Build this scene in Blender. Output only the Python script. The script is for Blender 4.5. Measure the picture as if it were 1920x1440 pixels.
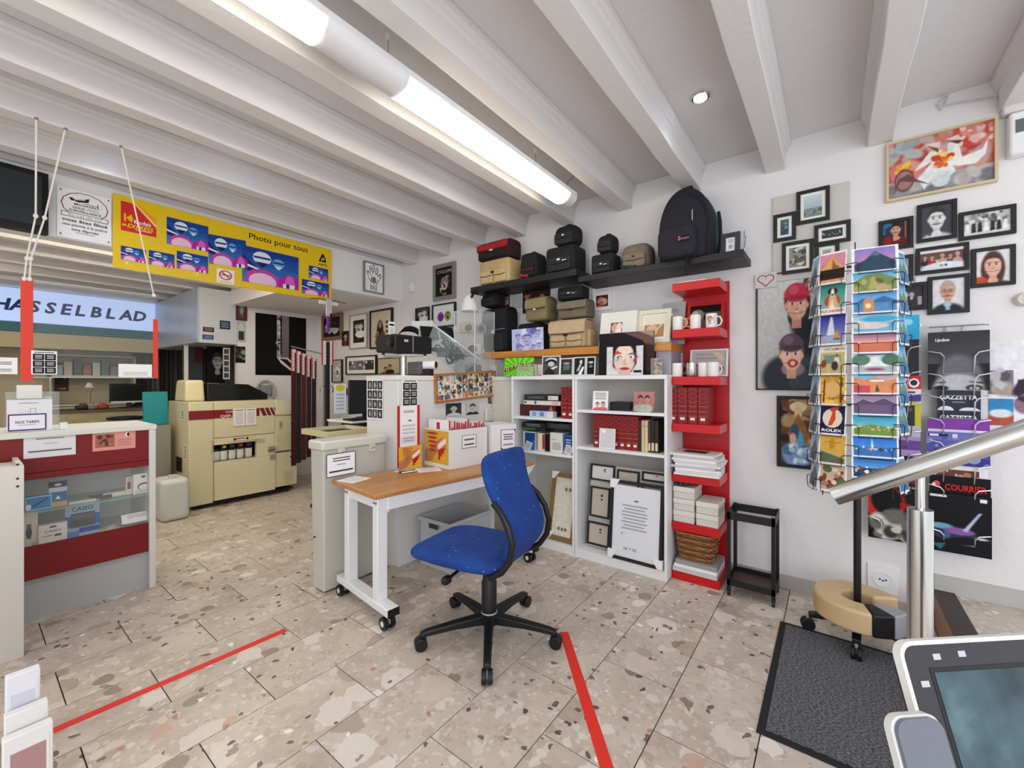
import bpy, bmesh, math, random
import numpy as np
from mathutils import Vector, Matrix
for o in list(bpy.data.objects): bpy.data.objects.remove(o)
S = bpy.context.scene; COL = S.collection
PI = math.pi; sin = math.sin; cos = math.cos
# ------------------------------------------------------------------ camera, world, lights
EYE = 1.4; FP = 791.0; U0 = 960.0; V0 = 716.0; YAW = math.atan(602/FP)
cd = bpy.data.cameras.new('camera'); cam = bpy.data.objects.new('camera', cd); COL.objects.link(cam)
cd.sensor_width = 36; cd.lens = 36*FP/1920; cd.shift_y = -4/1920; cd.clip_start = .02
cam.location = (0, 0, EYE); cam.rotation_euler = (PI/2, 0, YAW); S.camera = cam
S.view_settings.view_transform = 'Standard'; S.view_settings.look = 'None'
S.view_settings.gamma = 1; S.view_settings.use_curve_mapping = False
S.view_settings.exposure = 0.2
W = bpy.data.worlds.new('daylight'); S.world = W; W.use_nodes = True
W.node_tree.nodes['Background'].inputs[0].default_value = (.93, .96, 1, 1)
W.node_tree.nodes['Background'].inputs[1].default_value = 1.15
def area(name, loc, rot, sx, sy, power, col=(1, 1, 1)):
    l = bpy.data.lights.new(name, 'AREA'); l.shape = 'RECTANGLE'; l.size = sx; l.size_y = sy; l.energy = power; l.color = col
    o = bpy.data.objects.new(name, l); COL.objects.link(o); o.location = loc; o.rotation_euler = rot; return o
# daylight from the shop window behind the photographer
area('shop_window_daylight', (1.9, -1.7, 1.7), (math.radians(82), 0, math.radians(40)), 2.6, 2.0, 55, (.95, .97, 1))
# ------------------------------------------------------------------ geometry of the view: pixel -> point on a plane of the room
FW = (-sin(YAW), cos(YAW)); RT = (cos(YAW), sin(YAW))
def px(u, v, X=None, Y=None, Z=None, t=None):
    c = (u-U0)/FP; d = (FW[0]+c*RT[0], FW[1]+c*RT[1], (V0-v)/FP)
    if X is not None: t = X/d[0]
    elif Y is not None: t = Y/d[1]
    elif Z is not None: t = (Z-EYE)/d[2]
    return Vector((d[0]*t, d[1]*t, EYE+d[2]*t))
# ------------------------------------------------------------------ materials
def lin(h):
    h = h.lstrip('#'); r = []
    for i in (0, 2, 4):
        c = int(h[i:i+2], 16)/255; r.append(c/12.92 if c <= .04045 else ((c+.055)/1.055)**2.4)
    return (*r, 1)
def mixh(a, b, k):
    return ''.join('%02x' % int(round(int(a[i:i+2], 16)*(1-k)+int(b[i:i+2], 16)*k)) for i in (0, 2, 4))
MC = {}
def M(h, rough=.55,  metal=0, emit=0, alpha=1, trans=0, coat=0, bump=0, bscale=60, var=0, vscale=8, ior=1.45):
    k = (h, rough, metal, emit, alpha, trans, coat, bump, bscale, var, vscale)
    if k in MC: return MC[k]
    m = bpy.data.materials.new('mat_'+h); m.use_nodes = True; nt = m.node_tree; b = nt.nodes['Principled BSDF']
    b.inputs['Base Color'].default_value = lin(h); b.inputs['Roughness'].default_value = rough; b.inputs['Metallic'].default_value = metal
    b.inputs['Coat Weight'].default_value = coat; b.inputs['Coat Roughness'].default_value = .08; b.inputs['IOR'].default_value = ior
    if emit: b.inputs['Emission Color'].default_value = lin(h); b.inputs['Emission Strength'].default_value = emit
    if alpha < 1: b.inputs['Alpha'].default_value = alpha
    if trans: b.inputs['Transmission Weight'].default_value = trans
    if bump or var:
        tc = nt.nodes.new('ShaderNodeTexCoord')
        if bump:
            n = nt.nodes.new('ShaderNodeTexNoise'); n.inputs['Scale'].default_value = bscale; n.inputs['Detail'].default_value = 4
            bp = nt.nodes.new('ShaderNodeBump'); bp.inputs['Strength'].default_value = bump; bp.inputs['Distance'].default_value = .01
            nt.links.new(tc.outputs['Object'], n.inputs['Vector']); nt.links.new(n.outputs['Fac'], bp.inputs['Height']); nt.links.new(bp.outputs[0], b.inputs['Normal'])
        if var:
            n = nt.nodes.new('ShaderNodeTexNoise'); n.inputs['Scale'].default_value = vscale; n.inputs['Detail'].default_value = 5
            r = nt.nodes.new('ShaderNodeValToRGB'); c = lin(h)
            r.color_ramp.elements[0].position = .3; r.color_ramp.elements[1].position = .7
            r.color_ramp.elements[0].color = tuple(x*(1-var) for x in c[:3])+(1,); r.color_ramp.elements[1].color = tuple(min(1, x*(1+var)) for x in c[:3])+(1,)
            nt.links.new(tc.outputs['Object'], n.inputs['Vector']); nt.links.new(n.outputs['Fac'], r.inputs['Fac']); nt.links.new(r.outputs[0], b.inputs['Base Color'])
    MC[k] = m; return m
INK = {}
def ink(h, rough):
    k = (h, rough)
    if k not in INK:
        m = bpy.data.materials.new('ink_'+h); m.use_nodes = True; b = m.node_tree.nodes['Principled BSDF']; b.inputs['Base Color'].default_value = lin(h); b.inputs['Roughness'].default_value = rough; b.inputs['Specular IOR Level'].default_value = .12 if rough > .2 else .4; INK[k] = m
    return INK[k]
def nodes(name):
    m = bpy.data.materials.new(name); m.use_nodes = True; nt = m.node_tree
    def N(t, **kw):
        n = nt.nodes.new('ShaderNode'+t)
        for k, v in kw.items():
            if k[0] == '_': n.inputs[k[1:].replace('_', ' ')].default_value = v
            else: setattr(n, k, v)
        return n
    return m, nt, N, nt.nodes['Principled BSDF'], nt.links.new
def ramp(n, *stops):
    e = n.color_ramp.elements
    while len(e) < len(stops): e.new(.5)
    for el, (p, c) in zip(e, stops): el.position = p; el.color = lin(c) if isinstance(c, str) else c
def terrazzo():
    m, nt, N, b, L = nodes('terrazzo_tile')
    tc = N('TexCoord'); oi = N('ObjectInfo'); mu = N('VectorMath', operation='SCALE'); mu.inputs[0].default_value = (37, 61, 83)
    L(oi.outputs['Random'], mu.inputs['Scale']); ad = N('VectorMath', operation='ADD'); L(tc.outputs['Object'], ad.inputs[0]); L(mu.outputs[0], ad.inputs[1])
    nz = N('TexNoise', _Scale=9., _Detail=4.); L(ad.outputs[0], nz.inputs['Vector'])
    sc = N('VectorMath', operation='SCALE'); sc.inputs['Scale'].default_value = .09; L(nz.outputs['Color'], sc.inputs[0])
    wp = N('VectorMath', operation='ADD'); L(ad.outputs[0], wp.inputs[0]); L(sc.outputs[0], wp.inputs[1])
    base = N('ValToRGB'); n2 = N('TexNoise', _Scale=3.5, _Detail=6., _Roughness=.65); L(ad.outputs[0], n2.inputs['Vector']); L(n2.outputs['Fac'], base.inputs['Fac'])
    ramp(base, (.3, 'b3a496'), (.5, 'c3b5a7'), (.72, 'd0c5b9'))
    prev = base.outputs[0]
    for s, th, cols, fac in ((48, .5, ('d8cec3', 'a89a8c', 'cbbdae', 'e0d8cf', 'b5a290'), .5), (19, .7, ('d6ccc0', 'b8a797', 'ded5cb', 'a99a8b', 'cbb9a9'), .7), (6.2, .74, ('d8cec3', 'c9baac', 'e0d8cf', 'a89888', 'd0c2b4'), .75), (11, .93, ('8a7a6c', 'c4a08c', '77695c', 'e8e1d9', '94806e'), .8), (34, .95, ('5e5248', 'efe9e2', '6a5d52', 'b0826c', '4a4038'), .9)):
        v = N('TexVoronoi', _Scale=float(s)); L(wp.outputs[0], v.inputs['Vector'])
        sp = N('SeparateColor'); L(v.outputs['Color'], sp.inputs[0])
        cr = N('ValToRGB'); cr.color_ramp.interpolation = 'CONSTANT'; ramp(cr, *[(i/5, c) for i, c in enumerate(cols)]); L(sp.outputs[1], cr.inputs['Fac'])
        g = N('Math', operation='GREATER_THAN'); g.inputs[1].default_value = th; L(sp.outputs[0], g.inputs[0])
        l = N('Math', operation='LESS_THAN'); l.inputs[1].default_value = .5; L(v.outputs['Distance'], l.inputs[0])
        mm = N('Math', operation='MULTIPLY'); L(g.outputs[0], mm.inputs[0]); L(l.outputs[0], mm.inputs[1])
        m2 = N('Math', operation='MULTIPLY'); L(mm.outputs[0], m2.inputs[0]); m2.inputs[1].default_value = fac
        mx = N('Mix', data_type='RGBA'); L(m2.outputs[0], mx.inputs[0]); L(prev, mx.inputs[6]); L(cr.outputs[0], mx.inputs[7]); prev = mx.outputs[2]
    L(prev, b.inputs['Base Color']); b.inputs['Roughness'].default_value = .3; b.inputs['Specular IOR Level'].default_value = .35
    return m
def wood(name, c0, c1, axis=1, scale=3.):
    m, nt, N, b, L = nodes(name); tc = N('TexCoord'); mp = N('Mapping'); s = [9, 9, 9]; s[axis] = .7; mp.inputs['Scale'].default_value = s
    L(tc.outputs['Object'], mp.inputs[0]); n = N('TexNoise', _Scale=scale, _Detail=6., _Distortion=.8); L(mp.outputs[0], n.inputs['Vector'])
    r = N('ValToRGB'); ramp(r, (.3, c0), (.7, c1)); L(n.outputs['Fac'], r.inputs['Fac']); L(r.outputs[0], b.inputs['Base Color']); b.inputs['Roughness'].default_value = .38
    return m
def speckled(name, c, s1, s2, rough=.85, scale=90., th=.74):
    m, nt, N, b, L = nodes(name); tc = N('TexCoord'); v = N('TexVoronoi', _Scale=scale); L(tc.outputs['Object'], v.inputs['Vector'])
    sp = N('SeparateColor'); L(v.outputs['Color'], sp.inputs[0]); g = N('Math', operation='GREATER_THAN'); g.inputs[1].default_value = th; L(sp.outputs[0], g.inputs[0])
    d = N('Math', operation='LESS_THAN'); d.inputs[1].default_value = .3; L(v.outputs['Distance'], d.inputs[0]); mm = N('Math', operation='MULTIPLY'); L(g.outputs[0], mm.inputs[0]); L(d.outputs[0], mm.inputs[1])
    n = N('TexNoise', _Scale=6., _Detail=4.); L(tc.outputs['Object'], n.inputs['Vector']); r = N('ValToRGB'); ramp(r, (.3, c), (.75, s1)); L(n.outputs['Fac'], r.inputs['Fac'])
    mx = N('Mix', data_type='RGBA'); L(mm.outputs[0], mx.inputs[0]); L(r.outputs[0], mx.inputs[6]); mx.inputs[7].default_value = lin(s2); L(mx.outputs[2], b.inputs['Base Color']); b.inputs['Roughness'].default_value = rough
    n3 = N('TexNoise', _Scale=400.); L(tc.outputs['Object'], n3.inputs['Vector']); bp = N('Bump', _Strength=.25, _Distance=.002); L(n3.outputs['Fac'], bp.inputs['Height']); L(bp.outputs[0], b.inputs['Normal'])
    return m
def matmat():
    m, nt, N, b, L = nodes('ribbed_mat'); tc = N('TexCoord'); mp = N('Mapping'); mp.inputs['Rotation'].default_value = (0, 0, .5); mp.inputs['Scale'].default_value = (90, 260, 1)
    L(tc.outputs['Object'], mp.inputs[0]); n = N('TexNoise', _Scale=1., _Detail=2.); L(mp.outputs[0], n.inputs['Vector']); r = N('ValToRGB'); ramp(r, (.4, '26262a'), (.6, '77777c')); L(n.outputs['Fac'], r.inputs['Fac'])
    L(r.outputs[0], b.inputs['Base Color']); b.inputs['Roughness'].default_value = .9; bp = N('Bump', _Strength=.6, _Distance=.004); L(n.outputs['Fac'], bp.inputs['Height']); L(bp.outputs[0], b.inputs['Normal'])
    return m
WALL = M('e4e1e2', .8, bump=.25, bscale=38); CEIL = M('dad7d7', .8, bump=.3, bscale=26); BEAM = M('dedbda', .7, bump=.2, bscale=30)
WHITE = M('e8e8ea', .35); WHITEM = M('eeeeee', .6); BLACK = M('111112', .45); BLKF = M('15151a', .9, bump=.3, bscale=300); CREAM = M('d3c8a4', .4); BEIGE = M('c9c4b4', .4)
STEEL = M('c9c8c4', .22, 1); CHROME = M('d8d8d8', .12, 1); RED = M('c3141a', .35); DRED = M('7a0207', .4); GREY = M('8a8c90', .5)
CLEAR = M('f4f8fa', .05, alpha=.16); GLASS = M('cfe6dc', .03, alpha=.3); PLEXI = M('eef4f2', .03, alpha=.035)
# ------------------------------------------------------------------ mesh building
class MB:
    def __init__(s): s.v = []; s.f = []; s.m = []; s.mats = []
    def mi(s, m):
        if m not in s.mats: s.mats.append(m)
        return s.mats.index(m)
    def add(s, vs, fs, m):
        n = len(s.v); k = s.mi(m); s.v += [Vector(p) for p in vs]; s.f += [[i+n for i in f] for f in fs]; s.m += [k]*len(fs); return s
    def box(s, x0, x1, y0, y1, z0, z1, m):
        return s.add([(x, y, z) for z in (z0, z1) for y in (y0, y1) for x in (x0, x1)], [(0, 2, 3, 1), (4, 5, 7, 6), (0, 1, 5, 4), (2, 6, 7, 3), (0, 4, 6, 2), (1, 3, 7, 5)], m)
    def bc(s, c, w, d, h, m): return s.box(c[0]-w/2, c[0]+w/2, c[1]-d/2, c[1]+d/2, c[2], c[2]+h, m)
    def cyl(s, p, q, r, m, n=12, r2=None):
        p = Vector(p); q = Vector(q); r2 = r if r2 is None else r2; d = (q-p).normalized()
        a = d.orthogonal().normalized(); b = d.cross(a); vs = []
        for c, R in ((p, r), (q, r2)): vs += [c+(a*cos(2*PI*i/n)+b*sin(2*PI*i/n))*R for i in range(n)]
        return s.add(vs, [(i, (i+1) % n, n+(i+1) % n, n+i) for i in range(n)]+[tuple(range(n))[::-1], tuple(range(n, 2*n))], m)
    def tube(s, pts, r, m, n=6, closed=False):
        P = [Vector(p) for p in pts]; N = len(P); vs = []; a = None
        for i in range(N):
            if closed: d = (P[(i+1) % N]-P[i-1])
            else: d = P[min(i+1, N-1)]-P[max(i-1, 0)]
            d.normalize()
            if a is None: a = d.orthogonal().normalized()
            else: a = (a-d*a.dot(d)); a = a.normalized() if a.length > 1e-6 else d.orthogonal().normalized()
            b = d.cross(a); vs += [P[i]+(a*cos(2*PI*k/n)+b*sin(2*PI*k/n))*r for k in range(n)]
        fs = []
        for i in range(N if closed else N-1):
            j = (i+1) % N; fs += [(i*n+k, i*n+(k+1) % n, j*n+(k+1) % n, j*n+k) for k in range(n)]
        if not closed: fs += [tuple(range(n))[::-1], tuple(range((N-1)*n, N*n))]
        return s.add(vs, fs, m)
    def lathe(s, prof, m, n=16, c=(0, 0, 0)):
        vs = []; fs = []
        for r, z in prof: vs += [(c[0]+r*cos(2*PI*i/n), c[1]+r*sin(2*PI*i/n), c[2]+z) for i in range(n)]
        for k in range(len(prof)-1): fs += [(k*n+i, k*n+(i+1) % n, (k+1)*n+(i+1) % n, (k+1)*n+i) for i in range(n)]
        fs += [tuple(range(n))[::-1], tuple(range((len(prof)-1)*n, len(prof)*n))]
        return s.add(vs, fs, m)
    def prism(s, poly, a, b, m, ax='z'):
        f = {'z': lambda p, d: (p[0], p[1], d), 'x': lambda p, d: (d, p[0], p[1]), 'y': lambda p, d: (p[0], d, p[1])}[ax]; n = len(poly)
        return s.add([f(p, a) for p in poly]+[f(p, b) for p in poly], [(i, (i+1) % n, n+(i+1) % n, n+i) for i in range(n)]+[tuple(range(n))[::-1], tuple(range(n, 2*n))], m)
    def sup(s, c, r, m, e=.35, n=20, k=12, e2=None):
        e2 = e if e2 is None else e2; pw = lambda x, q: math.copysign(abs(x)**q, x); vs = []; fs = []
        for j in range(1, k):
            ph = -PI/2+PI*j/k
            for i in range(n):
                th = 2*PI*i/n; vs.append((c[0]+r[0]*pw(cos(ph), e2)*pw(cos(th), e), c[1]+r[1]*pw(cos(ph), e2)*pw(sin(th), e), c[2]+r[2]*pw(sin(ph), e2)))
        for j in range(k-2): fs += [(j*n+i, j*n+(i+1) % n, (j+1)*n+(i+1) % n, (j+1)*n+i) for i in range(n)]
        vs += [(c[0], c[1], c[2]-r[2]), (c[0], c[1], c[2]+r[2])]; b = len(vs)
        fs += [(b-2, (i+1) % n, i) for i in range(n)]+[(b-1, (k-2)*n+i, (k-2)*n+(i+1) % n) for i in range(n)]
        return s.add(vs, fs, m)
    def loft(s, rings, m):
        n = len(rings[0]); vs = [p for r in rings for p in r]; fs = []
        for j in range(len(rings)-1): fs += [(j*n+i, j*n+(i+1) % n, (j+1)*n+(i+1) % n, (j+1)*n+i) for i in range(n)]
        fs += [tuple(range(n))[::-1], tuple(range((len(rings)-1)*n, len(rings)*n))]
        return s.add(vs, fs, m)
    def xf(s, mat, k=0):
        for i in range(k, len(s.v)): s.v[i] = mat @ s.v[i]
        return s
    def build(s, name, parent=None, bev=0, seg=2, smooth=True, loc=None, rot=None, fix=True):
        me = bpy.data.meshes.new(name); off = Vector((0, 0, 0))
        if parent is None and loc is None and s.v:
            xs = [p.x for p in s.v]; ys = [p.y for p in s.v]; off = Vector(((min(xs)+max(xs))/2, (min(ys)+max(ys))/2, min(p.z for p in s.v)))
        me.from_pydata([p-off for p in s.v], [], s.f)
        for m in s.mats: me.materials.append(m)
        for p, k in zip(me.polygons, s.m): p.material_index = k
        if fix:
            bm = bmesh.new(); bm.from_mesh(me); bmesh.ops.recalc_face_normals(bm, faces=bm.faces); bm.to_mesh(me); bm.free()
        if smooth:
            for p in me.polygons: p.use_smooth = True
            me.set_sharp_from_angle(angle=.62)
        o = bpy.data.objects.new(name, me); COL.objects.link(o)
        if parent is not None: o.parent = parent
        o.location = loc if loc is not None else off
        if rot is not None: o.rotation_euler = rot
        if bev:
            b = o.modifiers.new('bevel', 'BEVEL'); b.width = bev; b.segments = seg; b.limit_method = 'ANGLE'; b.harden_normals = False
        return o
def tag(o, label, cat, group=None):
    o['label'] = label; o['category'] = cat
    if group: o['group'] = group
    return o
def struct(o): o['kind'] = 'structure'; return o
def thing(name, label, cat, loc=(0, 0, 0), rz=0, group=None, rot=None):
    o = bpy.data.objects.new(name, None); COL.objects.link(o); o.location = loc; o.rotation_euler = rot or (0, 0, rz); o.empty_display_size = .05
    return tag(o, label, cat, group)
def B(name, parent, *a, bev=0, **k): return MB().box(*a).build(name, parent, bev=bev, **k)
def dup(o, parent=None, **kw):
    c = o.copy(); COL.objects.link(c); c.parent = parent
    for ch in list(o.children): dup(ch, c)
    for k, v in kw.items():
        if k in ('label', 'group', 'category'): c[k] = v
        else: setattr(c, k, v)
    return c
# ------------------------------------------------------------------ flat print
TX = {}
def text_geo(t, shear=0, off=0):
    k = (t, shear, off)
    if k not in TX:
        c = bpy.data.curves.new('lettering', 'FONT'); c.body = t; c.size = 1; c.resolution_u = 2; c.shear = shear; c.offset = off; c.fill_mode = 'FRONT'
        o = bpy.data.objects.new('lettering', c); me = o.to_mesh(); vs = [(v.co.x, v.co.y) for v in me.vertices]; fs = [tuple(p.vertices) for p in me.polygons]
        o.to_mesh_clear(); bpy.data.objects.remove(o); bpy.data.curves.remove(c)
        xs = [p[0] for p in vs] or [0]; TX[k] = ([(x-min(xs), y) for x, y in vs], fs, max(xs)-min(xs))
    return TX[k]
def clip(P):
    for ax, lim, sg in ((0, 0, 1), (0, 1, -1), (1, 0, 1), (1, 1, -1)):
        Q = []
        for i in range(len(P)):
            a = P[i-1]; b = P[i]; ia = (a[ax]-lim)*sg >= -1e-9; ib = (b[ax]-lim)*sg >= -1e-9
            if ia != ib:
                k = (lim-a[ax])/(b[ax]-a[ax]); Q.append((a[0]+k*(b[0]-a[0]), a[1]+k*(b[1]-a[1])))
            if ib: Q.append(b)
        P = Q
        if len(P) < 3: return []
    return P
def ellp(cx, cy, rx, ry, n=14, rot=0, asp=1):
    r = []
    for i in range(n):
        x = rx*cos(2*PI*i/n); y = ry*sin(2*PI*i/n); X = x*asp; r.append((cx+(X*cos(rot)-y*sin(rot))/asp, cy+X*sin(rot)+y*cos(rot)))
    return r
def paint(mb, w, h, shapes, z=0, x0=None, y0=0, rough=.4, dz=.00025):
    """layers of flat ink; shapes in 0..1 of the printed area"""
    x0 = -w/2 if x0 is None else x0; zz = z; asp = w/h
    def poly(P, c):
        P = clip(P)
        if P: mb.add([(x0+p[0]*w, y0+p[1]*h, zz) for p in P], [tuple(range(len(P)))], c if not isinstance(c, str) else ink(c, rough))
    for sh in shapes:
        zz += dz; k = sh[0]
        if k == 'r': _, a, b, c, d, col = sh; poly([(a, b), (c, b), (c, d), (a, d)], col)
        elif k == 'e': poly(ellp(sh[1], sh[2], sh[3], sh[4], 14, sh[6] if len(sh) > 6 else 0, asp), sh[5])
        elif k == 'p': poly(sh[1], sh[2])
        elif k == 'g':
            _, a, b, c, d, c0, c1, n = sh
            for i in range(n): poly([(a, b+(d-b)*i/n), (c, b+(d-b)*i/n), (c, b+(d-b)*(i+1)/n), (a, b+(d-b)*(i+1)/n)], mixh(c0, c1, i/(n-1)))
        elif k == 'n':
            _, seed, n, cols, a, b, c, d, s0, s1 = sh; R = random.Random(seed)
            for i in range(n):
                zz += .00002; s = R.uniform(s0, s1); poly(ellp(R.uniform(a, c), R.uniform(b, d), s/asp*R.uniform(.6, 1.3), s*R.uniform(.6, 1.3), 9, R.uniform(0, 3), asp), R.choice(cols))
        elif k == 's':
            _, a, b, c, d, n, col = sh; R = random.Random(n)
            for i in range(n):
                y = d-(d-b)*(i+.5)/n; t = (d-b)/n*.22; e = R.uniform(0, .25)*(c-a)*.5; poly([(a+e, y-t), (c-e, y-t), (c-e, y+t), (a+e, y+t)], col)
        elif k == 't':
            _, t, x, y, s, col = sh[:6]; al = sh[6] if len(sh) > 6 else 'c'; she = sh[7] if len(sh) > 7 else 0; mxw = sh[8] if len(sh) > 8 else None; off = sh[9] if len(sh) > 9 else 0
            vs, fs, tw = text_geo(t, she, off); k1 = s*h; kx = k1 if mxw is None else min(9e9, mxw*w/max(tw, .01)); ox = x*w-(tw*kx/2 if al == 'c' else tw*kx if al == 'r' else 0)
            mb.add([(x0+ox+p[0]*kx, y0+y*h+p[1]*k1, zz) for p in vs], fs, col if not isinstance(col, str) else ink(col, rough))
    return mb
PHOTO = []
def photo_mat(rough=.4, spec=.15):
    if not PHOTO:
        m, nt, N, b, L = nodes('photo_print'); at = N('Attribute'); at.attribute_name = 'ink'; L(at.outputs['Color'], b.inputs['Base Color']); b.inputs['Roughness'].default_value = rough; b.inputs['Specular IOR Level'].default_value = spec; PHOTO.append(m)
    return PHOTO[0]
def soft_print(name, parent, w, h, shapes, base, x0, y0, z, R=None, res=330, seed=1):
    """continuous-tone print: the same shapes, feathered, as ink colour on a fine flat grid"""
    nx = max(10, min(190, int(w*res))); ny = max(10, min(190, int(h*res))); asp = w/h
    gx, gy = np.meshgrid((np.arange(nx)+.5)/nx, (np.arange(ny)+.5)/ny); rgb = lambda c: np.array([int(c[i:i+2], 16)/255 for i in (0, 2, 4)])
    img = np.tile(rgb(base), (ny, nx, 1)); pxs = 1/min(nx, ny); texts = []
    def blend(mask, c): img[:] = img*(1-mask[..., None])+rgb(c)*mask[..., None]
    def blob(cx, cy, rx, ry, c, rot=0, f=.22):
        X = (gx-cx)*asp; Y = gy-cy; cr, sr = cos(rot), sin(rot); a = X*cr+Y*sr; b = -X*sr+Y*cr; d = np.sqrt((a/(rx*asp+1e-6))**2+(b/(ry+1e-6))**2); ft = max(f, 1.6*pxs/max(min(rx*asp, ry), 1e-4)); blend(np.clip((1+ft*.5-d)/ft, 0, 1), c)
    def polym(P):
        m = np.zeros((ny, nx)); 
        for ox, oy in ((-.3, -.3), (.3, .3), (-.3, .3), (.3, -.3)):
            X = gx+ox/nx; Y = gy+oy/ny; ins = np.zeros((ny, nx), bool)
            for i in range(len(P)):
                (xa, ya), (xb, yb) = P[i-1], P[i]
                if ya != yb: ins ^= ((ya > Y) != (yb > Y)) & (X < (xb-xa)*(Y-ya)/(yb-ya)+xa)
            m += ins*.25
        p = np.pad(m, 1, 'edge'); return (p[1:-1, 1:-1]*2+p[:-2, 1:-1]+p[2:, 1:-1]+p[1:-1, :-2]+p[1:-1, 2:])/6
    for sh in shapes:
        k = sh[0]
        if k == 'r':
            _, a, b, c, d, col = sh; blend(np.clip((gx-a)*nx+.5, 0, 1)*np.clip((c-gx)*nx+.5, 0, 1)*np.clip((gy-b)*ny+.5, 0, 1)*np.clip((d-gy)*ny+.5, 0, 1), col)
        elif k == 'e': blob(sh[1], sh[2], sh[3], sh[4], sh[5], sh[6] if len(sh) > 6 else 0)
        elif k == 'p': blend(polym(sh[1]), sh[2])
        elif k == 'g':
            _, a, b, c, d, c0, c1, n = sh; m = (gx >= a) & (gx <= c) & (gy >= b) & (gy <= d); t = np.clip((gy-b)/(d-b), 0, 1)[..., None]; img[:] = np.where(m[..., None], rgb(c0)*(1-t)+rgb(c1)*t, img)
        elif k == 'n':
            _, sd, n, cols, a, b, c, d, s0, s1 = sh; Q = random.Random(sd)
            for i in range(n):
                q = Q.uniform(s0, s1); blob(Q.uniform(a, c), Q.uniform(b, d), q/asp*Q.uniform(.6, 1.3), q*Q.uniform(.6, 1.3), Q.choice(cols), Q.uniform(0, 3), .5)
        else: texts.append(sh)
    g = np.random.RandomState(seed); lo = g.rand(ny//5+2, nx//5+2); yi = np.arange(ny)/5; xi = np.arange(nx)/5; y_ = yi.astype(int); x_ = xi.astype(int); fy = (yi-y_)[:, None]; fx_ = (xi-x_)[None, :]
    n1 = (lo[y_][:, x_]*(1-fx_)+lo[y_][:, x_+1]*fx_)*(1-fy)+(lo[y_+1][:, x_]*(1-fx_)+lo[y_+1][:, x_+1]*fx_)*fy
    img *= (1+.09*(n1-.5)+.04*(g.rand(ny, nx)-.5))[..., None]; img = np.clip(img, 0, 1)
    linc = np.where(img <= .04045, img/12.92, ((img+.055)/1.055)**2.4)
    xs = x0+w*np.arange(nx+1)/nx; ys = y0+h*np.arange(ny+1)/ny; V = np.zeros(((ny+1)*(nx+1), 3)); V[:, 0] = np.tile(xs, ny+1); V[:, 1] = np.repeat(ys, nx+1); V[:, 2] = z
    if R is not None: V[:, :2] = V[:, :2] @ np.array([[R[0][0], R[1][0]], [R[0][1], R[1][1]]])
    i = (np.arange(ny)[:, None]*(nx+1)+np.arange(nx)[None, :]).ravel(); F = np.stack([i, i+1, i+nx+2, i+nx+1], 1)
    me = bpy.data.meshes.new(name); me.vertices.add(len(V)); me.vertices.foreach_set('co', V.ravel()); me.loops.add(F.size); me.loops.foreach_set('vertex_index', F.ravel().astype(np.int32)); me.polygons.add(len(F)); me.polygons.foreach_set('loop_start', (np.arange(len(F))*4).astype(np.int32)); me.update(calc_edges=True)
    at = me.color_attributes.new('ink', 'FLOAT_COLOR', 'CORNER'); col = np.ones((len(F), 4, 4), np.float32); col[..., :3] = linc.reshape(-1, 1, 3); at.data.foreach_set('color', col.ravel()); me.materials.append(photo_mat())
    o = bpy.data.objects.new(name, me); COL.objects.link(o); o.parent = parent
    return o, texts
SOFTCAT = {'photo', 'photo frame', 'painting', 'picture', 'postcard', 'photo print', 'magazine', 'poster', 'photo panel'}
def wants_soft(shapes): return sum(1 for q in shapes if q[0] in 'epng') >= 3
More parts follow.
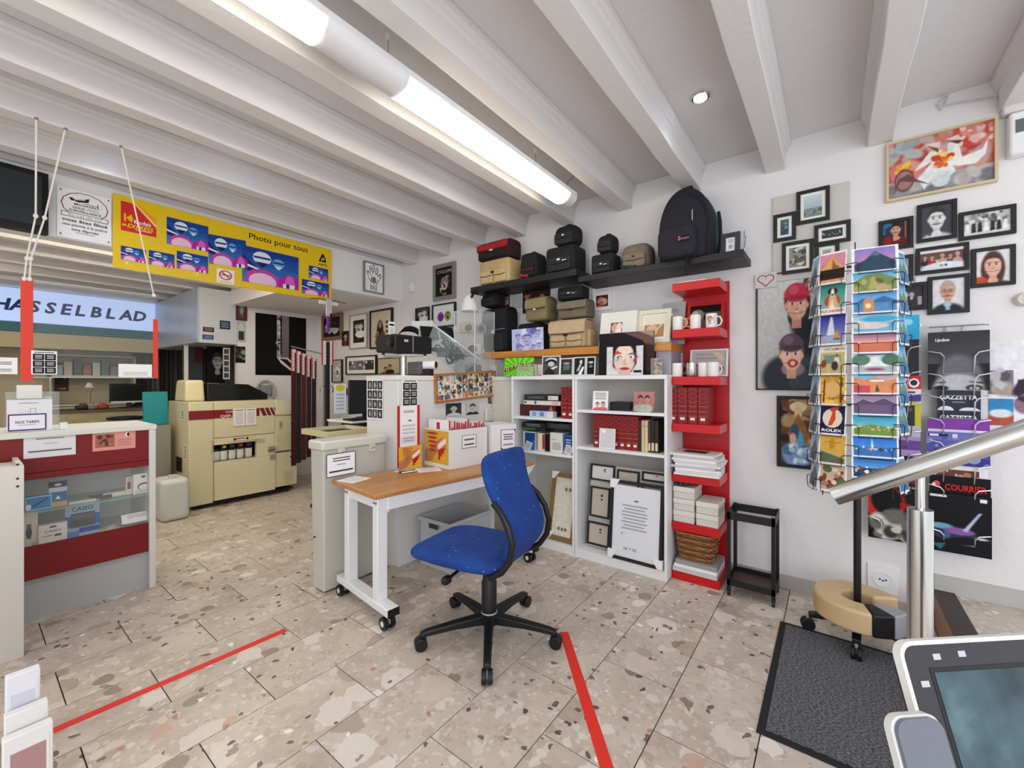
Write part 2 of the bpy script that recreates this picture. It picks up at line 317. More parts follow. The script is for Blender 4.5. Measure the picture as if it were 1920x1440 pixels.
def face(cx, cy, s, a, skin='dba98f', hair='2e1f1a', shirt='2a2a38', long=0, hat=None, glasses=0, beard=0, lip='b0605a', smile=0):
    L = []; r = lambda x: x*s/a
    if long: L.append(('e', cx, cy-.35*s, r(1.12), 1.75*s, hair))
    if shirt: L += [('e', cx, cy-2.75*s, r(2.1), 1.35*s, shirt)]
    L += [('r', cx-r(.36), cy-1.6*s, cx+r(.36), cy-.5*s, mixh(skin, '402018', .18))]
    if shirt: L += [('e', cx, cy-1.5*s, r(.5), .3*s, skin)]
    if not long: L.append(('e', cx, cy+.28*s, r(.93), 1.0*s, hair))
    L += [('e', cx-r(.8), cy-.05*s, r(.13), .2*s, skin), ('e', cx+r(.8), cy-.05*s, r(.13), .2*s, skin)] if not long else []
    L += [('e', cx, cy, r(.78), 1.02*s, skin), ('e', cx+r(.3), cy-.1*s, r(.42), .8*s, mixh(skin, 'ffffff', .12))]
    L += [('p', [(cx-r(.8), cy+.3*s), (cx-r(.6), cy+.9*s), (cx, cy+1.13*s), (cx+r(.6), cy+.9*s), (cx+r(.8), cy+.3*s), (cx+r(.5), cy+.62*s), (cx, cy+.72*s), (cx-r(.5), cy+.62*s)], hair)]
    for sg in (-1, 1): L += [('e', cx+sg*r(.32), cy+.1*s, r(.17), .085*s, 'efe6e0'), ('e', cx+sg*r(.32), cy+.1*s, r(.08), .085*s, '241c1a'), ('e', cx+sg*r(.33), cy+.28*s, r(.2), .045*s, mixh(hair, skin, .3))]
    L += [('e', cx+r(.03), cy-.12*s, r(.09), .24*s, mixh(skin, '8a5040', .14)), ('e', cx-r(.03), cy-.08*s, r(.06), .22*s, mixh(skin, 'ffffff', .12)), ('e', cx, cy-.28*s, r(.14), .05*s, mixh(skin, '6a3020', .32)), ('e', cx, cy-.52*s, r(.27+.1*smile), .085*s, lip), ('e', cx, cy-.525*s, r(.24+.1*smile), .02*s, mixh(lip, '200808', .5))]
    if smile: L.append(('e', cx, cy-.49*s, r(.27), .05*s, 'f5efea'))
    if glasses:
        for sg in (-1, 1): L += [('e', cx+sg*r(.34), cy+.08*s, r(.29), .2*s, '40383a'), ('e', cx+sg*r(.34), cy+.08*s, r(.24), .16*s, mixh(skin, 'ffffff', .2)), ('e', cx+sg*r(.34), cy+.08*s, r(.08), .06*s, '241c1a')]
    if hat: L += [('e', cx, cy+.78*s, r(.95), .56*s, hat), ('e', cx, cy+1.0*s, r(.75), .5*s, hat), ('e', cx, cy+.5*s, r(.9), .17*s, mixh(hat, '000000', .18)), ('e', cx-r(.2), cy+1.05*s, r(.4), .3*s, mixh(hat, 'ffffff', .14))]
    return L
def bw(L): 
    o = []
    for s in L:
        t = list(s)
        for i, x in enumerate(t):
            if isinstance(x, str) and i > 1 and len(x) == 6:
                g = '%02x' % int(.3*int(x[:2], 16)+.59*int(x[2:4], 16)+.11*int(x[4:], 16)); t[i] = g*3
        o.append(tuple(t))
    return o
def sheet(name, label, cat, loc, a, w, h, shapes, base='f2f2f2', th=.0015, lean=0, roll=0, group=None, parent=None, rough=.45, soft=False):
    """one printed sheet or board; origin at its lower edge, a = heading of its right-hand direction"""
    sf = (cat in SOFTCAT or soft) and wants_soft(shapes)
    mb = MB(); mb.box(-w/2, w/2, 0, h, -th, 0, ink(base, rough)); paint(mb, w, h, [q for q in shapes if q[0] == 't'] if sf else shapes, .0008 if sf else 0, rough=rough)
    Rm = Matrix.Rotation(roll, 4, 'Z')
    if roll: mb.xf(Rm)
    o = mb.build(name, parent, loc=loc, rot=(PI/2-lean, 0, a), smooth=False, fix=False)
    if sf: soft_print('photo_image', o, w, h, shapes, base, -w/2, 0, .0004, Rm if roll else None)
    return tag(o, label, cat, group) if parent is None and label else o
def framed(name, label, cat, loc, a, w, h, shapes, fw=.02, fc='15130f', fd=.025, matw=0, matc='eeeae2', lean=0, roll=0, group=None, parent=None, fmat=None, base='888888', pname='print', rough=.35):
    if parent is None: t = thing(name, label, cat, loc, rot=(PI/2-lean, 0, a), group=group)
    else: t = bpy.data.objects.new(name, None); COL.objects.link(t); t.parent = parent; t.location = loc; t.empty_display_size = .03
    R = Matrix.Rotation(roll, 4, 'Z'); fm = fmat or M(fc, .55); mb = MB()
    # four mitred bars
    o = [(-w/2, 0), (w/2, 0), (w/2, h), (-w/2, h)]; i_ = [(-w/2+fw, fw), (w/2-fw, fw), (w/2-fw, h-fw), (-w/2+fw, h-fw)]
    for k in range(4):
        P = [o[k], o[(k+1) % 4], i_[(k+1) % 4], i_[k]]; mb.prism(P, 0, fd, fm)
    if parent is None: fr = mb.xf(R).build('frame', t, smooth=False)
    else: fr = mb.xf(R).build('frame', t, smooth=False)
    if matw: 
        m2 = MB().box(-w/2+fw, w/2-fw, fw, h-fw, fd*.3, fd*.45, M(matc, .7)).xf(R).build('mat_board', t, smooth=False)
    e = fw+matw; m3 = MB().box(-w/2+e, w/2-e, e, h-e, fd*.2, fd*.5, ink(base, rough)); sf = wants_soft(shapes); paint(m3, w-2*e, h-2*e, [q for q in shapes if q[0] == 't'] if sf else shapes, fd*.5+(.0008 if sf else 0), y0=e, rough=rough)
    pr_ = m3.xf(R).build(pname, t, smooth=False, fix=False)
    if sf: soft_print('photo_image', pr_ if parent is None else t, w-2*e, h-2*e, shapes, base, -w/2+e, e, fd*.5+.0004, R if roll else None)
    return t
def onY(u0, u1, vt, vb, Y):  # measured on the left edge
    a = px(u0, vb, Y=Y); b = px(u0, vt, Y=Y); c = px(u1, vt, Y=Y); return Vector(((a.x+c.x)/2, Y, a.z)), c.x-a.x, b.z-a.z
def onX(u0, u1, vt, vb, X):
    a = px(u0, vb, X=X); b = px(u0, vt, X=X); c = px(u1, vt, X=X); return Vector((X, (a.y+c.y)/2, a.z)), c.y-a.y, b.z-a.z
# ================================================================== STRUCTURE
WY = 3.4; WX = -4.35; YN = -1.3; XE = 1.5; XB = -9.2
fl = struct(MB().box(XB, .46, YN, WY, -.06, -.006, M('2e2823', .9)).build('floor', loc=(0, 0, 0)))
TZ = terrazzo(); tile_mesh = {}; nt_ = 0
for n in range(-19, 9):
    x0 = -2.645+.345*n; x1 = x0+.345
    if x0 > .45: continue
    x0 = max(x0, XB); x1 = min(x1, .46); ys = .5665 if n % 2 == 0 else .285
    k = math.floor((YN-ys)/.563)
    while ys+k*.563 < WY:
        y0 = max(ys+k*.563, YN); y1 = min(ys+(k+1)*.563, WY); k += 1
        if y1-y0 < .02: continue
        if x1 < -5 and y1 < -.6: continue
        w = round(x1-x0-.0045, 4); d = round(y1-y0-.0045, 4)
        if (w, d) not in tile_mesh:
            o = MB().box(-w/2, w/2, -d/2, d/2, -.006, 0, TZ).build('tile', fl, smooth=False, loc=((x0+x1)/2, (y0+y1)/2, 0)); tile_mesh[(w, d)] = o.data
        else:
            o = bpy.data.objects.new('tile', tile_mesh[(w, d)]); COL.objects.link(o); o.parent = fl; o.location = ((x0+x1)/2, (y0+y1)/2, 0)
# raised entrance floor on the right, with its dark nosing
pf = struct(MB().box(.462, XE, YN, WY, -.06, .2, M('b08f72', .45, var=.12, vscale=3)).build('platform_floor', loc=(0, 0, 0)))
MB().box(.462, XE, .2, WY, .2, .206, TZ).build('tile', pf, smooth=False)
MB().box(.452, .545, .2, WY, .2, .214, M('3c302e', .5)).build('nosing', pf, bev=.004)
struct(MB().box(XB, XE, WY, WY+.15, -.06, 3.15, WALL).build('wall_right', loc=(0, 0, 0)))
hb = MB().box(WX-.16, WX, YN, WY, 2.42, 3.03, M('e6e6e8', .7, bump=.15, bscale=30)); struct(hb.build('wall_header', loc=(0, 0, 0)))
struct(MB().box(WX, WX+.03, YN, WY, 2.865, 2.9, BEAM).build('trim_1', loc=(0, 0, 0)))
bb = MB().box(-.58, .46, WY-.014, WY, 0, .095, M('b9b7b4', .5)).box(.462, XE, WY-.014, WY, .206, .3, M('b9b7b4', .5)).box(XB, -3.4, WY-.014, WY, 0, .095, M('b9b7b4', .5))
struct(bb.build('baseboard_right', loc=(0, 0, 0)))
ce = struct(MB().box(WX-.1, XE, YN, WY, 3.03, 3.15, CEIL).build('ceiling', loc=(0, 0, 0)))
for i in range(10):
    xc = .764-.538*i; w = .058
    P = [(xc-w, 2.845), (xc+w, 2.845), (xc+w+.004, 2.96), (xc+w+.016, 2.965), (xc+w+.018, 2.985), (xc+w+.03, 2.99), (xc+w+.032, 3.03), (xc-w-.032, 3.03), (xc-w-.03, 2.99), (xc-w-.018, 2.985), (xc-w-.016, 2.965), (xc-w-.004, 2.96)]
    m = MB(); R = random.Random(i); K = 14; rings = []
    for j in range(K+1):
        y = YN+(WY-YN)*j/K; dx = R.uniform(-.004, .004); dz = R.uniform(-.004, .003)
        rings.append([(p[0]+dx, y, p[1]+(dz if p[1] < 2.9 else 0)) for p in P])
    m.loft(rings, BEAM).build('beam', ce, bev=.004)
# lab behind the header
PX = -6.37
struct(MB().box(PX-.1, PX, 2.28, WY, 0, 2.75, WALL).build('wall_lab', loc=(0, 0, 0)))
struct(MB().box(PX, WX-.16, 2.2, WY, 2.42, 2.75, WALL).build('soffit_lab', loc=(0, 0, 0)))
lc = struct(MB().box(XB, WX-.1, YN, WY, 2.75, 2.9, CEIL).build('ceiling_lab', loc=(0, 0, 0)))
for i in range(8):
    xc = -4.95-.56*i; MB().box(xc-.06, xc+.06, YN, WY-.005 if xc < PX-.1 else 2.19, 2.6, 2.76, BEAM).build('beam', lc, bev=.004)
struct(MB().box(XB-.12, XB, YN, WY, 0, 2.9, M('c9bfa6', .8, bump=.1)).build('wall_back', loc=(0, 0, 0)))
struct(MB().box(XB, -3.2, YN-.1, YN, 0, 3.15, WALL).build('wall_left', loc=(0, 0, 0)))
# boxed-in overhead unit in the lab
ou = struct(MB().box(-8.26, PX-.001, 1.847, 2.28, 1.9, 2.6, M('c9ccd2', .5)).build('bulkhead_lab', loc=(0, 0, 0)))
for k in range(3): MB().box(-8.25+.63*k, -8.25+.63*k+.62, 1.829, 1.846, 1.905, 2.595, M('b8c2d2', .28)).build('panel', ou, bev=.002)
for k, (u, v, c) in enumerate(((391, 618, '3a2a22'), (390, 632, '2a4a6a'), (422, 613, '1e3448'))):
    a = px(u, v, X=PX+.003); sheet('sticker', ['brown rating sticker on the lab bulkhead, left of the blue one', 'small blue card sticker low on the lab bulkhead', 'larger dark blue sticker pair on the lab bulkhead'][k], 'sticker', (PX+.004, a.y, a.z-.03), PI/2, .12, .06 if k < 2 else .11, [('s', .1, .15, .9, .85, 3, '7fa0c0' if k else 'b08a70')], c)
# far lab: opening under the bulkhead
struct(MB().box(-9.19, PX-.1, 3.0, 3.1, 0, 2.6, M('77797e', .8)).build('wall_lab_side', loc=(0, 0, 0)))
# ================================================================== CEILING THINGS
def lamp_emit(h, st):
    m, nt, N, b, L = nodes('lit_diffuser'); tc = N('TexCoord'); wv = N('TexWave', _Scale=28.); wv.bands_direction = 'Y'; L(tc.outputs['Object'], wv.inputs['Vector'])
    r = N('ValToRGB'); ramp(r, (0, 'ffe9b8'), (.6, 'fffdf6')); L(wv.outputs['Fac'], r.inputs['Fac']); L(r.outputs[0], b.inputs['Emission Color']); b.inputs['Emission Strength'].default_value = st; b.inputs['Base Color'].default_value = (.9, .9, .85, 1)
    return m
LIT = lamp_emit('fff4d8', 9)
def half_round(mb, y0, y1, w, z0, z1, m, n=8):
    P = [(w/2*cos(PI+PI*i/n), z1+(z1-z0)*sin(PI+PI*i/n)) for i in range(n+1)]; mb.prism(P, y0, y1, m, 'y')
fx = thing('fluorescent_light', 'long white suspended fluorescent light with two lit ribbed diffusers between the beams', 'ceiling light', (-1.657, 1.0, 2.80))
mb = MB(); mb.prism([(-.085, .03), (-.085, .062), (-.06, .078), (.06, .078), (.085, .062), (.085, .03)], -1.9, 1.90, WHITE, 'y'); mb.build('housing', fx, bev=.003)
mb = MB(); half_round(mb, -.12, .28, .168, -.03, .03, WHITE); mb.build('centre_cover', fx)
for y0, y1 in ((-1.86, -.125), (.285, 1.80)):
    mb = MB(); half_round(mb, y0, y1, .16, -.036, .03, LIT); mb.build('diffuser', fx)
for y in (1.80, -1.9): mb = MB(); half_round(mb, y, y+.1 if y > 0 else y+.04, .168, -.03, .03, WHITE, 10); mb.build('end_cap', fx)
for y in (-.35, .22, 1.45): MB().cyl((0, y, .078), (0, y, .232), .002, GREY, 6).cyl((0, y, .20), (0, y, .229), .014, WHITE, 10).build('suspension_wire', fx)
MB().tube([(0, 1.86, .07), (.02, 1.87, .16), (.06, 1.9, .2), (.12, 2.05, .19), (.15, 2.25, .2), (.14, 2.36, .2)], .004, M('b98f80', .5)).build('supply_cable', fx)
def downlight(x, y, label, z=3.028, e=14, power=6):
    t = thing('recessed_spotlight', label, 'spotlight', (x, y, z)); MB().lathe([(.03, 0), (.048, -.001), (.05, -.004), (.046, -.008), (.034, -.008), (.03, -.002)], CHROME, 20).build('trim_ring', t)
    MB().cyl((0, 0, -.013), (0, 0, -.0095), .036, M('dfe6ff', .4, emit=e), 18).build('bulb', t)
    l = bpy.data.lights.new('spot', 'SPOT'); l.energy = power; l.color = (.86, .9, 1); l.spot_size = 2.2; l.spot_blend = .8; l.shadow_soft_size = .04
    o = bpy.data.objects.new('spot', l); COL.objects.link(o); o.location = (x, y, z-.02)
p = px(1313, 181, Z=3.03); downlight(p.x, p.y, 'lit recessed spotlight in the ceiling above the red shelf')
for x, y, lb in ((-2.1, 1.05, 'recessed spotlight between the beams left of the suspended fluorescent light, near row'), (-2.1, 2.3, 'recessed spotlight between the beams left of the suspended fluorescent light, by the far end'), (-3.2, 1.2, 'recessed spotlight between the beams above the yellow sign'), (-3.2, 2.5, 'recessed spotlight between the beams near the framed hand print'), (-.04, 1.6, 'recessed spotlight in the ceiling above the doormat'), (-3.82, .6, 'recessed spotlight by the header beside the television')): downlight(x, y, lb, power=9)
# lab tube lights
for k, (x, y) in enumerate(((-4.68, .45), (-6.6, -.55), (-4.68, 1.5))):
    z = 2.55
    t = thing('ceiling_batten', ['ceiling batten light just behind the header, left one', 'ceiling batten light deeper in the lab', 'ceiling batten light just behind the header, right one'][k], 'ceiling light', (x, y, z)); B('housing', t, -.05, .05, -.5, .5, .0, .04, WHITE); B('tube', t, -.03, .03, -.48, .48, -.025, .0, M('fff3dc', .5, emit=55))
# ================================================================== HEADER THINGS (plane X)
def XS(name, label, cat, u0, u1, vt, vb, shapes, base='f2f2f2', th=.004, X=WX+.012, **k):
    p, w, h = onX(u0, u1, vt, vb, X); return sheet(name, label, cat, p, PI/2, w, h, shapes, base, th, **k), w, h
# television
p, w, h = onX(-40, 91, 292, 416, WX+.1)
tv = thing('television', 'flat black television on the header above the counter', 'television', p, rot=(PI/2, 0, PI/2))
MB().box(-w/2, w/2, 0, h, -.06, -.012, BLACK).build('body', tv, bev=.008)
mb = MB(); 
for a in ((-w/2, w/2, 0, .05), (-w/2, w/2, h-.03, h), (-w/2, -w/2+.03, .05, h-.03), (w/2-.03, w/2, .05, h-.03)): mb.box(a[0], a[1], a[2], a[3], -.012, 0, M('0c0c0d', .15))
mb.build('bezel', tv); B('screen', tv, -w/2+.03, w/2-.03, .05, h-.03, -.011, -.006, M('2c3236', .12)); B('wall_bracket', tv, -.15, .15, h*.3, h*.6, -.1, -.06, GREY)
# surveillance notice
sv, w, h = XS('surveillance_sign', 'white video surveillance notice beside the yellow photo sign', 'sign', 107, 209, 347, 442, [
    ('e', .5, .7, .44, .265, '8a2430'), ('e', .5, .7, .42, .25, 'f2f2f4'),
    ('p', [(.24, .8), (.5, .845), (.58, .88), (.56, .79), (.36, .755)], '2a2a2c'), ('p', [(.3, .81), (.5, .84), (.5, .82), (.32, .79)], 'd8d8da'), ('p', [(.2, .82), (.27, .83), (.29, .77), (.25, .765)], '2a2a2c'), ('r', .48, .745, .74, .755, '333333'), ('r', .73, .69, .745, .8, '333333'),
    ('t', 'MAGASIN', .5, .69, .06, '26262a', 'c', 0, .4, .01), ('t', 'SOUS', .38, .62, .06, '26262a', 'c', 0, .22, .01), ('t', 'VIDEO', .64, .62, .06, '8a8a8e', 'c', 0, .24), ('t', 'SURVEILLANCE', .5, .555, .06, '26262a', 'c', 0, .6, .01),
    ('r', .07, .435, .93, .525, '1c1c1e'), ('r', .08, .445, .92, .515, 'f4f4f6'), ('t', 'En cas de vol', .5, .457, .07, '77777b', 'c', 0, .6),
    ('t', 'vous êtes filmé', .5, .34, .09, '1c1c1e', 'c', 0, .84, .012), ('t', 'une plainte à la police', .5, .255, .07, '2a2a2c', 'c', 0, .82, .005), ('t', 'sera déposée', .5, .17, .07, '2a2a2c', 'c', 0, .5, .01), ('s', .32, .12, .68, .15, 1, 'aaaaaa')]+[('e', x, y, .018, .02, '77777a') for x in (.06, .94) for y in (.06, .94)], 'f3f3f6')
# yellow photo sign
def balloons(n):
    L = [('g', 0, 0, 1, 1, '3a86c0', '1b3f96', 6), ('p', [(0, .75), (.25, .45), (.2, .3), (0, .35)], '2a2478'), ('p', [(0, .55), (.3, .42), (.28, .38), (0, .48)], 'e8ecf4')]
    for cx, cy, r, c in ((.33, .74, .16, 'dfeaf6'), (.62, .68, .11, '6fa8e0')):
        L += [('e', cx, cy, r, r*1.15, c), ('r', cx-r*.9, cy-.02, cx+r*.9, cy+.04, '2a3f8e'), ('p', [(cx-r*.7, cy-r*.75), (cx+r*.7, cy-r*.75), (cx+.02, cy-r*1.6), (cx-.02, cy-r*1.6)], '18265a' if r > .12 else 'd8e0f0')]
    L += [('e', .34, .1, .3, .33, 'c743a8'), ('e', .34, .08, .24, .24, 'e8c9e2'), ('e', .83, .1, .23, .3, 'b52a9a'), ('e', .83, .1, .1, .29, 'd765bf'), ('r', .7, 0, .92, .12, 'e8e4f0'), ('r', .76, 0, .82, .12, '2a2a78'), ('t', 'agfa', .5, .02, .1, 'f0b0d8')]
    return L if n else L
kp, kw, kh = onX(211.7, 621.7, 361, 500, WX+.028)
ks = thing('photo_shop_sign', 'long yellow sign with balloon pictures and the words Photo pour tous', 'sign', kp, rot=(PI/2, 0, PI/2))
B('panel', ks, -kw/2, kw/2, 0, kh, -.012, 0, M('e9c511', .35), bev=.003)
def kbox(u0, u1, vt, vb):
    p, w, h = onX(u0, u1, vt, vb, WX+.028); return p.y-kp.y, p.z-kp.z, w, h
def kpart(nm, u0, u1, vt, vb, sh, base, roll=0, z=.0015):
    x, y, w, h = kbox(u0, u1, vt, vb); mb = MB().box(-w/2, w/2, 0, h, 0, z, M(base, .35)); paint(mb, w, h, sh, z); mb.xf(Matrix.Rotation(roll, 4, 'Z')).build(nm, ks, smooth=False, fix=False, loc=(x, y, 0)); return w, h
kpart('logo_panel', 226.5, 293, 376, 431, [('p', [(.35, 1), (.5, 1), (1, .62), (1, .3)], 'f0a030'), ('p', [(.38, 1), (.42, 1), (1, .42), (1, .36)], 'ffe9a0'), ('p', [(.3, 1), (1, 1), (1, .62), (.5, 1)], 'e9c511'),
    ('p', [(.08, .33), (.14, .33), (.14, .6), (.08, .6)], 'f6c21a'), ('p', [(.14, .46), (.3, .62), (.3, .52), (.22, .46), (.3, .4), (.3, .32)], 'f6c21a'), ('e', .27, .46, .06, .1, 'f6c21a'), ('t', 'Kodak', .36, .32, .19, 'ffffff', 'l', 0, .5, .012), ('t', 'EXPRESS', .17, .14, .2, 'ffd23a', 'l', .25, .75, .02), ('r', .03, .16, .15, .24, 'ffb030'), ('r', .4, .1, .85, .115, 'ffffff')], 'd3201f')
for i, (u0, u1, vt, vb, r) in enumerate(((226.5, 273.5, 460, 486, 0), (279, 327, 468.5, 495.5, 0), (331.5, 390, 470, 503, 0), (312.5, 390.5, 406, 456.5, 0), (392, 464, 437, 492, .06), (454, 559.5, 459, 527, 0), (579, 615, 497.5, 521, 0), (566, 616.5, 523, 549.5, 0))):
    kpart('picture', u0, u1, vt, vb, balloons(i), '1b3f96', r, .0015+.0004*i)
x, y, w, h = kbox(467, 577, 434, 450); mb = paint(MB(), w, h, [('t', 'Photo pour tous', .5, .2, .95, '1a1a18', 'c', 0, 1, .008)], .001); mb.build('lettering', ks, smooth=False, fix=False, loc=(x, y, 0))
x, y, w, h = kbox(594, 615, 474, 497); mb = paint(MB(), w, h, [('p', [(.15, .35), (.45, 1), (.62, 1), (.85, .35)], '1a1a18'), ('e', .6, .62, .2, .22, '1a1a18'), ('e', .6, .62, .09, .1, 'e9c511'), ('p', [(.35, .45), (.48, .75), (.5, .45)], 'e9c511'), ('t', 'APS', .5, .02, .32, '1a1a18', 'c', 0, .8)], .001); mb.build('emblem', ks, smooth=False, fix=False, loc=(x, y, 0))
for u, v, t in ((239, 492, '9.-'), (299, 497, '1'), (365, 511, '12'), (425, 494, '9.9x')):
    x, y, w, h = kbox(u-8, u+12, v-6, v+4); paint(MB(), w, h, [('t', t, .5, 0, 1, 'fff6c8', 'c', .1)], .001).build('price_lettering', ks, smooth=False, fix=False, loc=(x, y, 0))
x, y, w, h = kbox(406, 439, 502, 529)
ns = sheet('no_smoking_sticker', 'square white no smoking sticker on the yellow sign', 'sticker', Vector((WX+.031, kp.y+x, kp.z+y)), PI/2, w, h, [('e', .5, .58, .38, .34, 'c22a2a'), ('e', .5, .58, .3, .27, 'f6efe6'), ('r', .24, .55, .78, .61, '2a2a2a'), ('p', [(.27, .74), (.33, .8), (.75, .42), (.69, .37)], 'c22a2a'), ('s', .15, .06, .85, .16, 1, 'a89a8a')], 'f6efe6', .001)
# hand print in a silver frame on the header
HAND = [('p', [(.36, .06), (.64, .06), (.66, .3), (.74, .42), (.92, .62), (.86, .68), (.7, .56), (.74, .86), (.66, .88), (.6, .6), (.54, .95), (.46, .95), (.46, .6), (.36, .9), (.28, .88), (.36, .56), (.2, .72), (.13, .68), (.28, .46), (.33, .3)], 'fdfdfd')]
HANDL = [('p', [(.33, .05), (.67, .05), (.69, .3), (.78, .42), (.95, .62), (.87, .71), (.73, .61), (.77, .87), (.65, .91), (.6, .7), (.55, .98), (.45, .98), (.44, .7), (.36, .93), (.25, .89), (.32, .61), (.19, .75), (.1, .68), (.25, .46), (.31, .3)], '55555a')]+HAND+[('e', .5, .42, .16, .11, '66666a'), ('e', .5, .42, .1, .07, 'fdfdfd'), ('e', .5, .42, .05, .035, '33333a'), ('n', 4, 70, ['33333a', '66666c', '99999e'], .36, .08, .64, .58, .008, .02)]+[('n', 20+i, 7, ['33333a', '77777c'], a-.04, b-.1, a+.04, b+.1, .01, .022) for i, (a, b) in enumerate(((.2, .64), (.34, .78), (.5, .82), (.66, .76), (.84, .62)))]
p, w, h = onX(680, 717.5, 489, 546, WX+.004); framed('framed_print', 'henna patterned hand print in a slim silver frame on the header', 'picture', p, PI/2, w, h, HANDL, .014, fmat=M('9a9ca0', .3, .8), base='f4f4f4', fd=.03)
# ------- clear sneeze guard hung by ropes over the counter
a = px(55, 705, X=-3.75); b = px(288, 705, X=-3.75)
gy0 = a.y-.03; gy1 = b.y+.02; gz0 = 1.425; gz1 = 2.0
g = thing('hanging_screen', 'clear hanging plexiglass screen with red tape on both edges above the counter', 'screen', (-3.75, (gy0+gy1)/2, gz0)); hw = (gy1-gy0)/2
B('pane', g, -.003, .003, -hw, hw, 0, gz1-gz0, PLEXI); TAPE = M('e23a26', .45)
for z in (0, gz1-gz0-.003): B('edge', g, -.0035, .0035, -hw, hw, z, z+.003, M('e4f0ec', .1, alpha=.6))
B('tape', g, -.005, .005, -hw-.004, -hw+.045, -.02, gz1-gz0, TAPE); B('tape', g, -.005, .005, hw-.022, hw+.003, .0, .41, TAPE)
ROPE = M('e9e6dc', .9)
top1 = px(68, 220, Z=2.845); top2 = px(123, 240, Z=2.845); top3 = px(227, 273, Z=2.845); J = px(67, 405, X=-3.68)
for k, (tp, pts) in enumerate(((top1, [J, Vector((-3.745, gy0+.02, gz1+.12)), Vector((-3.745, gy0+.01, gz1))]), (top2, [J+Vector((0, .035, 0)), Vector((-3.735, gy0+.035, gz1+.12)), Vector((-3.735, gy0+.03, gz1))]), (top3, [Vector((-3.745, gy1-.02, gz1))]))):
    t = thing('rope', ['thin white rope hanging straight down to the left edge of the plexiglass screen', 'thin white rope slanting from the middle ceiling hook to the left edge of the screen', 'single white rope from the ceiling to the right corner of the plexiglass screen'][k], 'rope', pts[-1])
    MB().tube([q-pts[-1] for q in [tp]+pts], .0045, ROPE, 6).build('cord', t)
    for q in pts: MB().sup(q-pts[-1], (.011, .011, .013), ROPE, .8, 8, 6).build('knot', t)
    MB().cyl(tp-pts[-1]-Vector((0, 0, .012)), tp-pts[-1], .008, GREY, 8).build('ceiling_hook', t)
# notices taped to the screen
X_ = -3.742
def glist(n=6): return [('s', .1, .9, .9, .97, 1, '333333')]+[('r', .06+.46*(i % 2), .04+.285*(i//2), .49+.46*(i % 2), .3+.285*(i//2), '151517') for i in range(n)]+[('s', .12+.46*(i % 2), .09+.285*(i//2), .43+.46*(i % 2), .26+.285*(i//2), 3, 'd8d8d8') for i in range(n)]
p, w, h = onX(58.5, 107, 657, 702, X_); sheet('price_list', 'price list with six black boxes taped to the plexiglass screen', 'notice', p, PI/2, w, h, glist(), 'f4f4f2', .001)
p, w, h = onX(222, 285, 682, 707, X_); sheet('paper_notice', 'blank white paper strip taped low on the plexiglass screen', 'notice', p, PI/2, w, h, [('s', .1, .12, .9, .42, 3, 'b8b8b8')], 'f4f4f4', .001)
p, w, h = onX(-30, 34, 668, 702, X_); sheet('paper_notice', 'red edged white notice left of the red tape on the screen', 'notice', p, PI/2, w, h, [('r', 0, 0, 1, 1, 'c23a3a'), ('r', .02, .03, .98, .97, 'f4f2f0'), ('s', .1, .55, .9, .75, 2, '555555'), ('s', .1, .15, .9, .35, 2, '777777')], 'f4f2f0', .001)
# ================================================================== WALL SHELVES
def wallshelf(label, x0, x1, z0, z1, m, y0=3.08):
    t = thing('wall_shelf', label, 'shelf', ((x0+x1)/2, WY-.001, z0)); w = (x1-x0)/2
    B('board', t, -w, w, y0-WY, 0, 0, z1-z0, m, bev=.003); return t
BSH = M('1b1b1f', .5)
wallshelf('long black floating shelf carrying the camera backpack', -1.665, -.462, 2.215, 2.262, BSH)
ls = wallshelf('black floating shelf under the red and beige camera bags', -2.86, -1.68, 2.278, 2.335, BSH)
ORA = wood('orange_beech', 'b9782f', 'd08f45', 0)
wallshelf('orange wood floating shelf above the white bookcases', -2.72, -.925, 1.625, 1.685, ORA, 3.1)
for k, (u, v0, v1, lb) in enumerate(((1400, 412, 468, 'white metal shelf bracket at the right end of the black shelf'), (1099, 458, 512, 'white metal shelf bracket between the two black shelves'))):
    a = px(u, v1, Y=3.38); z = 2.262 if k == 0 else 2.29; x = a.x if k == 0 else -1.672
    t = thing('shelf_bracket', lb, 'bracket', (x, WY-.006, z)); MB().tube([(0, 0, .2), (-.005, -.008, .1), (-.03, -.05, .02), (-.05, -.1, .005)], .007, M('dedede', .4)).build('arm', t); B('plate', t, -.016, .016, -.006, .004, .17, .22, M('dedede', .4), bev=.004)
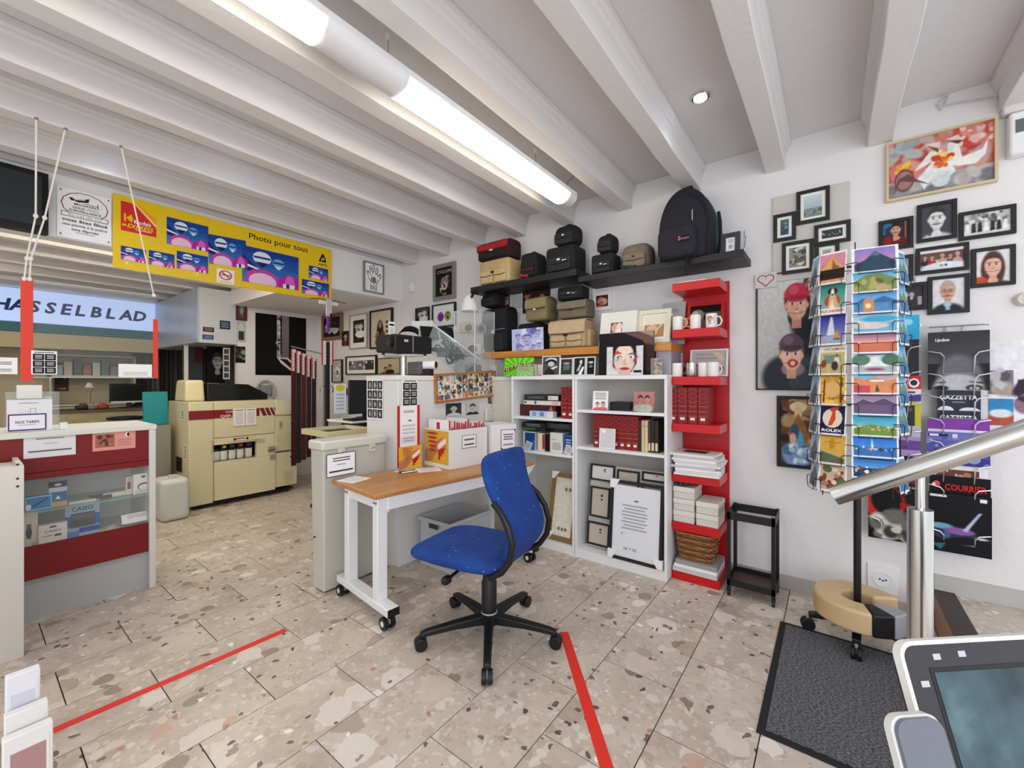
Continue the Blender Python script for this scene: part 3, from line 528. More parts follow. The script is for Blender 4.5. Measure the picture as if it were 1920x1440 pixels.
# ------------------------------------------------------------------ bags
def arcpts(x0, x1, z, h, y=0, n=9): return [(x0+(x1-x0)*i/n, y, z+h*math.sin(PI*i/n)**.7) for i in range(n+1)]
def bag(label, loc, w, d, h, col, flap=None, pockets=1, pcol=None, handle=1, strap=None, trim=None, name='camera_bag', e=.22, rz=0, tagc=None, logo=None, sidep=False):
    t = thing(name, label, 'bag', loc, rz); F = lambda c: M(c, .85, bump=.35, bscale=120, var=.1, vscale=14)
    MB().sup((0, 0, h/2), (w/2, d/2, h/2), F(col), e, 28, 14).build('body', t)
    tc = trim or mixh(col, '000000', .45)
    if flap:
        P = []; y0 = d/2*.7
        rings = []
        for k, (yy, zz) in enumerate(((d*.46, h*.9), (d*.3, h*1.005), (0, h*1.03), (-d*.36, h*1.0), (-d*.515, h*.9), (-d*.545, h*.7), (-d*.54, h*.52))):
            s = w*.49 if k not in (0, 6) else w*.47; rings.append([(-s, yy, zz), (s, yy, zz), (s, yy, zz-.008), (-s, yy, zz-.008)])
        MB().loft(rings, F(flap)).build('flap', t, bev=.004)
        MB().tube([(-w*.47, -d*.552, h*.52), (0, -d*.56, h*.5), (w*.47, -d*.552, h*.52)], .004, F(tc), 5).build('flap_trim', t)
    n = pockets
    for i in range(n):
        pw = w*.86/n; x = -w*.43+pw*(i+.5); ph = h*.2 if flap else h*.27
        MB().sup((x, -d*.47, ph+.01), (pw*.46, d*.13, ph), F(pcol or mixh(col, 'ffffff', .06)), .3, 18, 10).build('pocket', t)
        if not flap or n > 1: MB().tube([(x-pw*.44, -d*.585, ph*1.25), (x, -d*.62, ph*1.12), (x+pw*.44, -d*.585, ph*1.25)], .0035, F(tc), 5).build('pocket_trim', t)
    MB().box(-w*.05, w*.05, -d*.62, -d*.56, h*.42, h*.5, M(tagc or '1a1a1c', .4)).build('buckle', t, bev=.003)
    if logo: sheet('logo_patch', None, None, (w*.2, -d*.61, h*.36), 0, w*.16, h*.09, [('e', .2, .5, .14, .4, logo), ('r', .38, .35, .95, .65, 'e8e8e8')], '1c1c1e', parent=t)
    if handle: MB().tube(arcpts(-w*.2, w*.2, h*.98, h*.12), .008, F(tc), 6).build('handle', t)
    if strap: MB().tube([(-w*.47, 0, h*.8), (-w*.53, -d*.2, h*.45), (-w*.45, -d*.5, h*.18), (-w*.2, -d*.62, h*.08), (w*.1, -d*.64, h*.05)], .012, F(strap), 6).build('strap', t)
    if sidep: MB().sup((w*.5, 0, h*.33), (d*.14, d*.32, h*.3), F(pcol or col), .3, 16, 10).build('side_pocket', t)
    return t
def spanY(u0, u1, Y): a = px(u0, 700, Y=Y).x; b = px(u1, 700, Y=Y).x; return (a+b)/2, b-a
def zY(u, v, Y): return px(u, v, Y=Y).z
Z1 = 2.336; Z2 = 2.263; Z3 = 1.686
def bagU(label, u0, u1, vt, z0, yf, d, col, hh=None, **k):
    xa = px(u0, 600, Y=yf).x; xb = px(u1, 600, Y=yf+.7*d).x; h = hh or px((u0*.6+u1*.4), vt, Y=yf+.15*d).z-z0
    bag(label, ((xa+xb)/2, yf+d/2, z0), xb-xa, d, h, col, **k); return h
h = bagU('beige camera bag with black piping, under the red bag on the black shelf', 898, 973, 487, Z1, 3.1, .22, 'c6aa78', pockets=2, handle=0, trim='1c1a18')
bagU('red and black camera bag on top of the beige bag', 894, 972, 454, Z1+h+.004, 3.1, .22, '2a1416', flap='a8222a', pockets=1, pcol='22181a', handle=0, tagc='e8e8e8')
bagU('black duffel bag with red end strap between beige and tall black bags', 974, 1021, 474, Z1, 3.11, .2, '1a181a', pockets=1, pcol='151416', trim='a02028', handle=1, strap='b02830', e=.35)
h = bagU('large square black camera bag with white badge on the black shelf', 1022, 1094, 463, Z1, 3.11, .22, '15151a', pockets=1, handle=0, logo='d8d8d8', tagc='dddddd')
bagU('rounded black bag stacked on the large square black bag', 1036, 1092, 422, Z1+h+.004, 3.13, .18, '17171c', pockets=1, handle=1, e=.6, tagc='cccccc')
h = bagU('small black camera case with white hang tag', 1107, 1161, 477, Z2, 3.1, .17, '16161a', pockets=1, handle=0, logo='dddddd', tagc='d8d8d8')
bagU('little round black lens bag on the small camera case', 1117, 1160, 440, Z2+h+.004, 3.11, .15, '18181c', pockets=1, handle=1, e=.6)
bagU('taupe soft bag with dark green strap beside the backpack', 1163, 1228, 457, Z2, 3.13, .2, '77695a', pockets=1, pcol='80715f', handle=0, strap='22403c', trim='2a4a44', e=.5)
# big backpack
x, w = spanY(1226, 1334, 3.08); zt = zY(1280, 340, 3.14)
bp = thing('backpack', 'tall black camera backpack with green side and pink badge on the black shelf', 'backpack', (x, 3.25, Z2)); hh = zt-Z2-.04
FB = M('1b1a24', .85, bump=.4, bscale=150, var=.15, vscale=9)
def dome(w, d, h, y, m, s=1, n=28):
    P = []
    for i in range(n+1):
        t = PI*i/n; P.append((w/2*cos(t)*(1 if abs(cos(t)) > .2 else 1), h*.42+h*.58*sin(t)**.75))
    P = [(w*.47, 0), (w*.5, h*.06)]+[(w/2*cos(PI*i/n), h*.45+h*.55*math.sin(PI*i/n)) for i in range(n+1)]+[(-w*.5, h*.06), (-w*.47, 0)]
    rings = []
    for yy, k in ((-d/2, .8), (-d*.47, .93), (-d*.3, 1), (d*.3, 1), (d*.5, .96)): rings.append([(p[0]*k, y+yy, h*.5+(p[1]-h*.5)*k) for p in P])
    return MB().loft(rings, m)
dome(w*.93, .26, hh, 0, FB).build('body', bp, bev=.01); dome(w*.8, .09, hh*.86, -.15, M('191823', .8, bump=.4, bscale=150)).build('front_panel', bp, bev=.01)
MB().sup((-.02, -.19, hh*.2), (w*.33, .06, hh*.2), M('1d1c26', .8, bump=.4, bscale=150), .35).build('front_pocket', bp)
dome(w*.955, .13, hh*1.012, .06, M('1d4a46', .85, bump=.3, bscale=150)).build('side_panel', bp, bev=.008)
MB().tube([(-w*.12, .0, hh*.985), (-w*.1, 0, hh*1.05), (w*.06, 0, hh*1.06), (w*.1, 0, hh*.985)], .012, FB, 8).build('top_handle', bp)
MB().tube([(w*.5, .05, hh*.66), (w*.55, .0, hh*.5), (w*.56, .0, hh*.25), (w*.5, .03, hh*.08)], .012, FB, 8).build('side_strap', bp)
MB().box(.03, .055, -.205, -.2, -.12, .05, BLKF).build('hanging_strap', bp)
MB().box(-w*.34, -w*.3, -.22, -.214, hh*.06, hh*.26, M('e4e4e4', .5)).build('price_tag', bp, bev=.002)
MB().tube([(-w*.32, -.215, hh*.26), (-w*.33, -.2, hh*.36)], .003, M('bbbbbb', .4)).build('tag_string', bp)
sheet('badge', None, None, (w*.1, -.262, hh*.19), 0, w*.2, .035, [('e', .12, .5, .1, .45, 'd0708a'), ('e', .12, .5, .05, .2, '1c1c1e'), ('t', 'Lowepro', .26, .2, .75, 'd87a92', 'l', 0, .7)], '191823', parent=bp)
MB().box(w*.2, w*.212, -.206, -.2, hh*.46, hh*.6, M('bbbbbb', .4)).build('zip_pull', bp)
p, ww, h = onY(1351, 1387, 437, 474, 3.2); framed('framed_photo', 'small dark framed card at the right end of the black shelf', 'photo frame', (p.x, 3.22, Z2), 0, ww, .16, [('s', .2, .6, .8, .9, 3, '888888'), ('r', .3, .2, .7, .5, 'aaaaaa')], .03, '34343c', lean=.12, base='eeeeee')
# ------------------------------------------------------------------ goods on the orange shelf
h = bagU('big black camera bag with pale blue trim on the orange shelf', 904, 966, 579, Z3, 3.15, .2, '121216', flap='141418', pockets=1, handle=0, trim='6d8aa6', tagc='d8d8d8')
bagU('rounded black bag on top of the big black camera bag', 900, 945, 548, Z3+h+.02, 3.15, .18, '0f0f13', pockets=1, handle=0, e=.55)
h = bagU('black case under the khaki satchel', 970, 1026, 606, Z3, 3.2, .17, '16161a', pockets=0, handle=0)
bagU('khaki canvas satchel with a flap and buckle on the black case', 984, 1040, 558, Z3+h+.004, 3.14, .2, '7d7150', flap='8a7d59', pockets=0, handle=0, tagc='d8d4c8', trim='3a3426')
h = bagU('beige canvas camera bag with two front flap pockets on the orange shelf', 1028, 1112, 600, Z3, 3.12, .2, 'b39a78', flap='bfa685', pockets=2, pcol='b9a07c', handle=0, trim='4a3c2c', sidep=True)
z = Z3+h+.012; h = bagU('grey taupe canvas bag stacked on the beige bag', 1044, 1112, 564, z, 3.14, .18, '6d6456', flap='776d5e', pockets=0, handle=0, trim='2a2622', tagc='1c1c1c')
bagU('flat black pouch with silver badges on the grey taupe bag', 1044, 1102, 537, z+h+.012, 3.16, .15, '131316', pockets=1, handle=0, logo='cccccc', tagc='dddddd')
BABY = [('g', 0, 0, 1, 1, 'c9cfee', 'b5bce8', 4), ('n', 3, 14, ['8a86c8', '6b66b0', 'a9a6dc', 'd8dcf4'], 0, 0, 1, 1, .1, .2)]+sum([face(a, b, s, 1.15, 'b3b6e2', '6a66ac', None) for a, b, s in ((.2, .62, .12), (.5, .5, .2), (.85, .75, .12), (.7, .12, .1), (.3, .1, .12), (.88, .2, .1))], [])
p, w, h = onY(962, 1020, 613, 652, 3.12); sheet('baby_print', 'purple toned baby collage photo panel leaning on the orange shelf', 'photo print', (p.x, 3.105, Z3), 0, w, .195, BABY, 'c9cfee', .012, lean=-.03)
p, w, h = onY(1122, 1190, 577, 641, 3.11); sheet('photo_album', 'white wedding album with a small square window picture', 'album', (p.x, 3.115, Z3), 0, w, h, [('r', .3, .38, .62, .68, '5a4a42')]+[('e', .42, .52, .1, .14, 'd8a98c'), ('e', .54, .55, .08, .12, 'e8d8cc'), ('r', .44, .38, .6, .48, 'f4eee8')], 'e3e3da', .03, lean=.2)
p, w, h = onY(1190, 1252, 568, 632, 3.14); t = framed('wrapped_frame', 'cream photo frame wrapped in shiny clear film beside the white album', 'photo frame', (p.x+.01, 3.17, Z3), 0, w, h, [('r', 0, 0, 1, .6, 'b58a5c'), ('e', .4, .3, .3, .3, 'd8b890'), ('r', 0, .6, 1, 1, 'e3dccb')], .03, 'e0d8c2', lean=.2, matw=.02)
mb = MB(); w2 = w/2
for i in range(7): mb.add([(w2*.1+i*.02, h*.3+.02*i, .03), (w2*.2+i*.02, h*.32+.02*i, .034), (w2*.75, h*(.8+.02*i), .03)], [(0, 1, 2)], M('fffce8', .1, alpha=.6))
mb.build('film_wrap', t, smooth=False)
p, w, h = onY(1253, 1262, 590, 640, 3.2); sheet('grey_folder', 'grey plastic covered board behind the wrapped frame', 'folder', (-.97, 3.3, Z3), 0, .16, .33, [('s', .3, .1, .7, .9, 4, '9a9aa2')], 'b0afb4', .02, lean=.15)
for k, (u0, u1, vt, vb, fc, lb, sh) in enumerate(((941, 958, 556, 584, '2a1a1c', 'narrow dark framed photo on the wall above the black camera bags', face(.5, .7, .2, .6, 'c98f8a', '2a1a1a', '6a2030')), (958, 982, 549, 578, 'c9c9c6', 'blank pale panel on the wall above the black camera bags', []), (982, 1032, 546, 588, '181416', 'dark framed warm toned photo behind the khaki satchel', [('r', 0, 0, 1, 1, '3a2420'), ('n', 5, 20, ['a86a4c', 'c98a6a', '7a4434'], 0, .1, 1, .8, .06, .16)]), (1113, 1148, 550, 584, 'eeeeee', 'white framed photo of two people on the wall above the white album', [('r', 0, 0, 1, 1, '50201e'), ('e', .4, .5, .3, .35, 'c98a72'), ('e', .65, .45, .25, .3, 'd8a48c'), ('n', 8, 10, ['8a3a30', 'b0604c'], 0, 0, 1, .5, .08, .15)]))):
    p, w, h = onY(u0, u1, vt, vb, WY-.002); framed('wall_photo', lb, 'photo frame', p, 0, w, h, sh, .015 if k != 3 else .03, fc, fd=.02, base='b9bbba')
# ================================================================== BOOKCASES
def bookcase(label, x0, x1, shelves):
    t = thing('bookcase', label, 'bookcase', ((x0+x1)/2, 3.19, 0)); w = (x1-x0)/2; a = -.19; b = .195
    for s in (-1, 1): B('side_panel', t, min(s*w, s*(w-.02)), max(s*w, s*(w-.02)), a, b, 0, 1.42, WHITE, bev=.001)
    B('top_panel', t, -w, w, a-.004, b, 1.42, 1.45, WHITE, bev=.002); B('back_panel', t, -w+.02, w-.02, b-.012, b, .07, 1.42, M('c9c6bd', .7)); B('base_shelf', t, -w+.02, w-.02, a+.002, b-.012, .045, .068, WHITE, bev=.001); B('plinth', t, -w+.02, w-.02, a+.001, a+.016, 0, .045, WHITE)
    for z in shelves: B('shelf', t, -w+.02, w-.02, a+.004, b-.012, z-.022, z, WHITE, bev=.001)
    return t
bookcase('left white bookcase with boxes on its shelves, half hidden by the blue chair', -2.29, -1.654, (1.096, .804)); bookcase('right white bookcase with red albums, next to the red shelf', -1.65, -.922, (1.178, .885))
def pbox(name, label, cat, u0, u1, vt, z0, Y, dep, col, shapes=(), hgt=None, group=None, rough=.5):
    x0 = px(u0, 700, Y=Y).x; x1 = px(u1, 700, Y=Y).x; h = hgt or px((u0+u1)/2, vt, Y=Y).z-z0; mb = MB().box(-(x1-x0)/2, (x1-x0)/2, 0, dep, 0, h, M(col, rough))
    if shapes:
        k = len(mb.v); paint(mb, x1-x0, h, shapes, 0)
        mb.xf(Matrix.Rotation(PI/2, 4, 'X'), k)
        for i in range(k, len(mb.v)): mb.v[i].y -= .0006
    o = mb.build(name, None, loc=((x0+x1)/2, Y, z0), smooth=False, fix=False); tag(o, label, cat, group); return o, h
zl = 1.097
o, h = pbox('storage_box', 'dark red flat box at the bottom of the pile in the left bookcase', 'box', 975, 1042, 0, zl, 3.1, .22, '4a1216', [('p', [(.78, .3), (.95, .3), (.88, .95)], 'c86a6a')], .1)
o2, h2 = pbox('storage_box', 'white flat box above the dark red box in the left bookcase', 'box', 982, 1051, 0, zl+.101, 3.09, .2, 'e6e0dc', [('r', .02, .3, .08, .8, '5a4a48'), ('r', .3, .2, .36, .9, '7a5a58'), ('r', .78, .1, .95, .9, 'd8b8b8')], .036)
pbox('storage_box', 'black box with white end label on top of the pile', 'box', 983, 1048, 0, zl+.138, 3.09, .2, '26262e', [('s', .05, .3, .65, .75, 2, '77778a'), ('r', .7, .15, .98, .85, 'e4e4e6'), ('t', 'F1', .74, .3, .5, '333333', 'l')], .052)
pbox('storage_box', 'pale blue box in front of the dark red box', 'box', 993, 1037, 0, zl, 3.03, .06, 'b4c8e4', [('e', .2, .5, .08, .35, '4a5a9a'), ('e', .2, .5, .05, .2, 'b4c8e4'), ('r', .45, .15, .62, .85, '6a86b8'), ('r', .75, 0, 1, 1, 'dcdcda')], .05)
ALB = [('r', 0, .2+.14*i, 1, .207+.14*i, 'c49a6a') for i in range(6)]+[('s', .2, .1, .8, .95, 7, '7c2a2c'), ('r', .25, .1, .75, .17, 'ece4dc'), ('r', .08, 0, .1, 1, '5a0d12'), ('r', .9, 0, .92, 1, '5a0d12')]
for k, (u0, u1) in enumerate(((1052, 1063.5), (1064, 1075.5))): pbox('photo_album', ['tooled red album standing in the left bookcase, left one', 'tooled red album standing in the left bookcase, against the right panel'][k], 'album', u0, u1, 0, zl, 3.05, .26, '8e1c22', ALB, .26, 'red albums')
zl = .805
for u0, u1, c, lb, sh, hg in ((981, 1003, 'd9d9dc', 'white and blue film box at the left of the lower shelf', [('r', .15, 0, 1, .95, '1c4a8a'), ('p', [(.15, 0), (1, 0), (1, .6)], '2f7ac0')], .155), (1008, 1031, 'd9c9b8', 'red and black boxed paper pack on the lower shelf', [('r', .08, .05, .35, .95, 'e6d8c8'), ('r', .4, .1, .58, .95, 'b02a2a'), ('r', .6, 0, 1, 1, '221a1a')], .15), (1032, 1055, 'e0ddd8', 'white photo paper box with printed label', [('t', 'Classic', .1, .62, .1, '8a3a3a', 'l', .2), ('s', .1, .1, .9, .5, 6, '8a8a8a')], .165), (1056, 1075, '2a5ea0', 'blue photo paper box against the right panel of the left bookcase', [('r', .2, .3, .9, .9, '16408a'), ('s', .25, .4, .8, .8, 3, 'cfd8ea')], .155)):
    pbox('paper_box', lb, 'box', u0, u1, 0, zl, 3.06, .2, c, sh, hg)
pbox('film_pack', 'flat black and green film pack lying across the boxes, left', 'box', 979, 1022, 0, zl+.17, 3.06, .22, '14181a', [('r', .02, .0, .6, .35, '3f6a2a'), ('s', .1, .5, .9, .9, 2, '8a9aa0')], .065)
pbox('film_pack', 'flat black plastic covered pack lying across the boxes, right', 'box', 1024, 1075, 0, zl+.195, 3.06, .22, '101114', [('s', .1, .2, .9, .9, 3, '5a6068')], .05)
for u, lb in ((988, 'curled grey price card leaning on the white and blue film box'), (1063, 'curled grey price card leaning on the blue photo paper box')):
    p = px(u, 840, Y=3.02); sheet('price_card', lb, 'card', (p.x, 3.02, zl), -.25, .085, .075, [('s', .15, .25, .85, .8, 3, '9a9aa4')], 'c9ccd8', .002, lean=.25, roll=-.2)
# frames in the lower compartments
p, w, h = onY(1019, 1085, 900, 1030, 3.08)
t = framed('picture_frame', 'boxed brown gold picture frame leaning in the left bookcase', 'picture frame', (-1.812, 3.06, .072), 0, .26, .55, [('e', .55, .8, .06, .03, '6a6458'), ('e', .75, .8, .06, .03, '6a6458'), ('e', .35, .12, .05, .025, '55504a'), ('e', .52, .12, .05, .025, '55504a'), ('e', .69, .12, .05, .025, '55504a')], .035, '8a6a3c', lean=.2, base='e2ddd0')
for sx, yy in ((-1, .5), (-1, 0)): MB().prism([(-.135, yy), (-.135, yy+.06), (-.06, yy+.06), (-.11, yy)], -.004, .03, WHITEM).build('corner_guard', t)
mf = thing('multi_photo_frame', 'grey and black collage frame with several openings standing in the right bookcase', 'photo frame', (-1.28, 3.1, .072), rot=(PI/2-.12, 0, 0))
B('back_board', mf, -.31, .31, 0, .66, -.012, 0, M('b9b6ae', .6))
for a in ((-.31, -.1, .53, .66, 'dcdad6'), (-.08, .1, .3, .64, 'bfb5a6'), (.12, .31, .32, .56, 'bfb5a6'), (-.3, -.13, .24, .48, 'bfb5a6'), (-.31, -.12, .02, .2, 'bfb5a6'), (.12, .31, .58, .65, 'd8d6d0')):
    w = a[1]-a[0]; q = framed('opening', None, None, ((a[0]+a[1])/2, a[2], .001), 0, w, a[3]-a[2], [('e', .6, .75, .07, .05, '3a342e'), ('e', .6, .6, .06, .04, '3a342e')], .014, '171517', fd=.014, parent=mf, base=a[4])
t = framed('picture_frame', 'black frame holding a white sheet marked 30 x 45, standing upside down', 'picture frame', (-1.16, 3.02, .072), 0, .40, .58, [('t', '30 x 45', .5, .92, .065, '3a3a3e', 'c')], .022, '1c1b1e', lean=.1, base='e3e4ea', matw=0)
t2 = t.children[1]
bpy.data.objects.remove(t2)
m3 = MB().box(-.18, .18, .022, .545, .004, .018, M('e3e4ea', .4)); k0 = len(m3.v); paint(m3, .36, .52, [('t', '30 x 45', .6, .86, .06, '3a3a3e', 'c', 0, .28), ('s', .25, .25, .82, .62, 8, 'a9aab2'), ('t', 'A', .78, .66, .05, '3a3a3e'), ('e', .5, .2, .05, .012, '6a6a70')], 0)
m3.xf(Matrix.Rotation(PI, 4, 'Z'), k0)
for i in range(k0, len(m3.v)): m3.v[i] += Vector((0, .545, .0185))
m3.build('print', t, smooth=False, fix=False)
for sx, yy in ((-1, .52), (-1, 0), (1, 0)): MB().prism([(sx*.205, yy), (sx*.205, yy+.065), (sx*.13, yy+.065), (sx*.17, yy)], -.004, .03, WHITEM).build('corner_guard', t)
# right bookcase, upper shelf
zr = 1.179
p, w, h = onY(1111, 1139, 730, 768, 3.03); sheet('greeting_card', 'white text card with two small faces on the upper shelf', 'card', (p.x, 3.03, zr), .05, w, .15, [('s', .12, .55, .88, .93, 4, '8a8a90')]+face(.32, .3, .1, .7, 'e0b0a0', '3a2a28', 'c86a7a')+face(.7, .32, .1, .7, 'e0b0a0', '3a2a28', 'c86a7a'), 'f0f0f2', .004, lean=.12)
for k in range(6): pbox('disc_case', 'thin black disc case in the low pile beside the white card, %s' % ['lowest', 'second up', 'third up', 'fourth up', 'fifth up', 'uppermost'][k], 'case', 1143+(k % 2), 1182-(k % 3), 0, zr+.011*k, 3.08, .14, '17191b', [], .0105, 'black disc cases')
p, w, h = onY(1184, 1226, 735, 768, 3.03); sheet('photo_print', 'leaning rose tinted photo of two small children on the upper shelf', 'photo print', (p.x, 3.04, zr), -.08, w*.96, .15, [('g', 0, 0, 1, 1, 'a8686a', 'c98a86', 4)]+face(.33, .62, .16, 1.2, 'b98a80', '2e1e1c', 'a8b0a4')+face(.66, .62, .16, 1.2, 'c99a8c', '2e1e1c', 'b4bab0')+[('n', 4, 8, ['a8b0a4', 'c4c8be'], .2, 0, .8, .3, .05, .1)], 'b07a78', .004, lean=.15)
zr = .886
for k in range(7):
    u0 = 1112.5+12.1*k; pbox('photo_album', 'tooled red leather album on the lower shelf of the right bookcase, %s from the left' % ['first', 'second', 'third', 'fourth', 'fifth', 'sixth', 'seventh'][k], 'album', u0, u0+11.8, 0, zr, 3.06, .28, '8e1c22', ALB, .255, 'red albums')
for k, (u0, u1, c, hg, lb) in enumerate(((1198, 1202, '3a2a22', .225, 'thin dark brown book after the red albums'), (1203, 1208, 'd8c098', .23, 'cream spined book, left of the cream pair'), (1209, 1214.5, 'dcc8a0', .23, 'cream spined book, right of the cream pair'), (1215, 1220, '4a3a2c', .22, 'brown book with cream label right of the cream pair'), (1221, 1227, '1e1a1a', .235, 'black book with narrow cream label'), (1228, 1234, '2a2422', .23, 'black book against the right panel of the bookcase'))):
    pbox('book', lb, 'book', u0, u1, 0, zr, 3.06, .2, c, [('r', .1, .05, .9, .3, 'd8c8a4')] if k > 2 else [('r', .1, .8, .9, .82, '8a6a4a')], hg, 'books in the right bookcase')
p, w, h = onY(1122, 1151, 797, 838, 3.0); framed('card_stand', 'white upright acrylic card frame before the red albums', 'photo frame', (p.x, 3.02, zr), .05, w, .155, [('p', [(.05, .98), (.4, .98), (.35, .8), (.15, .82)], 'f6f6f6')], .006, 'efefef', fd=.008, lean=.08, base='d3cfd2')
# ================================================================== RED SHELF UNIT
ru = thing('shelf_unit', 'tall narrow bright red shelf unit standing against the wall', 'shelf', (-.76, 3.24, 0)); RD = M('c60f18', .32)
B('back_panel', ru, -.155, .163, .135, .155, 0, 2.13, M('b80d16', .35), bev=.001)
for z in (2.10, 1.77, 1.436, 1.104, .751, .405, .062): B('shelf', ru, -.155, .155, -.147, .135, z-.058 if z > .1 else 0, z, RD, bev=.002)
for k, u in enumerate((1252.5, 1271, 1290, 1309)): pbox('photo_album', 'tooled red leather album on the red shelf unit, %s from the left' % ['first', 'second', 'third', 'fourth'][k], 'album', u, u+17.5, 0, 1.105, 3.12, .2, '8e1c22', ALB, .255, 'red albums on the red shelf')
def mug(label, x, y, z, col='eceae6', hc=None, steel=False, art=None, ha=-.5, r=.036, h=.098):
    t = thing('mug', label, 'mug', (x, y, z)); m = STEEL if steel else M(col, .2)
    MB().lathe([(r*.92, 0), (r, .006), (r, h), (r-.004, h), (r-.005, .01), (0, .009)], m, 22).build('cup', t)
    c, s_ = cos(ha), sin(ha); MB().tube([(c*(r-.002), s_*(r-.002), h*.82), (c*(r+.022), s_*(r+.022), h*.8), (c*(r+.034), s_*(r+.034), h*.55), (c*(r+.024), s_*(r+.024), h*.25), (c*(r-.002), s_*(r-.002), h*.17)], .006, M(hc or col, .25), 8).build('handle', t)
    if art:
        mb = MB(); paint(mb, .07, h*.85, art, 0, y0=h*.07)
        for v in mb.v: a = -PI/2+v.x/r; v.x, v.y, v.z = (r+.0006+v.z)*cos(a), (r+.0006+v.z)*sin(a), v.y
        mb.build('photo_transfer', t, smooth=False, fix=False)
    return t
ym = 3.15; mx = lambda u: px(u, 700, Y=ym).x
mug('white mug with a pale orange handle, left on the upper red shelf', mx(1271), ym, 1.771, hc='e0a878', ha=-.2); mug('white mug with an orange handle, middle of the upper red shelf', mx(1304), ym, 1.771, hc='d07a3c', ha=PI+.2); mug('white mug printed with a child photo on the upper red shelf', mx(1334), ym, 1.771, art=face(.45, .6, .22, .75, 'e0a890', '8a5a3c', 'd8b0b4')+[('r', .8, .3, .95, .9, 'c8d4dc')], ha=.6)
p, w, h = onY(1271, 1352, 570, 612, 3.3); framed('framed_photo', 'red framed dark photo behind the mugs on the upper red shelf', 'photo frame', (-.745, 3.315, 1.771), 0, .25, .21, [('r', 0, .7, 1, 1, '151012'), ('r', 0, 0, 1, .7, '5a5a58'), ('e', .25, .6, .2, .25, '8a8480'), ('e', .5, .5, .06, .12, '1a1a1c'), ('e', .15, .5, .15, .3, 'c9b8a8')], .02, 'b01018', lean=.18)
mug('white mug with a grey handle on the middle red shelf', mx(1270), ym, 1.437, hc='55595c', ha=-.1); mug('brushed steel mug on the middle red shelf', mx(1296), ym+.01, 1.437, steel=True, ha=.8, art=[('r', .25, .62, .75, 1, 'eeeeee')]); mug('white mug with a dark red handle on the middle red shelf', mx(1318), ym+.02, 1.437, hc='8a1a1c', ha=PI+.3); mug('white mug with a small price label on the middle red shelf', mx(1338), ym-.01, 1.437, art=[('r', .3, .66, .8, .98, 'd3d0e0')], ha=.9)
framed('framed_photo', 'white framed notice board behind the mugs on the middle red shelf', 'photo frame', (-.722, 3.318, 1.437), 0, .255, .2, [('t', 'Cadeaux personnalisés', .45, .68, .09, '5a565a', 'c', 0, .7), ('t', 'Impression mug', .35, .85, .08, '8a5a5a', 'c', 0, .5), ('p', [(.6, .95), (.8, .95), (.98, .62), (.82, .6)], 'd8c49a'), ('r', .83, .2, .93, .32, '6a1a22')], .012, 'e4e2e2', lean=.15, base='b9b4b4')
for k in range(2): pbox('magazine', ['white brochure lying flat on top of the red shelf unit', 'second brochure on top of the red shelf unit, slightly smaller'][k], 'brochure', 1266+k*8, 1330-k*6, 0, 2.101+.008*k, 3.14, .16, 'e8e8ea', [], .0075)
R_ = random.Random(5)
for k in range(9):
    dx = R_.uniform(-.012, .02); hg = .012+.006*(k % 3); zz = .752+.0165*k
    o = MB().box(-.145, .145, -.14, .1, 0, .0155, M(['e8e6e6', 'dcd8da', 'f0eef0', 'c8c4c8'][k % 4], .5)).build('magazine', None, loc=(-.762+dx, 3.2, zz), rot=(0, 0, R_.uniform(-.1, .1)), smooth=False)
    tag(o, 'white magazine in the pile on the red shelf, %s' % ['lowest', 'second from the bottom', 'third from the bottom', 'fourth from the bottom', 'fifth from the bottom', 'sixth from the bottom', 'seventh from the bottom', 'second from the top', 'uppermost with a dark cover picture'][k], 'magazine', 'magazines piled on the red shelf')
    if k == 8: paint(mb := MB(), .29, .24, [('r', .2, .35, .75, .85, '4a4446'), ('n', 3, 8, ['8a3a44', '2a2426'], .25, .4, .7, .8, .04, .08)], .0158, y0=-.14); mb.build('cover_print', o, smooth=False, fix=False)
def slidebox(label, x, y, z):
    t = thing('storage_box', label, 'box', (x, y, z)); B('base', t, -.07, .07, -.11, .11, 0, .045, M('d4d0c6', .45), bev=.003); B('lid', t, -.072, .072, -.112, .112, .046, .082, M('dedbd4', .4), bev=.003)
zz = .406
for k in range(3): slidebox('pale grey slide box in the left pile on the red shelf, %s' % ['lowest', 'middle', 'top'][k], -.84, 3.215, zz+.084*k)
for k in range(2): slidebox('pale grey slide box in the right pile on the red shelf, %s' % ['lower', 'upper'][k], -.687, 3.215, zz+.084*k)
t = thing('photo_gadget', 'small dark grey viewer on top of the left slide boxes', 'viewer', (-.86, 3.16, zz+.253)); MB().sup((0, 0, .027), (.042, .05, .027), M('3a3c42', .4), .3).build('body', t); MB().cyl((-.018, -.052, .02), (-.018, -.045, .02), .012, BLACK).cyl((.018, -.052, .02), (.018, -.045, .02), .012, BLACK).build('eyepiece', t)
for k, (c, hg) in enumerate((('c9c9cc', .03), ('efefef', .022), ('9a9aa0', .03))):
    zb = .063+(0, .031, .054)[k]; o = B('photo_album', None, -.15, .14-.01*k, -.13, .13, 0, hg, M(c, .4), loc=(-.76+.01*k, 3.215, zb)); tag(o, 'flat album under the wicker basket, %s' % ['silver one at the bottom', 'white one in the middle', 'grey one on top'][k], 'album')
bk = thing('wicker_basket', 'brown woven wicker basket on the bottom of the red shelf unit', 'basket', (-.772, 3.215, .149)); WK = M('8a5c38', .6, var=.3, vscale=40)
MB().loft([[(sx*(.105+.0*k), sy*.1, z) for sx, sy in ((-1, -1), (1, -1), (1, 1), (-1, 1))] for z, k in ((0, 0), (.006, 0))], WK).build('bottom', bk)
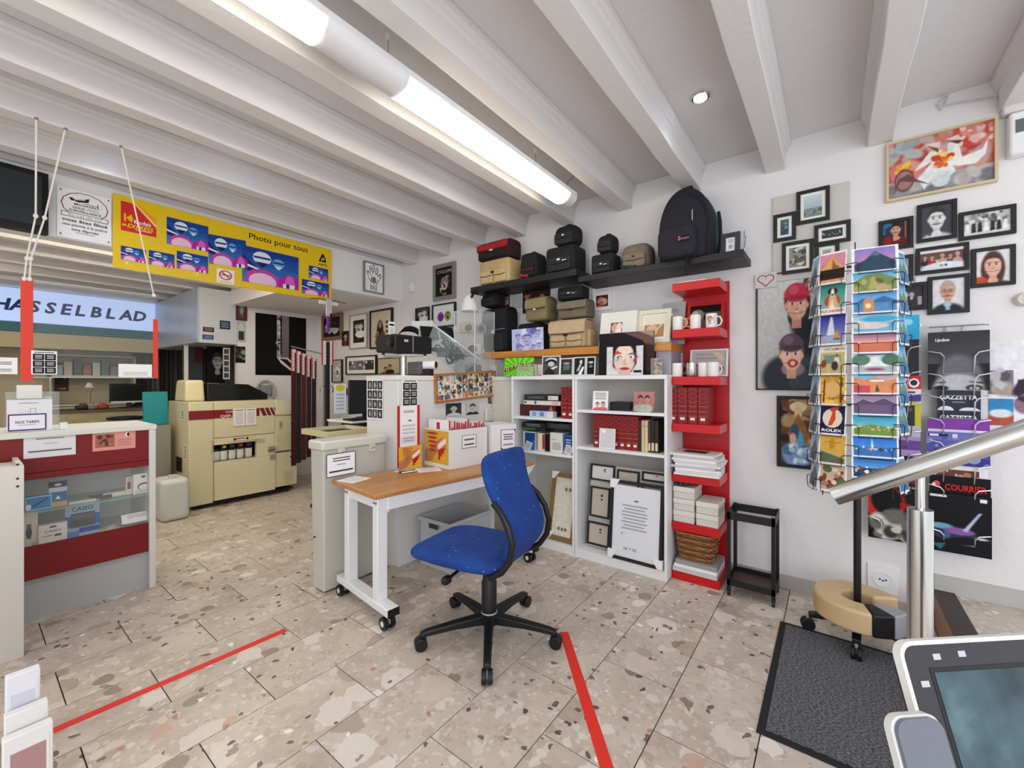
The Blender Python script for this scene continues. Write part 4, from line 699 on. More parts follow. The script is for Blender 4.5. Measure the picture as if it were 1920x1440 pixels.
def rr(w, d, z, amp, ph, n=44):
    P = []
    for i in range(n):
        t = 2*PI*i/n; c, s = cos(t), sin(t); q = lambda x: math.copysign(abs(x)**.4, x); P.append((q(c)*(w+amp*(-1)**(i//2+ph)), q(s)*(d+amp*(-1)**(i//2+ph)), z))
    return P
mb = MB()
for k in range(13): mb.tube(rr(.108+.0018*k, .1+.0016*k, .008+.0135*k, .004, k % 2), .0066, [WK, M('a8764a', .6), M('6e4526', .6)][k % 3], 5, closed=True)
wv = mb.build('weave', bk); wv['kind'] = 'stuff'
MB().tube(rr(.134, .124, .185, 0, 0), .009, WK, 6, closed=True).build('rim', bk); MB().sup((0, 0, .11), (.11, .1, .06), M('1c1614', .9), .4).build('lining', bk)
# ================================================================== RIGHT WALL PICTURES
g5 = onY(1449, 1593, 373, 530, WY-.002)
sb = thing('collage_frame', 'silver board with five small black photo frames on the right wall', 'photo frame', g5[0], rot=(PI/2, 0, 0)); w, h = g5[1], g5[2]
B('backing_board', sb, -w/2, w/2, 0, h, 0, .018, M('c6c4bd', .45), bev=.003)
def sub(par, P0, nm, u0, u1, vt, vb, shapes, Y, z, fw=.022, fc='1b1b1f', matw=.018, base='999999', lab=None):
    p, w, h = onY(u0, u1, vt, vb, Y); return framed(nm, None, None, (p.x-P0.x, p.z-P0.z, z), 0, w, h, shapes, fw, fc, .018, matw, parent=par, base=base)
SEA = [('g', 0, .4, 1, 1, 'a9bcc4', 'c4d0d4', 4), ('r', 0, 0, 1, .4, '7a8a8c'), ('n', 3, 12, ['5a6a6c', '8a9694'], 0, 0, 1, .4, .03, .1)]
for a in ((1494, 1556, 364, 425, SEA), (1451, 1493, 407, 457, [('r', 0, 0, 1, 1, '4f6a74'), ('n', 6, 8, ['36505c', '7a96a0'], .2, .1, .8, .9, .06, .14)]), (1527, 1595, 426, 464, [('r', 0, 0, 1, 1, '3c4448'), ('n', 9, 16, ['c4c8c8', '70787a'], .05, .3, .95, .7, .05, .1)]), (1467, 1526, 459, 517, [('r', 0, 0, 1, 1, '8a9088'), ('n', 2, 22, ['4a5450', 'c4c8c0', '6a6458'], .05, .05, .95, .95, .06, .14)]), (1528, 1574, 461, 515, [('r', 0, .6, 1, 1, 'b9c4c0')]+[('r', .1+.16*i, .62, .16+.16*i, .95, '6a7a78') for i in range(5)]+[('r', 0, 0, 1, .6, '98a09a')])):
    sub(sb, g5[0], 'photo_frame', *a[:4], a[4], WY-.002, .018)
# painting
p, w, h = onY(1660.5, 1869, 273.5, 382, WY-.002); R_ = random.Random(3)
PT = [('g', 0, 0, 1, .32, '8c8f96', 'a8a09e', 3), ('r', 0, .3, 1, 1, 'b95850'), ('n', 1, 60, ['c6483c', 'a83a34', 'c97a70', 'd3938a', 'b9a0a0'], 0, .3, 1, 1, .05, .15), ('n', 2, 30, ['8f9298', 'b0aaa8', '77797f', 'c4bcb8'], 0, 0, 1, .25, .05, .12), ('n', 4, 16, ['dcb0ac', 'e6c4c0', 'c98078'], .7, .72, 1, 1, .03, .08), ('n', 11, 12, ['9aa0a4', 'b0b4b4'], 0, .75, .3, 1, .06, .12),
    ('p', [(.2, .32), (.42, .72), (.55, .7), (.4, .5), (.26, .42)], 'e6e2de'), ('p', [(.3, .28), (.45, .55), (.62, .48), (.66, .28), (.55, .16), (.42, .2), (.36, .06)], 'dfe4e4'), ('p', [(.56, .44), (.6, .78), (.68, .8), (.72, .5), (.9, .56), (.95, .72), (.93, .46), (.84, .34), (.68, .36)], 'eceae6'), ('e', .62, .73, .035, .09, 'dcdad4'),
    ('p', [(.36, .86), (.52, .86), (.5, .66)], 'dcc8bc'), ('p', [(.38, .84), (.5, .74), (.5, .66)], '7a4a44'), ('p', [(.56, .86), (.68, .9), (.74, .78)], 'e0ccc0'), ('p', [(.57, .84), (.73, .78), (.68, .74)], '5a3c3c'), ('n', 7, 22, ['d86a34', 'e8a03c', 'f0c878', 'c2482c'], .46, .42, .62, .64, .03, .055), ('n', 8, 20, ['e09a34', 'e8b85c', 'c9602c'], .08, .42, .24, .6, .03, .05), ('e', .16, .3, .1, .2, '6a3a3c'), ('e', .16, .3, .085, .17, 'a07874'), ('p', [(.05, .06), (.12, .3), (.3, .22), (.42, .14), (.3, .26), (.2, .4), (.1, .34)], '6a4a4c'), ('e', .52, .2, .09, .14, 'd0d6d8')]
framed('painting', 'framed painting of two women in conical hats with flowers on a bicycle', 'painting', p, 0, w, h, PT, .013, 'c9b48a', fd=.03, fmat=M('cfbd96', .4, .2))
# black multi-frame gallery
p0, w, h = onY(1647, 1904, 417, 591, WY-.002); gl = thing('collage_frame', 'black interlocking multi photo frame with portraits beside the postcard stand', 'photo frame', p0, rot=(PI/2, 0, 0))
GROUP = [('r', 0, 0, 1, 1, 'b9b9b9'), ('r', 0, 0, 1, .3, 'd6d6d6'), ('n', 3, 26, ['8a8a8a', 'd8d8d8', '5a5a5a'], 0, .55, 1, 1, .05, .12)]+sum([[('e', .08+.135*i, .62+.05*(i % 2), .035, .07, 'dcdcdc' if i % 2 else '777777'), ('p', [(.03+.135*i, .12), (.05+.135*i, .56), (.12+.135*i, .56), (.14+.135*i, .14)], '2a2a2a' if i % 3 else 'eeeeee')] for i in range(7)], [])
TABLE = [('r', 0, .85, 1, 1, 'e6e0dc'), ('r', 0, 0, 1, .86, '6a4a48'), ('e', .55, .0, .55, .5, 'd8dce4')]+sum([face(a, .66-.03*(i % 2), .1, 2, 'd8a98c', c, d) for i, (a, c, d) in enumerate(((.12, '2a2220', '1e2c3c'), (.28, '3a2a24', 'a82a34'), (.52, 'a8906a', 'b0a070'), (.7, '2a2220', '4a3a4a'), (.86, 'b0a098', 'c4a0a0')))], [])+[('e', .55, .02, .5, .36, 'dfe3ea'), ('e', .5, .2, .04, .05, '9a8a7a'), ('e', .6, .2, .03, .06, '5a4a4a')]
for a in ((1647, 1712, 417, 473, [('r', 0, 0, 1, 1, '3a2a34'), ('n', 4, 10, ['2f6a94', '1e3c58'], 0, .5, .4, 1, .08, .16), ('r', .85, .3, .9, 1, 'b5652f')]+face(.5, .68, .22, 1, 'cf8f74', '2a1a1a', '5a2028')+[('e', .5, .33, .17, .1, 'cf8f74'), ('e', .2, .25, .2, .2, '8a1e28')]), (1718.7, 1793.5, 387, 457, [('r', 0, 0, 1, 1, '4a4650')]+bw(face(.5, .58, .31, .95, 'd8d4dc', '3a363c', 'd0ccd0'))+[('e', .28, .12, .05, .05, '5a565c')]), (1797, 1904, 401, 453, GROUP), (1716, 1816, 468, 517, TABLE), (1820, 1903, 469, 541, [('r', 0, 0, 1, 1, 'e3dce0')]+face(.5, .54, .32, 1, 'e0a894', '4a3230', '4a3a3a', long=1, smile=1)+[('e', .12, .08, .22, .14, 'c2482c')]), (1676, 1712, 482, 531, [('r', 0, 0, 1, 1, '8a7a80'), ('e', .6, .3, .35, .4, 'd3ced2'), ('e', .55, .65, .14, .16, 'd8b8ac'), ('r', .8, .6, .95, 1, 'b9b0b4')]), (1739, 1817, 521, 591, [('r', 0, 0, 1, 1, 'dcd8de')]+face(.48, .6, .27, 1, 'd09a80', 'b0a49c', '222a3c', glasses=1)+[('p', [(.38, .3), (.58, .3), (.55, 0), (.42, 0)], '9ac4d8')]), (1676, 1738, 535, 585, [('r', 0, 0, 1, 1, '3a3040')]+bw(face(.3, .6, .14, 1.2, 'cccccc', '888888', 'dddddd')+face(.55, .62, .14, 1.2, 'cccccc', '222222', '333333'))+[('r', .8, .1, .98, .5, 'aaa4b0')])):
    sub(gl, p0, 'photo_frame', *a[:4], a[4], WY-.002, 0, fw=.019, fc='0c0b0d', matw=0)
for u0, u1, vt, vb in ((1714, 1793, 462, 475), (1716, 1738, 520, 530)):
    p, w, h = onY(u0, u1, vt, vb, WY-.002); B('spacer', gl, p.x-p0.x-w/2, p.x-p0.x+w/2, p.z-p0.z, p.z-p0.z+h, 0, .006, M('e4e4e6', .5))
# family photo, carnival photo
p, w, h = onY(1418, 1562, 518, 731, WY-.002)
KIDS = [('g', 0, 0, 1, 1, 'a9a9a8', 'cfd0ce', 4), ('e', .78, .62, .32, .3, '26312c'), ('e', .86, .4, .3, .3, '20242a')]+face(.78, .87, .1, .7, 'c99a84', '3a2a26', None)+[('e', .55, .62, .12, .08, '26312c')]+face(.55, .72, .125, .7, 'dba086', '3a2420', None, hat='c2304a', smile=1)+[('e', .45, .1, .38, .2, '2c3038'), ('e', .7, .08, .25, .2, '3a4450'), ('e', .5, .17, .16, .06, '8a7a84')]+face(.48, .29, .125, .7, 'e6b49c', '8a6a54', None, hat='5a4452')+[('e', .5, .22, .07, .035, 'b02a34'), ('e', .5, .22, .035, .02, 'e8c8a8'), ('r', .88, .2, .97, .98, '1f2428')]
framed('framed_photo', 'large black framed photo of bundled up children behind the postcard stand', 'photo', p, 0, w, h, KIDS, .009, '111111', fd=.02); 
sheet('heart_drawing', 'small red heart doodle sticker on the corner of the children photo', 'sticker', (p.x-w*.36, WY-.0245, p.z+h*.885), 0, .13, .1, [('e', .33, .62, .22, .26, 'b02a34'), ('e', .67, .62, .22, .26, 'b02a34'), ('p', [(.12, .55), (.88, .55), (.5, .05)], 'b02a34'), ('e', .33, .62, .17, .2, 'cccdcb'), ('e', .67, .62, .17, .2, 'cccdcb'), ('p', [(.18, .55), (.82, .55), (.5, .14)], 'cccdcb')], 'cccdcb', .0005)
p, w, h = onY(1457, 1552, 742, 873, WY-.002)
framed('framed_photo', 'black framed carnival photo of costumed figures below the children photo', 'photo', p, 0, w, h, [('r', 0, 0, 1, 1, '4a3a30'), ('n', 5, 60, ['8a6a4a', '2a201c', 'a88a60', '6a3a28', 'c4a880'], 0, .2, 1, 1, .04, .1), ('e', .42, .88, .2, .08, 'd8c8a0'), ('e', .42, .8, .09, .09, 'd8b48c'), ('p', [(.2, .5), (.42, .78), (.68, .5), (.62, .3), (.25, .3)], '8a6038'), ('e', .4, .16, .36, .2, '7a98c4'), ('e', .42, .36, .14, .16, '5a9ac0'), ('e', .34, .5, .1, .12, '36506a'), ('e', .3, .4, .08, .08, 'd8a890'), ('n', 9, 14, ['a9c4e0', '4a6a9a', 'dce6f0'], .15, .02, .7, .3, .03, .06)], .02, '0e0d0d', fd=.025)
# poster with landscape photos at the right edge
p, w, h = onY(1853, 1990, 640, 800, WY-.002); sheet('photo_poster', 'white poster with text and landscape photos right of the magazine rack', 'poster', p, 0, w, h, [('s', .12, .72, .95, .84, 3, '6a6a70'), ('r', 0, .38, .36, .66, '77747c'), ('n', 3, 12, ['c4c0c4', '55525c', 'a89a94'], .03, .41, .33, .63, .04, .07), ('r', 0, .02, .36, .33, '2f86bc'), ('r', 0, .02, .36, .15, 'b0503c'), ('e', .18, .16, .17, .05, 'dce4e8'), ('r', .42, .2, .9, .55, '4a3a50'), ('n', 5, 10, ['8a6a80', '2a2230'], .45, .23, .87, .52, .04, .08)], 'e6e4ea', .002)
# socket, wall devices
p, w, h = onY(1626, 1685, 1053, 1105, WY-.002); t = thing('power_socket', 'white square wall socket plate behind the postcard stand', 'socket', p, rot=(PI/2, 0, 0)); B('plate', t, -w/2, w/2, 0, h, 0, .012, M('eceaec', .35), bev=.004); MB().lathe([(.046, .011), (.05, .016), (.04, .017), (.038, .0135), (.001, .0135)], WHITE, 22, (0, h/2, 0)).build('socket_well', t)
for k, (dx, dy) in enumerate(((-.014, 0), (.014, 0), (0, -.006))): MB().cyl((dx, h/2+dy, .013), (dx, h/2+dy, .0145), .005, BLACK, 8).build('pin_hole', t)
p, w, h = onY(1893, 1950, 212, 292, WY-.07); t = thing('alarm_unit', 'white wall mounted alarm box at the upper right edge', 'device', p, rot=(PI/2, 0, 0)); B('case', t, -w/2, w/2, 0, h, -.065, 0, WHITE, bev=.012); B('display', t, -w*.3, w*.1, h*.5, h*.8, 0, .003, M('5a6a70', .2)); B('top_mount', t, -w/2-.02, w/2, h+.004, h+.07, -.065, -.01, M('d4d2d4', .4), bev=.01)
t = thing('wall_thermostat', 'round beige wall dial at the right edge below the photo frames', 'device', px(1918, 562, Y=WY-.002), rot=(PI/2, 0, 0)); MB().lathe([(.035, 0), (.035, .03), (.028, .045), (0, .048)], M('d8d4c4', .4), 20).build('dial', t); MB().box(-.004, .004, -.022, .022, .046, .056, M('eeeae0', .4)).build('grip', t)
t = thing('wall_cable', 'loose thin grey cable along the wall above the painting', 'cable', px(1762, 200, Y=WY-.02)); o = px(1762, 200, Y=WY-.02)
MB().tube([px(u, v, Y=WY-.02)-o for u, v in ((1765, 206), (1758, 196), (1768, 183), (1778, 178))]+[px(u, v, Y=WY-.012)-o for u, v in ((1770, 198), (1800, 192), (1868, 181), (1873, 205), (1882, 212), (1910, 200))], .005, M('c9c2c6', .5)).build('cord', t)
t = thing('wall_sensor', 'small white motion sensor in the corner beside the silver framed print', 'sensor', px(775, 546, Y=WY-.003)); MB().sup((0, -.025, .04), (.042, .03, .06), WHITE, .35).build('case', t); MB().tube([(0, -.006, .085), (0, -.006, .25)], .004, WHITE).build('cord', t)
# ------------------------------------------------------------------ pictures beyond the cabinet (right wall, left part)
for u0, u1, vt, vb, fw, fc, mw, base, lb, sh, st in (
    (815, 856, 500, 566, .045, '9a9a96', 0, '181417', 'ornate silver frame with a black cabaret poster', [('t', 'CYCLOPE', .5, .82, .14, 'd8c8bc', 'c', 0, .86), ('e', .5, .45, .25, .22, '7a6a90'), ('e', .5, .35, .16, .14, 'd8c8b4'), ('e', .5, .35, .07, .07, '2a2a3a'), ('n', 3, 24, ['b0584c', '6a7a9a', 'c9b48a', '4a3a4a'], .1, .08, .9, .7, .03, .06), ('t', 'Paris', .5, .04, .1, 'd8c8b0')], 1),
    (782, 806, 579, 607, .008, '2a2a2a', 0, '4a4a4a', 'small black framed photo of a couple by the corner', bw(face(.3, .62, .17, .8, 'cccccc', '2a2a2a', '222222')+face(.66, .66, .17, .8, 'dddddd', '555555', 'dddddd')), 0),
    (813, 856, 573, 616, .014, '121212', .0, 'dfe4e6', 'black framed print of two coloured heads', [('e', .35, .45, .15, .22, 'c02a6a'), ('e', .35, .4, .12, .16, '4a3a9a'), ('e', .68, .45, .14, .22, '1f7a44'), ('e', .68, .4, .11, .16, 'd8a24a'), ('e', .68, .4, .06, .1, '3a4a3a')], 0),
    (606, 644, 593, 640, .05, '8a6a50', 0, '1a1a1c', 'brown framed black and white photo of vintage cars', [('n', 3, 24, ['8a8a8a', 'd8d8d8', '3a3a3a'], .1, .15, .9, .75, .05, .12), ('e', .5, .35, .4, .12, 'b9b9b9')], 0),
    (644.5, 655, 622, 649, .004, '2a2222', 0, '2a2422', 'narrow unframed portrait between two frames in the lab', face(.5, .65, .18, .45, 'c9a08c', '2a2020', '8a2a2a'), 0),
    (658, 691, 592, 655, .012, 'a8a498', .07, '2a2a2a', 'pale matted black and white wedding couple photo', bw(face(.35, .72, .13, .5, 'bbbbbb', '333333', '1a1a1a')+face(.68, .7, .12, .5, 'dddddd', '777777', 'eeeeee')), 0),
    (696, 738, 584, 655, .022, '17130f', 0, 'cdc3ae', 'thick black framed portrait of a long haired woman', [('e', .45, .45, .16, .3, '2a211c'), ('e', .45, .62, .08, .1, 'a07a60'), ('r', .28, .02, .62, .25, '241e1a'), ('n', 5, 10, ['5a4a3c', '8a7658'], .25, .1, .65, .4, .04, .08)]+[('r', .72, .25+.13*i, .84, .32+.13*i, '4a4238') for i in range(4)], 0),
    (625, 643.5, 675, 717, .01, '1c1a18', 0, 'c9c4b8', 'narrow black framed hand tattoo print low in the lab', HANDL, 0),
    (651, 708, 669, 703, .016, '1c1a18', .05, '8a8a8a', 'black framed triptych of small black and white photos', [('r', .0, 0, .3, 1, '77777a'), ('r', .33, 0, .63, 1, '6a6a6c'), ('r', .66, 0, 1, 1, '3a3a3c'), ('n', 3, 12, ['bbbbbb', '444444', 'dddddd'], 0, .1, 1, .9, .08, .2)], 0),
    (710, 753, 672, 702, .008, '3a342c', 0, 'b9ac90', 'thin framed photo of two seated people beside the projector post', face(.35, .3, .12, 1.3, 'b07a60', '241a18', '8a1c24')+face(.55, .45, .12, 1.3, 'b07a60', '241a18', '1c2420'), 0)):
    p, w, h = onY(u0, u1, vt, vb, WY-.003); t = framed('wall_picture', lb, 'picture', p, 0, w, h, sh, fw, fc, fd=.03, matw=mw, base=base, fmat=M('a9a9a4', .25, .9, bump=.8, bscale=60) if st else None)
# ================================================================== MAGAZINE RACK
WIRE = M('c4c4c8', .3, .8)
def rack(label, u0, u1, levels):
    Y = WY-.1; x0 = px(u0, 700, Y=Y).x; x1 = px(u1, 700, Y=Y).x; w = (x1-x0)/2; cx = (x0+x1)/2; zs = [px(u0, v, Y=Y).z for v in levels]; zt = px(u0, 612, Y=Y).z; zb = zs[-1]
    t = thing('magazine_rack', label, 'rack', (cx, WY-.005, zb))
    for s in (-.3, .3): MB().tube([(w*s, -.006, 0), (w*s, -.006, zt-zb)], .005, WIRE, 6).build('upright', t)
    MB().tube([(-w, -.1, zt-zb-.01), (-w*.9, -.03, zt-zb), (w*.9, -.03, zt-zb), (w, -.1, zt-zb-.01)], .004, WIRE, 6).build('top_rail', t)
    for z in zs:
        zz = z-zb; H_ = lambda q: [(q*w, -.02, zz+.12), (q*w*.98, -.12, zz+.12), (q*w*.62, -.125, zz+.11), (q*w*.5, -.125, zz+.09), (q*w*.5, -.1, zz)]
        MB().tube(H_(-1)+H_(1)[::-1], .0035, WIRE, 6).build('wire_pocket', t)
    return cx, w
cxr, wr = rack('wire wall rack with magazines beyond the steel handrail', 1740, 1856, (700, 741, 782, 823, 864, 905, 946, 1027)); cxl, wl = rack('wire wall rack half hidden behind the postcard stand', 1628, 1726, (690, 735, 790, 840, 880, 920, 1003))
def mag(label, u0, u1, vt, vb, sh, base, off=.1, lean=.0, nm='magazine', rack_=1):
    Y = WY-off; p, w, h = onY(u0, u1, vt, vb, Y); sheet(nm, label, 'magazine', (p.x, Y, p.z), 0, w, h, sh, base, .006, lean=lean, rough=.25)
mag('black fashion magazine with pale forehead and eyes', 1740, 1856, 624, 731, [('g', 0, .45, 1, 1, '4a484e', '2e2c32', 4), ('r', 0, 0, 1, .45, '141318'), ('e', .52, .2, .38, .4, '6a676e'), ('e', .5, .02, .42, .26, 'b9b6bf'), ('e', .22, .03, .12, .045, '1a181c'), ('e', .76, .04, .13, .05, '1a181c'), ('e', .76, .035, .08, .03, 'd8d6dc'), ('e', .76, .035, .03, .03, '111111'), ('p', [(.1, .12), (.3, .15), (.3, .12)], '2a2830'), ('p', [(.62, .15), (.9, .14), (.9, .11)], '2a2830'), ('t', 'Update', .12, .84, .07, 'f0f0f2', 'l', .25, .24, .02)], '3a383e', .1)
GZ = [('t', 'GAZZETTA', .5, .58, .28, 'f0f0f4', 'c', 0, .86, .03), ('s', .35, .38, .65, .5, 1, '8a8aa0'), ('e', .2, .0, .2, .25, 'e8e8ee'), ('e', .75, .0, .25, .2, 'e8e8ee')]
mag('dark blue newspaper magazine headed GAZZETTA, upper copy', 1757, 1839, 732, 770, GZ, '26283c', .085); mag('dark blue newspaper magazine headed GAZZETTA, lower copy', 1757, 1839, 769, 808, GZ, '26283c', .095)
mag('purple cover magazine with white lower edge in the rack', 1740, 1856, 783, 812, [('r', 0, .35, 1, 1, '7f3aa0'), ('r', 0, 0, 1, .3, 'e4d8ea')], '7f3aa0', .105)
mag('blue violet magazine with wave photo and dark title bar', 1737, 1857, 808, 868, [('g', 0, 0, 1, 1, '3c3a86', '6a6cb8', 4), ('n', 4, 18, ['8a90d0', '2a2a5a', '50549c'], 0, 0, 1, .85, .06, .16), ('r', .03, .86, .35, .94, '1a1a2c'), ('r', .05, .87, .2, .93, 'e8e8ee'), ('r', .42, .84, .5, .95, 'd8d0e4')], '4a4a96', .115)
mag('white magazine with a brown machinery photo', 1745, 1853, 868, 912, [('r', .1, 0, .85, .8, '6a4038'), ('n', 5, 20, ['a87868', '3a2220', 'c4a498'], .12, .05, .83, .75, .06, .12)], 'e6e2e4', .105)
mag('black magazine with red title COURRIER', 1743, 1858, 889, 940, [('t', 'COURRIER', .6, .5, .3, 'd8242c', 'c', 0, .68, .02), ('e', .12, .68, .06, .12, 'd84a5a'), ('e', .07, .66, .03, .06, 'e8e8e8')], '121013', .112)
mag('large black magazine with a neon lit sports car', 1741, 1860, 921, 1029, [('r', .02, .93, .3, .97, 'd8d8dc'), ('r', .82, .9, .93, .96, 'e8e8ee'), ('p', [(.0, .42), (.2, .5), (.6, .42), (.9, .3), (.6, .3), (.2, .22), (0, .3)], '2a3448'), ('e', .2, .44, .2, .05, '6aa0b8'), ('e', .5, .38, .25, .06, '8a5aa0'), ('p', [(.55, .4), (.8, .72), (.86, .73), (.62, .38)], 'b0b8d8'), ('e', .3, .3, .06, .07, '4a5a8a'), ('p', [(.05, .12), (.3, .16), (.2, .03)], '1f6a6a'), ('e', .85, .3, .1, .02, 'e0c8c8'), ('p', [(.5, .15), (.75, .18), (.75, .16)], '8a98a8')], '0e0c12', .125)
mag('bright blue magazine with swirling water behind the stand', 1632, 1724, 596, 646, [('g', 0, 0, 1, 1, '2a9ad0', '3ab0dc', 4), ('e', .75, .75, .12, .12, '9ad8ee'), ('e', .3, .3, .3, .15, '58bce0')], '2a9ad0', .1); mag('plain dark magazine under the bright blue one', 1632, 1723, 640, 706, [('r', 0, 0, 1, 1, '1e1c2a')], '1e1c2a', .105)
mag('red and white magazine with title ending OTO', 1634, 1727, 705, 742, [('r', 0, .35, 1, 1, 'c8202c'), ('t', 'PHOTO', .52, .44, .6, 'f4f0f0', 'c', 0, .9, .04), ('e', .86, .66, .07, .14, '2a2a2a'), ('s', .1, .1, .9, .3, 1, '3a4a6a')], 'e4e0e4', .11); mag('purple blue magazine strip under the red one', 1634, 1727, 738, 758, [('p', [(0, .3), (1, 1), (1, .4), (0, 0)], '4a3a90')], 'b0a8d0', .112)
mag('yellow bordered magazine with a dark cover picture', 1634, 1727, 751, 802, [('r', .06, .0, .88, .86, '2a3030'), ('n', 3, 12, ['4a5450', '1a1e1e', '5a5a4c'], .1, .05, .84, .8, .06, .12)], 'c9bc3a', .117); mag('pale grey magazine with a small plant motif', 1634, 1726, 795, 824, [('r', .6, .3, .63, .7, '3a4440'), ('e', .61, .7, .07, .1, '3a4440')], 'b9b8c8', .119)
mag('lilac magazine with violet title in the hidden rack', 1634, 1726, 815, 858, [('r', 0, .45, 1, .85, '6a4a90'), ('t', 'Beaux', .55, .5, .25, '3a2a5a', 'c')], 'a890c4', .121); mag('black magazine at the middle of the hidden rack', 1634, 1726, 850, 905, [('r', .7, .1, .95, .5, '6a2a3a')], '151318', .123)
mag('black magazine with a red brush ring and car photo', 1628, 1726, 908, 1006, [('e', .3, .7, .42, .34, 'c82a24'), ('e', .36, .74, .3, .26, '121113'), ('r', .12, .04, 1, .5, '8a8880'), ('n', 7, 30, ['c9c4b8', '3a3a38', '6a6a64', 'dcd8d0'], .14, .06, 1, .48, .05, .12), ('t', 'rap', .62, .66, .14, 'c82a24', 'l', 0, .2), ('r', .68, .9, .76, .98, 'e8e8e8')], '121113', .125)
# ================================================================== POSTCARD STAND
HX, HY = .105, 2.965; BW = M('1a1a1e', .4)
ps = thing('postcard_stand', 'revolving black postcard stand on a wheeled star base by the wall', 'stand', (HX, HY, 0))
MB().cyl((0, 0, .09), (0, 0, 2.02), .017, BLACK, 14).build('pole', ps); MB().lathe([(.03, .8), (.034, .81), (.034, .85), (.022, .86), (.017, .86)], CHROME, 16).build('collar', ps)
for a in (193, 267, 340, 70):
    a = math.radians(a+0); c, s = cos(a), sin(a); MB().loft([[(c*.02-s*q*.022, s*.02+c*q*.022, z) for q, z in ((-1, .085), (1, .085), (1, .135), (-1, .135))], [(c*.22-s*q*.018, s*.22+c*q*.018, z) for q, z in ((-1, .075), (1, .075), (1, .1), (-1, .1))]], BLACK).build('foot', ps, bev=.005)
    x, y = c*.225, s*.225; k = MB().cyl((x, y, .06), (x, y, .08), .008, GREY, 8)
    for q in (-1, 1): k.cyl((x-s*q*.005, y+c*q*.005, .034), (x-s*q*.022, y+c*q*.022, .034), .034, BLACK, 16)
    k.build('caster', ps, bev=.003)
cards = []
def column(px_, py_, ang, zs, cw, nm):
    # wire pockets on a panel facing heading ang (0 = towards -Y)
    c, s = cos(ang), sin(ang); R = lambda x, o, z: (px_+x*c+o*s, py_+x*s-o*c, z)
    MB().tube([R(-cw*.4, -.012, zs[-1]-.03), R(-cw*.4, -.012, zs[0]+.17)], .003, BW, 5).tube([R(cw*.4, -.012, zs[-1]-.03), R(cw*.4, -.012, zs[0]+.17)], .003, BW, 5).build('column_wire', ps)
    for z in zs:
        H_ = lambda q: [R(q*cw*.62, .0, z+.055), R(q*cw*.4, .03, z+.055), R(q*cw*.36, .034, z+.045), R(q*cw*.36, .03, z-.006)]
        MB().tube(H_(-1)+H_(1)[::-1], .0022, BW, 5).build('wire_pocket', ps)
    for z in (zs[0]+.1, zs[len(zs)//2], zs[-1]): MB().tube([(0, 0, z), R(0, -.012, z)], .004, BW, 5).build('spoke', ps)
def card(label, px_, py_, ang, z, w, h, sh, base='eceaea', lean=.13):
    c, s = cos(ang), sin(ang); sheet('postcard', label, 'postcard', (HX+px_+.022*s, HY+py_-.022*c, z), ang, w, h, [tuple(q) for q in sh], base, .0012, lean=lean, group='postcards on the stand')
AZ = [px(1562, v, Y=2.87).z for v in (533, 590, 647, 703, 760, 815, 870, 921)]
AX, AY, AA = -.105, -.095, -.32
column(AX, AY, AA, AZ, .13, 'a')
MTN = lambda c0, c1, m, g: [('g', .06, .05, .94, .95, c0, c1, 5), ('p', [(.06, .35), (.3, .5), (.52, .85), (.62, .7), (.94, .35), (.94, .05), (.06, .05)], m), ('p', [(.4, .64), (.52, .85), (.62, .7), (.55, .6), (.5, .66)], g)]
ins = lambda L: L
